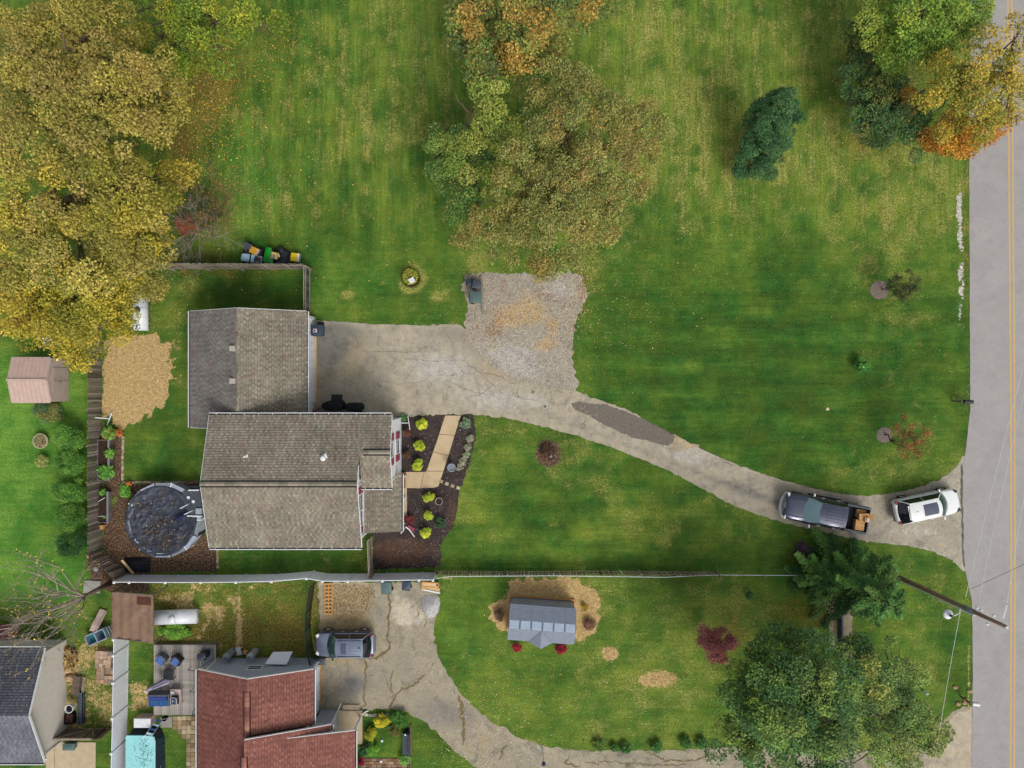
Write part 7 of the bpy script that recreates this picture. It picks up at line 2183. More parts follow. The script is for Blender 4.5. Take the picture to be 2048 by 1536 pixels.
# soft-sided pool with aqua cover
def small_pool():
    h = 1.05
    pl = [at(x, y, 0) for x, y in ((273, 1452), (311, 1451), (323, 1458), (330, 1474), (332, 1600), (262, 1600), (262, 1462))]
    tp = [at(x, y, h) for x, y in ((255, 1471), (302, 1471.5), (308, 1474), (310, 1482), (310, 1620), (252, 1620), (252, 1476))]
    c = Vector((at(290, 1500).x, at(290, 1500).y, 0))
    t = thing('swimming_pool', 'small rectangular pool with an aqua cover and dark panelled sides', 'pool', c)
    n = len(pl)
    MB().add([p - c for p in pl] + [Vector((q.x, q.y, h)) - c for q in tp], [(i, (i + 1) % n, n + (i + 1) % n, n + i) for i in range(n)]).build('wall', M['navy_vinyl'], t, fix=True)
    for i in range(n - 3):
        k = 5 if i in (0, 3) else 3
        for j in range(k):
            s = (j + .5) / k
            p = pl[i].lerp(pl[i + 1], s) - c; q = tp[i].lerp(tp[i + 1], s) - c; q.z = h
            mb = MB(); d = (p - q); out = Vector((p.x - q.x, p.y - q.y, 0)); mb.tube([p, q], .02, 5); mb.build('seam', M['slate_bin'], t)
    mb = MB(); k = [Vector((q.x, q.y, 0)) - c for q in tp]
    mb.prism([(q.x * 1.01, q.y) for q in k], h, h + .03)
    mb.build('cover', M['aqua'], t)
    a, b = k[0], k[5]
    MB().tube([Vector((q.x, q.y, h + .03)) for q in (k[6], k[0], k[1], k[2], k[3], k[4])], .05, 8).build('rim_tube', M['aqua'], t)
    p = pl[3].lerp(pl[4], .40).lerp(tp[3].lerp(tp[4], .40), .5) - c; p.z = h * .55
    MB().tube([p + Vector((.06 + .05 * math.sin(i * 1.9), -.035 * i, .05 * math.sin(i * 1.9))) for i in range(24)], .016, 5).build('lettering', M['lamp_white'], t)
    gg = np.random.default_rng(3); P_ = []
    for _ in range(170):
        q = at(289 + gg.normal(0, 9), 1505 + gg.normal(0, 22), h) - c
        if tp[0].y - c.y - .1 > q.y and tp[0].x - c.x + .1 < q.x < tp[2].x - c.x - .1: P_.append((q.x, q.y, h + .045))
    pal = np.array([lin(x) for x in ('3a5a48', '4a6a50', '6a7a58', '2f4a3e')]) / KC
    o = quads('leaf_litter', np.array(P_), gg.uniform(.06, .13, len(P_)), pal[gg.integers(0, 4, len(P_))], M['fallen'], t, tilt=.15, aspect=.4); o['kind'] = 'stuff'
    l = thing('pool_ladder', 'blue and white ladder standing over the corner of the small aqua pool', 'ladder', at(318, 1437, 0))
    o_ = Vector(at(318, 1437, 0))
    for (p0, p1) in (((316, 1434), (290, 1471)), ((326, 1438), (303, 1474))):
        p = at(*p0, .1) - o_; q = at(*p1, 1.45) - o_
        MB().tube([p, q, q + (q - p).normalized() * .1 + Vector((-.15, -.15, -.05)), q + Vector((-.3, -.4, -.8))], .025, 7).build('side_rail', M['lamp_white'], l)
    for i in range(4):
        s = .15 + .24 * i
        p = at(316, 1434, .1).lerp(at(290, 1471, 1.45), s) - o_; q = at(326, 1438, .1).lerp(at(303, 1474, 1.45), s) - o_
        MB().beam(p, q, .14, .03).build('rung', M['pale_blue'] if i % 2 else M['blue_deep'], l)
small_pool()
p = at(329, 1437, .3); t = thing('bucket', 'black bucket with a white handle at the foot of the pool ladder', 'bucket', (p.x, p.y, 0)); MB().lathe((0, 0, 0), [(.13, 0), (.19, .35), (.17, .35), (.13, .06)], 16, cap=False).lathe((0, 0, .05), [(.13, 0), (.01, .005)], 12, cap=False).build('pail', M['rubber'], t); MB().tube([(.19 * math.cos(a), .05, .35 + .15 * math.sin(a)) for a in np.linspace(0, math.pi, 12)], .012, 5).build('handle', M['lamp_white'], t)
# paver patio
def patio():
    t = thing('patio', None, None, at(365, 1450)); t['kind'] = 'structure'; del_ = None
    o = Vector(at(365, 1450)); cols = ['b5a27e', 'a58f6e', '9c7f64', 'c4b490', 'ad9678', '8d7a60']
    ms = []
    for c in cols:
        mb = MB(); mb.box((0, 0, .02), (.30, .30, .05)); ms.append(tone_mesh(mb, 'paver', M['paver'], np.array(lin(c)) / KC))
    r = random.Random(3); s = .325
    x0, y0 = at(346, 1432).x, at(346, 1432).y
    for j in range(16):
        for i in range(9):
            x = x0 + (i + .5) * s; y = y0 - (j + .5) * s
            px = 1024 + x * FPX / CAM_H; py = 768 - y * FPX / CAM_H
            if px > 398: continue
            lim = 346 if py < 1456 else 357 if py < 1465 else 366 if py < 1478 else 374
            if px < lim: continue
            inst('paver', r.choice(ms), t, (x - o.x + r.gauss(0, .008), y - o.y + r.gauss(0, .008), r.uniform(-.008, .012)), (r.gauss(0, .02), r.gauss(0, .02), r.gauss(0, .03)))
    mb = MB(); c = at(333, 1444) - o; mb.box((c.x, c.y, .02), (.82, .75, .04)); mb.build('slab', M['concrete_grey'], t)
patio()

# ---- canopy with brown tarp roof
def tarp():
    z = 2.1; cs = [at(x, y, z) for x, y in ((225, 1184), (306, 1190), (307, 1286), (224, 1276))]
    c = sum(cs, Vector()) / 4; t = thing('canopy', 'square shelter with a faded brown tarp roof between the white fences', 'canopy', (c.x, c.y, 0))
    def f(u, v):
        p = cs[0].lerp(cs[1], u).lerp(cs[3].lerp(cs[2], u), v) - Vector((c.x, c.y, 0))
        nn = float(fbm(np.array([u * 5.0]), np.array([v * 5.0]), 5, 4)[0]) - .5
        p.z = z + .35 * (1 - max(abs(2 * u - 1), abs(2 * v - 1))) * .5 - .12 * math.sin(math.pi * u) * math.sin(math.pi * v) + .18 * nn + (.03 * math.sin(28 * u)); return p
    mb = MB(); mb.patch(f, 30, 30); q = NT('tarp_cloth'); n1 = q.noise(1.2, 5, .65); n2 = q.noise(9, 3, .6, map_scale=(1, .25, 1))
    q.bump(n2, .4, .03); mb.build('tarp', q.out(q.ramp(n1, [(.3, C('7d6350')), (.55, C('8a6f5b')), (.75, C('6a5041'))]), .7, .25), t, smooth=True)
    mb = MB()
    for i in range(4):
        p = cs[i] - Vector((c.x, c.y, 0)); mb.beam((p.x, p.y, 0), (p.x, p.y, z), .08, .08)
        q2 = cs[(i + 1) % 4] - Vector((c.x, c.y, 0)); mb.beam((p.x, p.y, z - .02), (q2.x, q2.y, z - .02), .06, .06)
    mb.build('frame', M['wood_brown'], t)
    mb = MB(); p = f(.72, .12); mb.patch(lambda u, v: f(.60 + .36 * u, .06 + .16 * v) + Vector((0, 0, .025)), 8, 5); mb.build('patch', M['rust'], t)
tarp()
# toddler climber + slide
c = at(195, 1273, .5); t = thing('play_climber', 'faded teal and grey plastic play climber on the dirt', 'play set', (c.x, c.y, 0), math.radians(24))
mb = MB(); 
for (x0, x1, m, h) in ((-.85, 0.0, 'teal', .55), (.0, .75, 'teal', .75)):
    mb = MB(); w_ = .72
    mb.box(((x0 + x1) / 2, 0, .06), (x1 - x0, w_, .12)); mb.build('floor', M['teal'], t)
    mb = MB()
    for y in (-w_ / 2, w_ / 2): mb.box(((x0 + x1) / 2, y, h / 2), (x1 - x0, .07, h))
    for x in (x0, x1 - .04): mb.box((x, 0, h / 2), (.07, w_ - .08, h))
    mb.build('side_wall', M['siding_blue'], t, bevel=.03)
for i in range(3): MB().box((.84 + i * .1, 0, .5 - i * .15), (.1, .68, .06)).build('step', M['ash_grey'], t, bevel=.02)
c = at(197, 1241, .4); t = thing('play_slide', 'white plastic play slide behind the teal climber', 'slide', (c.x, c.y, 0), math.radians(72))
mb = MB()
for (a, b) in (((-.75, .62), (-.3, .55)), ((-.3, .55), (.2, .28)), ((.2, .28), (.7, .1))):
    mb.beam((a[0], 0, a[1]), (b[0], 0, b[1]), .42, .05)
    for y in (-.22, .22): mb.beam((a[0], y, a[1] + .05), (b[0], y, b[1] + .05), .05, .14)
mb.build('chute', M['siding_tan'], t); MB().box((-.6, 0, .28), (.08, .4, .56)).build('leg', M['siding_tan'], t)
t = thing('toddler_boat', 'faded red plastic tub lying on the grass beside the dark-roofed house', 'tub', at(12, 1262)); mb = MB()
mb.lathe((0, 0, 0), [(1.0, 0), (1.05, .22), (.95, .26), (.85, .1), (.01, .1)], 20, cap=False)
mb.v = [(v[0] * 1.0, v[1] * .5, v[2]) for v in mb.v]; mb.build('tub', M['red_plastic'], t)

# ---- paver stacks, log pile, planks beside the cream house
def stack(label, poly_n, px, py, nx, ny, nz, rz, seed, hole=()):
    p = at(px, py, .3); t = thing('paver_stack', label, 'pavers', (p.x, p.y, 0), rz); r = random.Random(seed); s = .29
    ms = []
    for c in ['c3a184', 'b08e72', 'cdb094', 'a68468', 'b9a08c', '9a8a80']:
        mb = MB(); mb.box((0, 0, .05), (s - .02, s - .02, .095)); ms.append(tone_mesh(mb, 'paver', M['paver'], np.array(lin(c)) / KC))
    for k in range(nz):
        for i in range(nx):
            for j in range(ny):
                if k == nz - 1 and (i, j) in hole: continue
                inst('paver', r.choice(ms), t, ((i - nx / 2 + .5) * s + r.gauss(0, .006), (j - ny / 2 + .5) * s + r.gauss(0, .006), k * .1), (0, 0, r.gauss(0, .02)))
    return t
stack('full pallet stack of tan pavers against the white fence', 0, 208, 1318, 4, 4, 4, math.radians(-4), 1)
stack('half-used stack of tan pavers with a plank on top', 0, 210, 1350, 4, 4, 4, math.radians(-3), 2, hole=((2, 2), (3, 2), (2, 3)))
p = at(206, 1345, .5); t = thing('plank', 'short brown plank lying on the half-used paver stack', 'plank', (p.x, p.y, .40)); MB().box((0, 0, .04), (.16, .85, .08), -.08).build('board', M['wood_weather'], t)
def logs():
    c = at(136, 1320); t = thing('log_pile', 'heap of split tan firewood along the cream wall', 'firewood', (c.x, c.y, 0)); r = random.Random(6)
    cols = ['b08a4e', 'c29a5c', '94703c', '7a5a34', 'cbb070', 'a8905a']
    ms = []
    for c2 in cols:
        mb = MB(); mb.prism([(-.07, -.06), (.08, -.05), (.02, .08)], -.19, .19); ms.append(tone_mesh(mb, 'log', M['board'], np.array(lin(c2)) / KC))
    for i in range(120):
        py = r.uniform(1296, 1334); w_ = 11 if py < 1325 else 8
        q = at(r.gauss(136, w_ * .8), py) - c
        inst('log', r.choice(ms), t, (q.x, q.y, r.uniform(.05, .35)), (math.pi / 2 + r.gauss(0, .25), r.uniform(0, 6.28), r.gauss(.6, .5)))
logs()
for i, (x, y, s) in enumerate(((134, 1340, .5), (138, 1357, .45))):
    p = at(x, y, .2); t = thing('boulder', ['tan flat boulder at the south end of the firewood heap', 'smaller tan boulder above the stacked planks'][i], 'rock', (p.x, p.y, 0)); r = random.Random(i)
    mb = MB(); mb.ball((0, 0, .15), (s * .75, s * .62, .22), 9, 5); mb.v = [(v[0] + r.gauss(0, .03), v[1] + r.gauss(0, .03), v[2] + r.gauss(0, .02)) for v in mb.v]; mb.build('stone', M['stone_tan'], t)
def planks(name, label, px, py, L, w_, n, rz, m, h=.3):
    p = at(px, py, h); t = thing(name, label, 'planks', (p.x, p.y, 0), rz)
    for k in range(2):
        for i in range(n):
            MB().box(((i - n / 2 + .5) * w_ / n, random.gauss(0, .03), h * (k + .5) / 2), (w_ / n - .012, L, h / 2 - .01)).build('board', M[m], t)
planks('plank_stack', 'stack of reddish-brown boards beside the cream wall', 151, 1372, 1.35, .5, 4, math.radians(-9), 'wood_brown')
planks('plank_stack', 'two pale narrow boards beside the brown board stack', 166, 1373, 1.3, .18, 2, math.radians(-7), 'wood_weather', .16)
p = at(160, 1418, .3); t = thing('pipe_stack', 'long dark blue-black corrugated pipes beside the cream wall', 'pipes', (p.x, p.y, 0))
for i in range(3):
    mb = MB(); L = 2.4 - .15 * i; n = 40; mb.tube([(-.16 + .16 * i, -L / 2 + L * j / n, .12 + .06 * (i == 1)) for j in range(n + 1)], [.085 if j % 2 else .10 for j in range(n + 1)], 9); mb.build('pipe', M['slate_bin'] if i < 2 else M['black_plastic'], t)
p = at(139, 1437, .3); t = thing('fire_pit', 'rusty square fire box with charred red contents', 'fire pit', (p.x, p.y, 0)); mb = MB()
for sx in (-1, 1): mb.box((sx * .3, 0, .2), (.05, .75, .4)); mb.box((0, sx * .36, .2), (.58, .05, .4))
mb.build('frame', M['rubber'], t); MB().patch(lambda u, v: Vector(((u - .5) * .56, (v - .5) * .68, .24 + .1 * float(fbm(np.array([u * 8]), np.array([v * 8]), 4, 2)[0]))), 8, 8).build('coals', M['rust'], t)
t = thing('concrete_pad', None, None, at(140, 1520)); t['kind'] = 'structure'; o = Vector(at(140, 1520))
for poly in ([(92, 1490), (108, 1484), (112, 1600), (92, 1600)], [(109, 1484), (192, 1484), (191, 1600), (113, 1600)]):
    MB().prism([((at(x, y) - o).x, (at(x, y) - o).y) for x, y in poly], -.05, .05).build('slab', M['concrete'], t, bevel=.01)

# ---- gas cylinders at the gable wall
def cyl(label, a_px, b_px, r, m):
    p, q = at(*a_px, .25), at(*b_px, 1.25); t = thing('gas_cylinder', label, 'cylinder', (p.x, p.y, 0), group=None)
    L = 1.2
    MB().lathe((0, 0, .02), [(r * .9, 0), (r, .06), (r, L - .12), (r * .85, L - .03), (r * .5, L + .02), (r * .12, L + .03)], 20).build('vessel', M[m], t, smooth=False)
    MB().lathe((0, 0, L + .03), [(r * .35, 0), (r * .35, .12), (r * .28, .12)], 12, cap=False).tube([(0, 0, 0), (0, 0, .1)], .03, 6).build('collar', M['galv'], t)
cyl('grey gas cylinder at the west corner of the grey-blue gable wall', (462, 1305), (451, 1314), .28, 'metal_grey')
cyl('grey gas cylinder with a shiny top nearer the gable window', (509, 1304), (502, 1311), .26, 'galv')
p = at(482, 1298); t = thing('white_sheet', 'small white bent sheet standing between the two gas cylinders', 'panel', (p.x, p.y, 0), .15); MB().beam((0, -.3, .35), (0, .3, .5), .34, .02).build('sheet', M['lamp_white'], t); MB().box((0, 0, .17), (.25, .05, .34)).build('foot', M['black_plastic'], t)
p = at(492, 1303); t = thing('wood_block', 'small tan wooden box between the gas cylinders', 'wood', (p.x, p.y, 0), -.15); MB().box((0, 0, .12), (.3, .26, .24)).build('block', M['wood_tan'], t, bevel=.015)

# ---- neighbour driveway things
def pallet():
    a, b = at(657, 1166, .1), at(655, 1229, .1); t = thing('pallet_row', 'two orange-tan wooden pallets laid end to end by the black fence', 'pallets', (a.x, b.y, 0))
    W = .62; L = a.y - b.y
    for i in range(9):
        y = .06 + (L - .12) * i / 8; MB().box((0, y, .14), (W, .10, .03), .03).build('slat', M['wood_tan'], t)
    for x in (-W / 2 + .04, 0, W / 2 - .04):
        MB().box((x, L / 2, .08), (.09, L, .08)).build('runner', M['wood_tan'], t)
pallet()
p = at(860, 1172, .3); t = thing('timber_crate', 'stack of pale new lumber at the end of the white vinyl fence', 'lumber', (p.x, p.y, 0), math.radians(-4))
for (x, y, z, sx, sy, m) in ((0, .22, .2, 1.25, .07, 'wood_tan'), (0, -.1, .2, 1.25, .07, 'wood_tan'), (-.6, .06, .2, .07, .3, 'wood_tan'), (.6, .06, .2, .07, .3, 'wood_tan'), (0, .06, .22, 1.1, .26, 'wood_light'), (.05, -.3, .1, 1.3, .26, 'wood_light'), (.15, -.42, .16, 1.2, .1, 'lamp_white')):
    MB().box((x, y, z), (sx, sy, .14 if m == 'wood_tan' else .06), 0 if m != 'lamp_white' else -.14).build('board', M[m], t)
MB().box((.5, .08, .27), (.1, .1, .04)).build('knot', M['rubber'], t)
def pile():
    c = at(858, 1212); t = thing('gravel_heap', 'pale grey heap of gravel below the new lumber', 'gravel', (c.x, c.y, 0))
    pts = [Vector(at(x, y)) - Vector(c) for x, y in ((842, 1190), (876, 1190), (881, 1200), (879, 1220), (872, 1232), (860, 1238), (850, 1232), (842, 1212))]
    mb = MB(); n = 40; ring = []
    import bisect
    pl = smooth_poly([(p.x, p.y) for p in pts], 2)
    k = len(pl); rings = 8
    for i in range(rings + 1):
        f = 1 - i / rings
        for (x, y) in pl:
            h = .45 * (1 - f ** 1.5) + random.gauss(0, .015) - (.02 if i == 0 else 0)
            mb.v.append((x * f, y * f, h))
    for i in range(rings):
        for j in range(k): mb.f.append((i * k + j, i * k + (j + 1) % k, (i + 1) * k + (j + 1) % k, (i + 1) * k + j))
    mb.build('heap', nmat('gravel_white', 'dcdad8', 'b4b1b0', 26, .95, .1, .8), t, smooth=True, fix=True)
    gg = np.random.default_rng(2); P_ = []
    for _ in range(900):
        f = math.sqrt(gg.random()); x, y = pl[gg.integers(0, k)]; P_.append((x * f, y * f, .45 * (1 - f ** 1.5) + .02))
    pal = np.array([lin(x) for x in ('d8d6d2', 'b9b6b2', '9a9794', 'e6e4e0')]) / KC
    o = quads('pebbles', np.array(P_), gg.uniform(.04, .08, 900), pal[gg.integers(0, 4, 900)], M['fallen'], t, aspect=.9); o['kind'] = 'stuff'
pile()
# stony rubble on the drive (brown)
def rubble():
    gg = np.random.default_rng(12); n = 2600; X = []; 
    pl = [(668, 1168), (750, 1168), (752, 1200), (735, 1228), (712, 1245), (690, 1252), (672, 1235), (662, 1215)]
    px = gg.uniform(655, 760, 9000); py = gg.uniform(1164, 1256, 9000)
    k = psd(px, py, pl) < -1
    px, py = px[k][:n], py[k][:n]; n = len(px)
    P_ = np.stack([(px - 1024) * CAM_H / FPX, (768 - py) * CAM_H / FPX, gg.uniform(.02, .06, n)], 1)
    pal = np.array([lin(x) for x in ('ac976f', '98825e', 'c0ab84', '877152', 'd0c09a', 'a08a66')]) / KC
    o = quads('rubble', P_, gg.uniform(.03, .10, n), pal[gg.integers(0, 6, n)] * np.exp(gg.normal(0, .1, (n, 1))), M['fallen'], aspect=.85); o['kind'] = 'stuff'
rubble()
def gravel_stones():
    gg = np.random.default_rng(14); px = gg.uniform(920, 1180, 16000); py = gg.uniform(544, 792, 16000)
    k = psd(px, py, GRAVEL) < -1; px, py = px[k], py[k]; n = len(px)
    P_ = np.stack([(px - 1024) * CAM_H / FPX, (768 - py) * CAM_H / FPX, gg.uniform(.015, .035, n)], 1)
    pal = np.array([lin(x) for x in ('cfc9bf', 'a39a8c', 'ded9d0', '867b6d', 'bdb19d', 'c8b48c')]) / KC
    o = quads('loose_gravel', P_, gg.uniform(.04, .085, n), pal[gg.integers(0, 6, n)] * np.exp(gg.normal(0, .12, (n, 1))), M['fallen'], aspect=.85); o['kind'] = 'stuff'
gravel_stones()
# bench + planter
p = at(812, 1488, .4); t = thing('garden_bench', 'dark slatted garden bench along the lawn edge', 'bench', (p.x, p.y, 0))
for i in range(5): MB().box((-.2 + .1 * i, 0, .42), (.08, 1.5, .03)).build('slat', M['slate_bin'], t)
for i in range(3): MB().box((.27, 0, .55 + .14 * i), (.03, 1.5, .09)).build('back_slat', M['slate_bin'], t)
for y in (-.7, .7):
    MB().box((0, y, .21), (.5, .06, .42)).build('leg', M['black_plastic'], t)
p = at(814, 1464, .4); t = thing('garden_ornament', 'black and white garden ornament at the head of the slatted bench', 'ornament', (p.x, p.y, 0)); MB().lathe((0, 0, 0), [(.1, 0), (.16, .3), (.1, .5), (.15, .6), (.02, .72)], 12).build('figure', M['rubber'], t); MB().ball((-.08, -.08, .6), .1, 8, 5).build('head', M['lamp_white'], t)
a, b = at(822, 1448), at(822, 1560); t = thing('landscape_timber', 'long dark timber edging the lawn beside the bench', 'timber', (a.x, a.y, 0)); MB().beam((0, 0, .06), (0, b.y - a.y, .06), .12, .12).build('beam', M['wood_brown'], t)
for i, (x, y, lab) in enumerate(((719, 1477, 'white oval stone against the red-roofed house wall'), (739, 1503, 'small white dish among the green plants'), (762, 1522, 'white broken ornament at the brick path'), (764, 1481, 'tiny white pebble beside the garden path'))):
    p = at(x, y); t = thing('garden_stone', lab, 'stone', p); MB().ball((0, 0, .05), (.1, .17 if i == 0 else .1, .06), 10, 5).build('stone', M['lamp_white'], t)
p = at(737, 1488); t = thing('watering_can', 'blue-grey watering can among the yellow garden plants', 'watering can', p); MB().lathe((.12, .05, 0), [(.13, 0), (.14, .2), (.1, .26), (.02, .27)], 14).tube([(0, 0, .1), (-.3, -.1, .2), (-.4, -.12, .25)], .025, 6).build('body', M['siding_blue'], t)
t = thing('stone_edging', 'row of flat pale stones at the top of the small front garden', 'edging', at(722, 1428))
r = random.Random(2)
for i in range(7):
    MB().box((.1 + .3 * i, -.05 + r.gauss(0, .04), .06), (.27, .2, .12), r.gauss(0, .1)).build('stone', M[r.choice(['stone_pale', 'ash_grey', 'concrete'])], t, bevel=.02)
t = thing('garden_path', None, None, at(760, 1530)); t['kind'] = 'structure'; o = Vector(at(760, 1530)); r = random.Random(9)
ms = []
for c in ['8f6a58', 'a08068', 'b59a80', '7d5c4c', '96806c']:
    mb = MB(); mb.box((0, 0, .02), (.33, .2, .05)); ms.append(tone_mesh(mb, 'brick', M['paver'], np.array(lin(c)) / KC))
for j in range(9):
    for i in range(9):
        q = Vector(at(728, 1519)) + Vector((.36 * i + (.18 if j % 2 else 0), -.23 * j, 0)) - o
        inst('brick', r.choice(ms), t, (q.x + r.gauss(0, .01), q.y + r.gauss(0, .01), r.uniform(-.005, .01)), (0, 0, r.gauss(0, .03)))
# lamp post on the south lawn edge
a = at(1085, 1497); t = thing('lamp_post', 'short white lamp post at the lower lawn edge', 'lamp', a)
MB().tube([(0, 0, 0), (0, 0, 1.9)], [.05, .04], 8).build('post', M['lamp_white'], t); MB().lathe((0, 0, 1.9), [(.07, 0), (.12, .06), (.12, .2), (.15, .22), (.02, .34)], 10).build('lantern', M['slate_bin'], t)
a = at(1846, 1382); t = thing('yard_sign', 'small white marker standing in the grass beside the dark tree', 'sign', a); MB().box((0, 0, .3), (.18, .05, .5), .4).build('panel', M['lamp_white'], t); MB().tube([(0, 0, 0), (0, 0, .3)], .02, 5).build('stake', M['metal_grey'], t)
for i, (x, y, lab) in enumerate(((1910, 1374, 'pale flat rock on the verge above the white mailbox'), (1938, 1382, 'pale rock at the road edge above the white mailbox'), (1916, 1407, 'flat tan rock left of the white mailbox, westernmost of its row'), (1928, 1405, 'flat tan rock nearest the white mailbox post'), (1931, 1399, 'small upright tan rock behind the white mailbox post'))):
    p = at(x, y); t = thing('rock', lab, 'rock', p); r = random.Random(i); mb = MB(); mb.ball((0, 0, .05), (.2, .13, .1), 8, 5); mb.v = [(v[0] + r.gauss(0, .02), v[1] + r.gauss(0, .02), v[2]) for v in mb.v]; mb.build('stone', M['stone_tan'], t)
# low retaining wall + walkway under the spruce
a, b = at(1678, 1205), at(1678, 1290); t = thing('retaining_wall', 'narrow grey wall beside the concrete strip under the spruce', 'wall', (a.x, a.y, 0)); MB().beam((.0, 0, .3), (.0, b.y - a.y, .3), .12, .6).build('wall', M['slate_bin'], t)
sheet('side_path', [(1682, 1190), (1704, 1190), (1706, 1330), (1686, 1330)], .014, M['pad'], .03, .2, 31, paint=lambda px, py, x, y: (px * 0 + .5, px * 0, px * 0))
sheet('side_path', [(1655, 1195), (1674, 1195), (1674, 1300), (1660, 1300)], .014, M['pad'], .03, .2, 32, paint=lambda px, py, x, y: (px * 0 + .2, px * 0 + .6, px * 0))
# mulch rings
for i, (x, y, r_, sd) in enumerate(((1759, 580, 19, 1), (1768, 870, 16, 2))):
    sheet('mulch_ring', [(x + r_ * math.cos(a), y + r_ * math.sin(a)) for a in np.linspace(0, 2 * math.pi, 16)[:-1]], .013, pave_mat('ring%d' % i, ('8d8078', '7a6d66'), (.6, 1.35), gs=18), .05, .2, 40 + i, paint=lambda px, py, x, y: (px * 0 + .2, px * 0 + .15, px * 0 + .15))
# clutter at the south-west corner of the yard: black tarp, pale board, round cap
c = at(272, 1131, .2); t = thing('tarp_heap', 'black tarp bundle in the corner by the vinyl fence', 'tarp', (c.x, c.y, 0)); mb = MB(); r = random.Random(3)
mb.patch(lambda u, v: Vector(((u - .5) * 1.9, (v - .5) * 1.1, .02 + (.45 * math.sin(math.pi * u) * math.sin(math.pi * v)) * (.5 + float(fbm(np.array([u * 5]), np.array([v * 5]), 6, 3)[0])))), 18, 14); mb.build('sheet', M['black_cloth'], t, smooth=True)
a, b = at(235, 1124, 1.3), at(264, 1149, .3); t = thing('plank', 'pale weathered board leaning across the black tarp corner', 'plank', (b.x, b.y, 0)); MB().beam((0, 0, .1), (a.x - b.x + .0, a.y - b.y, .75), .17, .05).build('board', M['wood_light'], t)
c = at(191, 1139, .1); t = thing('round_cover', 'round grey lid on the ground below the bare branches', 'lid', (c.x, c.y, 0)); MB().lathe((0, 0, 0), [(.16, 0), (.17, .05), (.14, .08), (.01, .09)], 14).build('lid', M['galv'], t)
c = at(183, 1174, .1); t = thing('paving_slab', 'grey-green concrete slab beside the brown tarp shelter', 'slab', (c.x, c.y, 0), -.05); MB().box((0, 0, .04), (1.2, .9, .08)).build('slab', M['concrete_grey'], t, bevel=.02)
# flower pots and tubs
c = at(82, 882, .3); t = thing('planter_tub', 'round tub of fading flowers on the bright lawn left of the fence', 'planter', (c.x, c.y, 0)); MB().lathe((0, 0, 0), [(.42, 0), (.55, .4), (.5, .4), (.45, .3), (.01, .32)], 20, cap=False).build('tub', M['stone_pale'], t)
g = np.random.default_rng(4); N = 500; a = g.uniform(0, 6.28, N); r = np.sqrt(g.uniform(0, 1, N)) * .46; pal = np.array([lin(x) for x in ('a8a070', '8a9a58', 'c8b890', '8a5a48', '6a7a40')]) / KC
quads('flowers', np.stack([r * np.cos(a), r * np.sin(a), g.uniform(.35, .55, N)], 1), g.uniform(.06, .12, N), pal[g.integers(0, 5, N)], M['foliage'], t)
# ================================================================== TREES AND SHRUBS
GOLD = ['aa9c42', '9e913e', '91863a', '838036', 'b4a64e', '7b7f38', '9c8644', 'ac9a52', '6d732f']
OLIVE = ['b0a032', '9c962f', 'c4ad3a', '8a8a2c', '7a7f2a', 'cbb440', '6f7326', 'a58a34']
def gold_pick(p, g): return g.integers(0, 9)
B = []
def wpt(px, py): q = at(px, py); return (q.x, q.y)
tree('maple_tree', 'huge golden tree filling the top left corner of the lawn', 'tree', wpt(200, 210),
     [(60, 70, 110, 11), (180, 60, 95, 12), (255, 130, 95, 11), (80, 190, 115, 13), (200, 180, 120, 13.5), (300, 190, 80, 11), (320, 240, 55, 9), (200, 280, 110, 12), (70, 290, 100, 12), (335, 175, 50, 9), (290, 270, 60, 10), (20, 130, 80, 11)],
     GOLD, 101, lobe=.85, den=3.4, leafd=430, leaf=.16, bright=1.12, pick=gold_pick, trunk_r=.4)
tree('maple_tree', 'broad olive-gold tree between the corner tree and the wooden fence', 'tree', wpt(190, 430),
     [(90, 400, 110, 11.5), (220, 390, 105, 12), (300, 370, 58, 9), (345, 340, 35, 8), (60, 500, 100, 11), (180, 500, 105, 12), (280, 470, 75, 10), (320, 440, 50, 8.5), (300, 540, 50, 8), (250, 550, 60, 9)],
     GOLD[3:] + OLIVE[:4], 102, lobe=.85, den=3.4, leafd=430, leaf=.16, bright=1.12, trunk_r=.36)
tree('maple_tree', 'yellow-olive tree hanging over the tan metal shed', 'tree', wpt(130, 610),
     [(50, 600, 85, 10), (150, 610, 80, 10), (230, 600, 55, 8), (200, 660, 52, 7.5), (110, 660, 60, 8), (30, 655, 45, 8), (160, 700, 42, 6.5), (70, 640, 60, 8.5), (255, 570, 45, 7), (250, 640, 28, 6)],
     OLIVE, 103, lobe=.8, den=3.8, leafd=430, leaf=.16, bright=1.12, trunk_r=.3)
tree('ash_tree', 'bright yellow-green tree along the top edge beside the corner tree', 'tree', wpt(400, 60),
     [(260, 25, 55, 6), (320, 50, 60, 6.5), (390, 40, 60, 7), (450, 55, 55, 6.5), (360, 100, 45, 5.5), (500, 40, 50, 6), (540, 55, 32, 5), (440, 100, 38, 5), (300, 90, 45, 5), (365, 130, 25, 4)],
     ['8f9a2c', 'a0a030', '6f8a2a', '5a7a26', 'b8ac34', '7a9030', '4f6e24'], 104, lobe=.8, den=2.8, leafd=300, leaf=.18, bright=1.15, trunk_r=.25)
def orange_pick(p, g):
    return g.integers(0, 4) if g.random() < (.5 if p[2] > 7.4 else .12) else g.integers(4, 9)
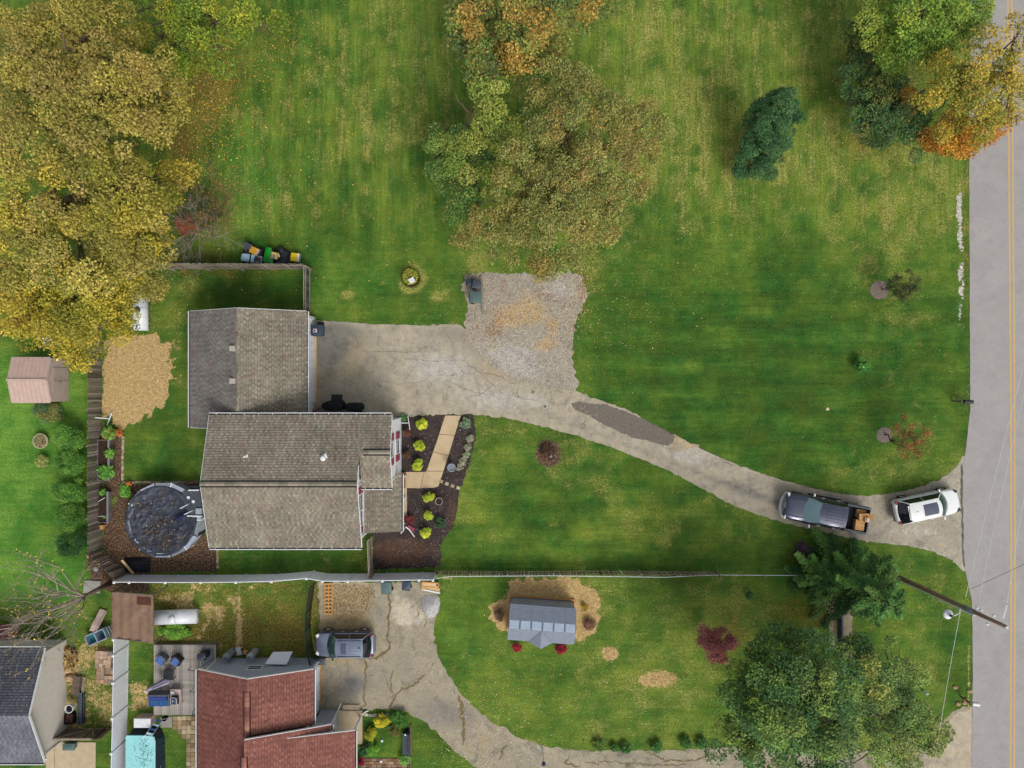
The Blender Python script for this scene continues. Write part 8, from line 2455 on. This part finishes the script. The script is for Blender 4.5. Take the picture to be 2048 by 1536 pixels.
tree('maple_tree', 'green tree with orange-tipped clumps at the top edge of the lawn', 'tree', wpt(1010, 60),
     [(915, 40, 48, 8), (960, 25, 55, 9), (1010, 15, 55, 9.5), (1080, 10, 60, 10), (1150, 10, 55, 9), (1195, 20, 32, 7), (925, 100, 50, 7), (975, 110, 55, 8), (1040, 80, 55, 9), (1095, 70, 45, 8), (1150, 55, 35, 7), (950, 140, 38, 6), (1010, 140, 40, 6.5), (1060, 120, 45, 7)],
     ['b88c3e', 'b08a3a', 'c0984a', 'a88e3e', '5c7434', '4a6a34', '6c8038', '3f6238', '7a8840'], 105, lobe=.8, den=2.8, leafd=330, leaf=.18, bright=1.15, pick=orange_pick, trunk_r=.3)
def light_top(p, g):
    return g.integers(0, 4) if p[2] > 5.6 else g.integers(3, 8)
tree('oak_tree', 'dense green tree with lime highlights left of the airy locust', 'tree', wpt(945, 320),
     [(950, 205, 42, 7.5), (990, 200, 50, 8), (970, 245, 48, 7.5), (1010, 240, 45, 7.5), (900, 280, 50, 5.5), (870, 305, 32, 4.5), (940, 300, 55, 6), (900, 340, 42, 5), (945, 350, 45, 5.5), (905, 390, 38, 5), (930, 420, 45, 5), (960, 390, 40, 5.5), (990, 320, 45, 6)],
     ['a0a843', '8f9f42', 'b2b254', '74903a', '557a38', '45703a', '3c6636', '66863c'], 106, lobe=.7, den=4.2, leafd=560, leaf=.14, bright=1.1, pick=light_top, trunk_r=.28)
tree('locust_tree', 'large airy olive and rust locust tree in the middle of the lawn', 'tree', wpt(1120, 370),
     [(1120, 120, 55, 7), (1110, 170, 60, 8), (1160, 190, 62, 8.5), (1080, 220, 50, 8.5), (1150, 250, 70, 9.5), (1220, 240, 62, 8.5), (1290, 250, 55, 6.5), (1060, 290, 60, 9), (1130, 320, 75, 9.5), (1210, 310, 70, 9), (1280, 300, 50, 7), (1040, 370, 65, 8), (1120, 390, 75, 9), (1200, 380, 68, 8), (1260, 360, 48, 6.5), (990, 440, 60, 6.5), (1060, 450, 65, 7.5), (1130, 460, 65, 7.5), (1200, 440, 55, 6.5), (945, 470, 38, 5), (1090, 510, 50, 5.5), (1160, 500, 45, 5.5), (1010, 490, 45, 5.5), (1080, 535, 30, 4.5)],
     ['8c9448', '9c9a4c', 'a88c48', '7a8844', '9a7a40', '8a8a4c', '96a056', 'a89850', '6c7c40', '84904c'], 107, lobe=.68, den=4.6, leafd=600, leaf=.155, bright=1.1, trunk_r=.2, aspect=.4, tilt=.9, shell=.25, mixw=.55, jit=.22)
tree('spruce_tree', 'dark blue-green evergreen standing alone on the upper right lawn', 'tree', wpt(1508, 318),
     [(1508, 318, 44, 1.9, 1.0), (1530, 285, 42, 3.4, 1.0), (1520, 250, 36, 3.6), (1545, 250, 44, 4.8, 1.0), (1560, 215, 40, 5.6, 1.0), (1575, 195, 26, 6.2, 1.0), (1540, 225, 40, 5.0, 1.0), (1530, 300, 42, 2.8, 1.0), (1550, 270, 40, 3.8, 1.0), (1515, 285, 38, 2.8, 1.0), (1560, 240, 40, 4.4, 1.0), (1495, 335, 30, 1.4), (1530, 335, 28, 1.6), (1590, 225, 16, 5)],
     ['466e42', '3c643a', '52804a', '365c38', '4c7646', '628a4e'], 108, lobe=.45, den=13, leafd=1300, leaf=.13, bright=1.0, aspect=.4, tilt=.9, trunk_r=.16, mat='needles')
shrub('shrub', 'small yellow shrub on the west side of the lone evergreen', at(1507, 248, 2).x, at(1507, 248, 2).y, .42, 2.2, ['c0982c', 'a8862a', 'd0a838'], 120, leaf=.12)
# upper right group
tree('maple_tree', 'bright green tree behind the dark thicket at the top right', 'tree', wpt(1810, 60),
     [(1770, 30, 55, 7), (1830, 30, 60, 8), (1890, 20, 60, 8.5), (1950, 15, 45, 7.5), (1780, 95, 40, 6), (1820, 90, 45, 7), (1870, 95, 45, 7), (1760, 70, 35, 6), (1800, 115, 28, 5), (1920, 60, 40, 7), (1980, 20, 25, 7)],
     ['6d9232', '7fa038', '5a8430', '94aa3c', '4c742c', '86a040', 'a8b040'], 109, lobe=.66, den=5, leafd=420, leaf=.16, bright=1.1, trunk_r=.26)
tree('hawthorn_tree', 'dark green thicket along the right side of the upper lawn', 'tree', wpt(1740, 200),
     [(1715, 60, 40, 3.5), (1715, 130, 34, 3.5), (1725, 175, 42, 4), (1770, 165, 40, 4.5), (1740, 225, 48, 4.2), (1790, 220, 45, 4.5), (1760, 260, 40, 3.6), (1800, 265, 38, 3.5), (1825, 230, 40, 4), (1840, 280, 35, 3), (1735, 100, 34, 4)],
     ['3c6438', '4a7240', '2f5634', '5c7e42', '43683c', '7a8438', '86803a'], 110, lobe=.55, den=8, leafd=620, leaf=.14, bright=1.05, trunk_r=.18)
tree('maple_tree', 'yellow-orange tree reaching over the road at the top right', 'tree', wpt(1950, 190),
     [(1880, 150, 45, 8), (1930, 130, 55, 9), (1985, 90, 55, 9), (2030, 70, 45, 9), (1910, 190, 50, 8.5), (1965, 180, 55, 9), (2020, 140, 40, 8.5), (2040, 190, 30, 8), (1840, 200, 30, 7), (1960, 235, 55, 8), (1900, 245, 42, 7), (2010, 230, 30, 7)],
     ['ae9a34', 'a29630', 'bc9e38', '8a8f30', 'c4a43c', '748434', 'a8843a', '8f8f30', '667a30'], 111, lobe=.66, den=4.2, leafd=420, leaf=.15, bright=1.15, trunk_r=.26, mixw=.5)
tree('maple_tree', 'small burnt-orange tree at the road edge below the yellow tree', 'tree', wpt(1910, 275),
     [(1880, 275, 38, 4.5), (1920, 265, 45, 5.5), (1960, 260, 45, 6), (1990, 240, 36, 6), (1865, 295, 22, 3.5), (1930, 290, 30, 4.5)],
     ['c8862c', 'b87a2c', 'd09a34', 'a87028', 'c09a34', '8a8a2c', 'b8682c'], 112, lobe=.55, den=8, leafd=560, leaf=.14, bright=1.15, trunk_r=.14)
tree('hornbeam_tree', 'small brown-gold tree between the green thicket and the yellow tree', 'tree', wpt(1822, 200),
     [(1822, 200, 26, 4.8), (1835, 190, 20, 5), (1815, 215, 20, 4.4)], ['b8922f', 'a8822e', '8a7a34', '9a6f34'], 131, lobe=.4, den=8, leafd=360, leaf=.15, bright=1.15, trunk_r=.1)
# lower right
def lr_pick(p, g): return g.integers(0, 5) if g.random() < .7 else g.integers(5, 8)
tree('sycamore_tree', 'massive dark green tree at the bottom right of the photo', 'tree', wpt(1640, 1390),
     [(1560, 1300, 58, 7.5), (1620, 1310, 65, 8.5), (1510, 1345, 55, 7.5), (1580, 1370, 75, 10), (1650, 1375, 80, 10.5), (1500, 1420, 70, 8.5), (1580, 1450, 80, 10.5), (1660, 1450, 85, 10.5), (1480, 1490, 60, 8), (1550, 1515, 70, 9), (1640, 1520, 80, 9.5), (1700, 1310, 42, 7), (1690, 1345, 45, 8), (1470, 1380, 30, 6.5)],
     ['45703a', '3c6636', '527c3e', '355c34', '5f8742', '7f9a44', '8f9f46', '6a8a40'], 113, lobe=.74, den=4.6, leafd=420, leaf=.16, bright=1.0, pick=lr_pick, trunk_r=.36)
tree('sycamore_tree', 'green tree with yellowish edges reaching the southern driveway mouth', 'tree', wpt(1770, 1420),
     [(1770, 1300, 36, 6.5), (1800, 1330, 40, 6.5), (1750, 1350, 52, 8), (1810, 1370, 48, 7), (1740, 1410, 55, 8), (1800, 1420, 50, 7.5), (1850, 1455, 45, 6.5), (1790, 1470, 58, 7.5), (1880, 1470, 34, 5.5), (1740, 1490, 60, 8), (1800, 1520, 50, 7), (1850, 1500, 38, 6)],
     ['57803e', '4a743a', '688c42', '3f6838', '7d9844', '93a248', 'a0a04a', '86924a'], 114, lobe=.68, den=4.6, leafd=420, leaf=.15, bright=1.05, trunk_r=.28)

def conifer(name, label, base, h, R, n_wh, seed, palette, droop=.25, bright=1.0, up=.6, lean=(0, 0)):
    t = thing(name, label, 'tree', (base[0], base[1], 0))
    g = np.random.default_rng(seed); P_ = []; A = []; Nn = []; S = []; K = []; mb = MB()
    pal = np.array([lin(x) for x in palette]) / KC * bright
    for i in range(n_wh):
        f = i / (n_wh - 1); z = .4 + (h - .6) * f; L = R * (1 - f) ** .75 + .18
        k = int(6.5 - 2 * f)
        for j in range(k):
            a = 2 * math.pi * j / k + i * 1.1 + g.normal(0, .25); l = L * g.uniform(.7, 1.12)
            d = np.array([math.cos(a), math.sin(a), 0]); sd = np.array([-d[1], d[0], 0])
            o = np.array([lean[0] * z, lean[1] * z, z])
            tone = pal[g.integers(0, len(pal))] * g.uniform(.65, 1.4)
            e = o + d * l + np.array([0, 0, -droop * l * .5 + .15])
            mb.tube([o, o + d * l * .5 + np.array([0, 0, .03]), e], [.035, .025, .008], 4)
            m = int(230 * l)
            s = g.uniform(.12, 1.0, m) ** .8
            w = .21 * l * (1 - s * .8) + .05
            off = g.normal(0, 1, m) * w * .6
            zz = o[2] + (.03 - droop * .5 * s ** 2) * l + .15 * s - np.abs(off) * .35 + g.normal(0, .05, m)
            p = o[None, :] * [1, 1, 0] + d * (s * l)[:, None] + sd * off[:, None]; p[:, 2] = zz
            P_.append(p); ax = d[None, :] * .8 + sd * np.sign(off)[:, None] * .7; ax = ax + np.array([0, 0, -.15]); A.append(ax)
            K.append(tone * np.exp(g.normal(0, .22, (m, 1))))
    P_ = np.concatenate(P_); A = np.concatenate(A); K = np.concatenate(K)
    quads('crown', P_, g.uniform(.12, .26, len(P_)), np.minimum(K, .8), M['needles'], t, aspect=.28, axis=A, tilt=.5)
    mb.build('limbs', M['bark'], t, smooth=True)
    mb = MB(); mb.tube([(0, 0, -.1), (lean[0] * h * .5, lean[1] * h * .5, h * .5), (lean[0] * h, lean[1] * h, h)], [.24, .15, .02], 8); mb.build('trunk', M['bark'], t, smooth=True)
    return t
SPR = ['4a7434', '5b8840', '3d662f', '6a9646', '34592a', '7aa04e']
conifer('spruce_tree', 'spreading dark spruce beside the utility pole and the parked truck', wpt(1672, 1146), 8.6, 3.6, 15, 5, SPR, bright=1.05)
conifer('spruce_tree', 'lower feathery spruce boughs at the west side of the big spruce', wpt(1618, 1142), 4.2, 2.1, 10, 6, SPR, bright=1.1)
shrub('shrub', 'dark plum-coloured shrub at the north-west side of the spruce', wpt(1601, 1100)[0], wpt(1601, 1100)[1], .75, 1.0, ['4f3d46', '5d4650', '3f343c', '66505a'], 122, lobe=.22, den=30, leafd=900, leaf=.09, bright=1.1)

# bare tree at lower left
def bare_tree():
    b = wpt(222, 1166); t = thing('bare_tree', 'leafless grey tree spreading its branches over the dark-roofed house', 'tree', (b[0], b[1], 0))
    mb = MB(); mb.tube([(0, 0, -.1), (-.1, -.05, 1.6), (-.15, -.1, 3.0)], [.2, .16, .13], 8); mb.build('trunk', M['bark'], t, smooth=True)
    mb = twigs((-.15, -.1, 2.9), 11, 2.9, 3.0, (-1.6, .1), 5, .075, 3, bend=.14); mb.build('limbs', M['bark_pale'], t, smooth=True)
    g = np.random.default_rng(6); V = np.array(mb.v); k = g.choice(len(V), 330)
    V = V[k][V[k][:, 2] > 3.5]
    pal = np.array([lin(x) for x in ('c8b03a', 'd8c24a', 'a88a3c', '9a6f3a')]) / KC * 1.3
    quads('last_leaves', V + g.normal(0, .06, V.shape), g.uniform(.08, .16, len(V)), pal[g.integers(0, 4, len(V))], M['foliage'], t)
    return t
bare_tree()
# brown twiggy shrubs right of the gold tree
def twiggy(name, label, px, py, r0, spread, hgt, n, seed, mat, leaves=None, nl=0, lv=2, lean=(0, 0), lsize=(.06, .12)):
    b = wpt(px, py); t = thing(name, label, 'shrub', (b[0], b[1], 0))
    mb = twigs((0, 0, .05), n, spread, hgt, lean, seed, r0, lv); mb.build('stems', M[mat], t, smooth=True)
    if nl:
        g = np.random.default_rng(seed); V = np.array(mb.v); V = V[g.choice(len(V), nl)]; V = V[V[:, 2] > .25]
        pal = np.array([lin(x) for x in leaves]) / KC * 1.25
        quads('foliage', V + g.normal(0, .1, V.shape), g.uniform(*lsize, len(V)), pal[g.integers(0, len(pal), len(V))] * np.exp(g.normal(0, .18, (len(V), 1))), M['foliage'], t)
    return t
twiggy('twiggy_shrub', 'brown twiggy shrub with a few orange leaves above the fence', 440, 428, .03, 1.6, 1.6, 22, 3, 'bark', ['8a6a34', '7a7034', 'a8763a', '6a6434', '5a6a34'], 2600, lv=3)
twiggy('bare_shrub', 'bare grey branching shrub fanning towards the wooden fence', 398, 458, .045, 1.7, 1.5, 16, 8, 'bark_pale', lv=3, lean=(.35, -.75))
shrub('shrub', 'small coral-red shrub inside the bare grey branches', wpt(380, 455)[0], wpt(380, 455)[1], .8, 1.3, ['b0583c', '9c4a34', 'c06a48', '8a4434'], 123, lobe=.2, den=30, leafd=800, leaf=.1, bright=1.3, aspect=.3)
shrub('shrub', 'dark green shrub behind the twiggy shrubs', wpt(408, 412)[0], wpt(408, 412)[1], .9, 1.5, ['3f6a3c', '2f5634', '4a7440'], 124, lobe=.3, den=14, leafd=600, leaf=.12)
# front bed: yellow globes
YG = ['b8bc2e', 'c8c838', '9aae30', '7f9a2c', 'd4d048', '8aa62e']
for i, (x, y, r, lab, sx) in enumerate(((845, 849, .46, 'rounded yellow-green shrub nearest the driveway', 1), (839, 892, .43, 'rounded yellow-green shrub second from the driveway', 1), (835, 930, .45, 'rounded yellow-green shrub touching the top of the walkway', 1),
                                 (857, 994, .44, 'rounded yellow-green shrub just below the walkway beside the soil pot', 1), (856, 1031, .40, 'lopsided yellow-green shrub with a dark green edge', .9), (851, 1067, .42, 'rounded yellow-green shrub farthest from the driveway', 1))):
    q = at(x, y, .45)
    shrub('globe_shrub', lab, q.x, q.y, r, .85, YG, 200 + i, lobe=.15, den=90, leafd=2200, leaf=.065, bright=1.55, group='yellow globe shrubs in the mulch bed', sx=sx, jit=.14)
for i, (x, y, r, lab, pal) in enumerate(((813, 866, .34, 'brown-red twiggy shrub by the lower front window', ['6a4434', '7a4a38', '523a30', '8a5440']), (813, 910, .33, 'brown shrub second from the driveway against the house wall', ['6a4a38', '5a4032', '7c5844']), (818, 1042, .42, 'dark red shrub at the porch corner', ['6e2f34', '7e363a', '5a2a2e', '8f4444']), (881, 1046, .42, 'low dark green shrub at the edge of the mulch', ['3c5638', '34502f', '46603f']))):
    q = at(x, y, .4); shrub('shrub', lab, q.x, q.y, r, .7, pal, 220 + i, lobe=.14, den=55, leafd=1100, leaf=.07, bright=1.15)
shrub('low_plants', 'grey-green perennial clump at the end of the walkway', at(931, 846).x, at(931, 846).y, .42, .4, ['6a8a6a', '5a7a58', '86a080', '7a5a4a'], 230, lobe=.14, den=40, leafd=900, leaf=.1)
for i, (x, y) in enumerate(((940, 876), (936, 893), (932, 908), (926, 922), (919, 934))):
    shrub('low_plants', ['pale groundcover clump, nearest the walkway end of its row', 'pale groundcover clump second along the mulch edge', 'pale groundcover clump in the middle of the mulch edge row', 'pale groundcover clump fourth along the mulch edge', 'pale groundcover clump next to the blue bowl'][i], at(x, y).x, at(x, y).y, .32, .25, ['8a9a78', '6f8a60', 'b0ac90', '7a6a58', 'a09a84'], 240 + i, lobe=.1, den=40, leafd=900, leaf=.07, group='groundcover along the mulch edge')
shrub('low_plants', 'green leafy clump at the house corner by the trellis', at(808, 836).x, at(808, 836).y, .3, .4, ['4f7a40', '6a8a4a', '3f6638'], 250, lobe=.12, den=40)
# mulch ring shrub
q = at(1097, 905, .3); shrub('shrub', 'reddish-brown low shrub inside its own mulch ring on the front lawn', q.x, q.y, .62, .45, ['5a4436', '6e4c38', '4a3a30', '7e5a40', '42362e'], 251, bright=1.1, leaf=.09, tilt=.9)
# small trees on the right lawn
tree('young_tree', 'thin young dark-leaved tree leaning from the grey mulch ring', 'tree', wpt(1764, 579), [(1786, 578, 18, 2.0), (1800, 568, 26, 2.4), (1818, 562, 28, 2.7), (1812, 578, 24, 2.5), (1824, 574, 20, 2.5)], ['46502c', '505a30', '3a4426', '646a38'], 301, lobe=.34, den=16, leafd=1100, leaf=.12, bright=.95, trunk_r=.05, aspect=.3, tilt=1.0, shell=.2)
tree('young_tree', 'thin young red-leaved tree beside the speckled mulch ring', 'tree', wpt(1770, 869), [(1800, 868, 22, 2.2), (1812, 856, 28, 2.6), (1832, 866, 30, 3.0), (1846, 876, 26, 2.9), (1815, 888, 28, 2.7), (1834, 900, 26, 2.8), (1820, 910, 18, 2.6), (1848, 896, 20, 2.7)], ['9a5a34', 'a8643a', '8a4a2c', '7a7a38', '6f8038', 'b0724a'], 302, lobe=.36, den=11, leafd=700, leaf=.11, bright=1.1, trunk_r=.05, aspect=.4, tilt=1.0, shell=.2)
conifer('spruce_sapling', 'tiny bright green conifer alone on the right lawn', wpt(1717, 732), 1.0, .42, 6, 9, ['4a8438', '5a9440', '3f7834'], bright=1.1)
twiggy('small_shrub', 'small wispy shrub at the black mailbox post', 1912, 797, .008, .5, .6, 10, 21, 'bark', ['5a6a34', '7a8040', '4a5a30'], 260, lsize=(.05, .1))
tree('japanese_maple', 'small dark pink maple left of the big dark tree', 'tree', wpt(1420, 1272), [(1420, 1272, 26, 2.6), (1445, 1282, 28, 2.8), (1455, 1292, 20, 2.6), (1430, 1298, 26, 2.6), (1440, 1312, 16, 2.2), (1412, 1285, 18, 2.4)], ['a8625f', '965452', 'ba7470', '884c4a', 'ae6a66'], 303, lobe=.42, den=20, leafd=1100, leaf=.12, bright=1.15, trunk_r=.06, aspect=.4, tilt=.9, shell=.3)
for i, (x, y, lab) in enumerate(((1034, 1294, 'bright red shrub at the left of the plastic shed doors'), (1122, 1297, 'bright red shrub at the right of the plastic shed doors'))):
    shrub('shrub', lab, at(x, y, .4).x, at(x, y, .4).y, .42, .8, ['a02838', '8a2030', 'b83a48', '74202c'], 260 + i, lobe=.15, den=50, leafd=900, leaf=.09, aspect=.35, tilt=1.0, sx=.9 if i == 0 else 1.2)
# arborvitae row left of the fence
AR = ['5a8a34', '6c9a3c', '4a7a30', '7fa844', '42702c']
for i, (x, y, r, lab) in enumerate(((128, 873, 36, 'feathery bright green bush northernmost in the row along the fence'), (126, 925, 34, 'feathery green bush second in the row along the fence'), (126, 980, 38, 'feathery green bush in the middle of the row along the fence'), (128, 1035, 36, 'feathery green bush fourth in the row along the fence'), (132, 1085, 34, 'darker feathery green bush at the south end of the row'))):
    q = at(x, y, 1.2); shrub('evergreen_shrub', lab, q.x + .25, q.y, r * .033, 1.9, AR if i < 4 else ['3f6a34', '4a7438', '35602f'], 270 + i, lobe=.3, den=14, leafd=620, leaf=.12, bright=1.25, group='row of bushes along the brown fence', aspect=.35, tilt=.9)
q = at(82, 925, .5); shrub('shrub', 'pale yellow-green loose shrub left of the bush row', q.x, q.y, .55, .7, ['a0a858', '8a9a4c', 'b0a868', '7a8a44'], 280, lobe=.16, den=30, leafd=700, leaf=.09)
q = at(90, 826, .6); shrub('shrub', 'mixed green shrub below the tan metal shed', q.x, q.y, .85, .9, ['4a7a4c', '5f8a58', '7a7a3a', '35603c', '8a7a38'], 281, lobe=.2, den=24, leafd=700, leaf=.1, sx=1.35)
# raised bed plants
TM = ['5c9638', '72a640', '4a8232', '84b44a']
for i, (x, y, r, lab, pal) in enumerate(((214, 868, .55, 'leafy plant with orange tips at the north end of the raised bed', TM + ['a87a3a']), (216, 906, .42, 'round leafy plant in the middle of the leafy raised bed', TM), (209, 944, .65, 'biggest bright green plant at the south end of the leafy raised bed', TM), (203, 985, .26, 'small leafy plant in the bare raised bed', TM), (245, 984, .50, 'bright green plant between the raised bed and the pool', TM), (232, 866, .28, 'orange-leaved plant beside the raised bed corner', ['b86a34', 'a85a2c', 'c8803c']), (206, 1036, .24, 'tuft of green at the south end of the bare raised bed', TM), (252, 968, .18, 'orange flower clump at the paver edging corner', ['b8622c', 'c8743a']))):
    q = at(x, y, .7); shrub('garden_plant', lab, q.x, q.y, r, .95 if i < 4 else .6, pal, 290 + i, lobe=.18, den=40, leafd=600, leaf=.12, bright=1.3)
q = at(349, 1263, .4); shrub('hedge', 'low bright green hedge under the white propane tank', q.x, q.y, .62, .75, ['6a9a34', '5a8a2c', '86b044', '4a7a28'], 310, lobe=.16, den=50, leafd=900, leaf=.09, bright=1.35, sx=2.2)
# small garden of the red-roofed house
for i, (x, y, r, lab, pal, sx) in enumerate(((762, 1443, .5, 'bright yellow feathery shrub at the top of the small front garden', ['d0c42a', 'c0b428', 'e0d23c', 'a8a82c'], 1.3), (742, 1468, .55, 'yellow-green feathery shrub near the house corner', ['c8bc2c', 'a8a830', '8a9a34'], .9), (744, 1500, .55, 'fresh green plant clump in the small front garden', ['5f9a34', '7ab03c', '4a8430'], .9), (728, 1503, .35, 'dark green clump against the red-roofed house', ['3f6a44', '345c3a'], 1), (722, 1524, .34, 'crimson shrub at the red-roofed house corner', ['8a2038', '6e1a2e', 'a03048'], 1), (810, 1520, .45, 'fresh green plant at the foot of the bench', ['5f9a44', '7ab050'], 1), (800, 1440, .7, 'leafy green bush at the top right of the small front garden', ['4f7f30', '62903a', '416c2a'], 1.2), (790, 1460, .5, 'loose brown-green bush in the small front garden', ['6a6a34', '5a6a30', '7a7040'], 1.0))):
    q = at(x, y, .4); shrub('garden_plant', lab, q.x, q.y, r, .7, pal, 320 + i, lobe=.16, den=36, leafd=700, leaf=.1, bright=1.3, sx=sx, aspect=.35, tilt=.9)
# low hedge clumps at the lower driveway edge
for i, (x, y, r) in enumerate(((1197, 1488, .45), (1228, 1492, .35), (1250, 1492, .45), (1310, 1490, .5), (1370, 1482, .5), (1400, 1482, .5))):
    shrub('low_shrub', ['low green clump with yellow tips at the lower drive edge', 'small low green clump second from the left at the lower drive edge', 'low dark green clump third from the left at the lower drive edge', 'low dark green clump fourth from the left at the lower drive edge', 'low green clump fifth along the lower drive edge', 'low green clump nearest the big tree at the lower drive edge'][i], at(x, y).x, at(x, y).y, r, .5, ['3f6a2c', '4f7c34', '345c28'] + (['a8923a'] if i == 0 else []), 340 + i, lobe=.15, den=36, leafd=700, leaf=.1, group='low shrubs along the lower drive')
shrub('small_shrub', 'small dark shrub on the lower lawn near the maple', at(1500, 1193, .4).x, at(1500, 1193, .4).y, .3, .5, ['3f6a3a', '345c34'], 350, lobe=.12)
shrub('dry_shrub', 'brown dried shrub at the west end of the plastic shed', at(998, 1232, .4).x, at(998, 1232, .4).y, .5, .6, ['7a5a48', '8f6e56', '66493c'], 351, lobe=.15, den=30, leafd=500, leaf=.08, aspect=.25, sx=.7)
shrub('dry_shrub', 'brown dried shrub at the east end of the plastic shed', at(1180, 1250, .4).x, at(1180, 1250, .4).y, .5, .5, ['7a5444', '8f6650', '66493c', 'b8986a'], 352, lobe=.15, den=30, leafd=400, leaf=.08, aspect=.25)
shrub('dry_grass', 'golden grass tuft right of the plastic shed', at(1170, 1214, .3).x, at(1170, 1214, .3).y, .3, .4, ['a88a2c', '9a7a2a', 'b89a3a'], 353, lobe=.1, den=50, leaf=.09, aspect=.2, tilt=1.2)
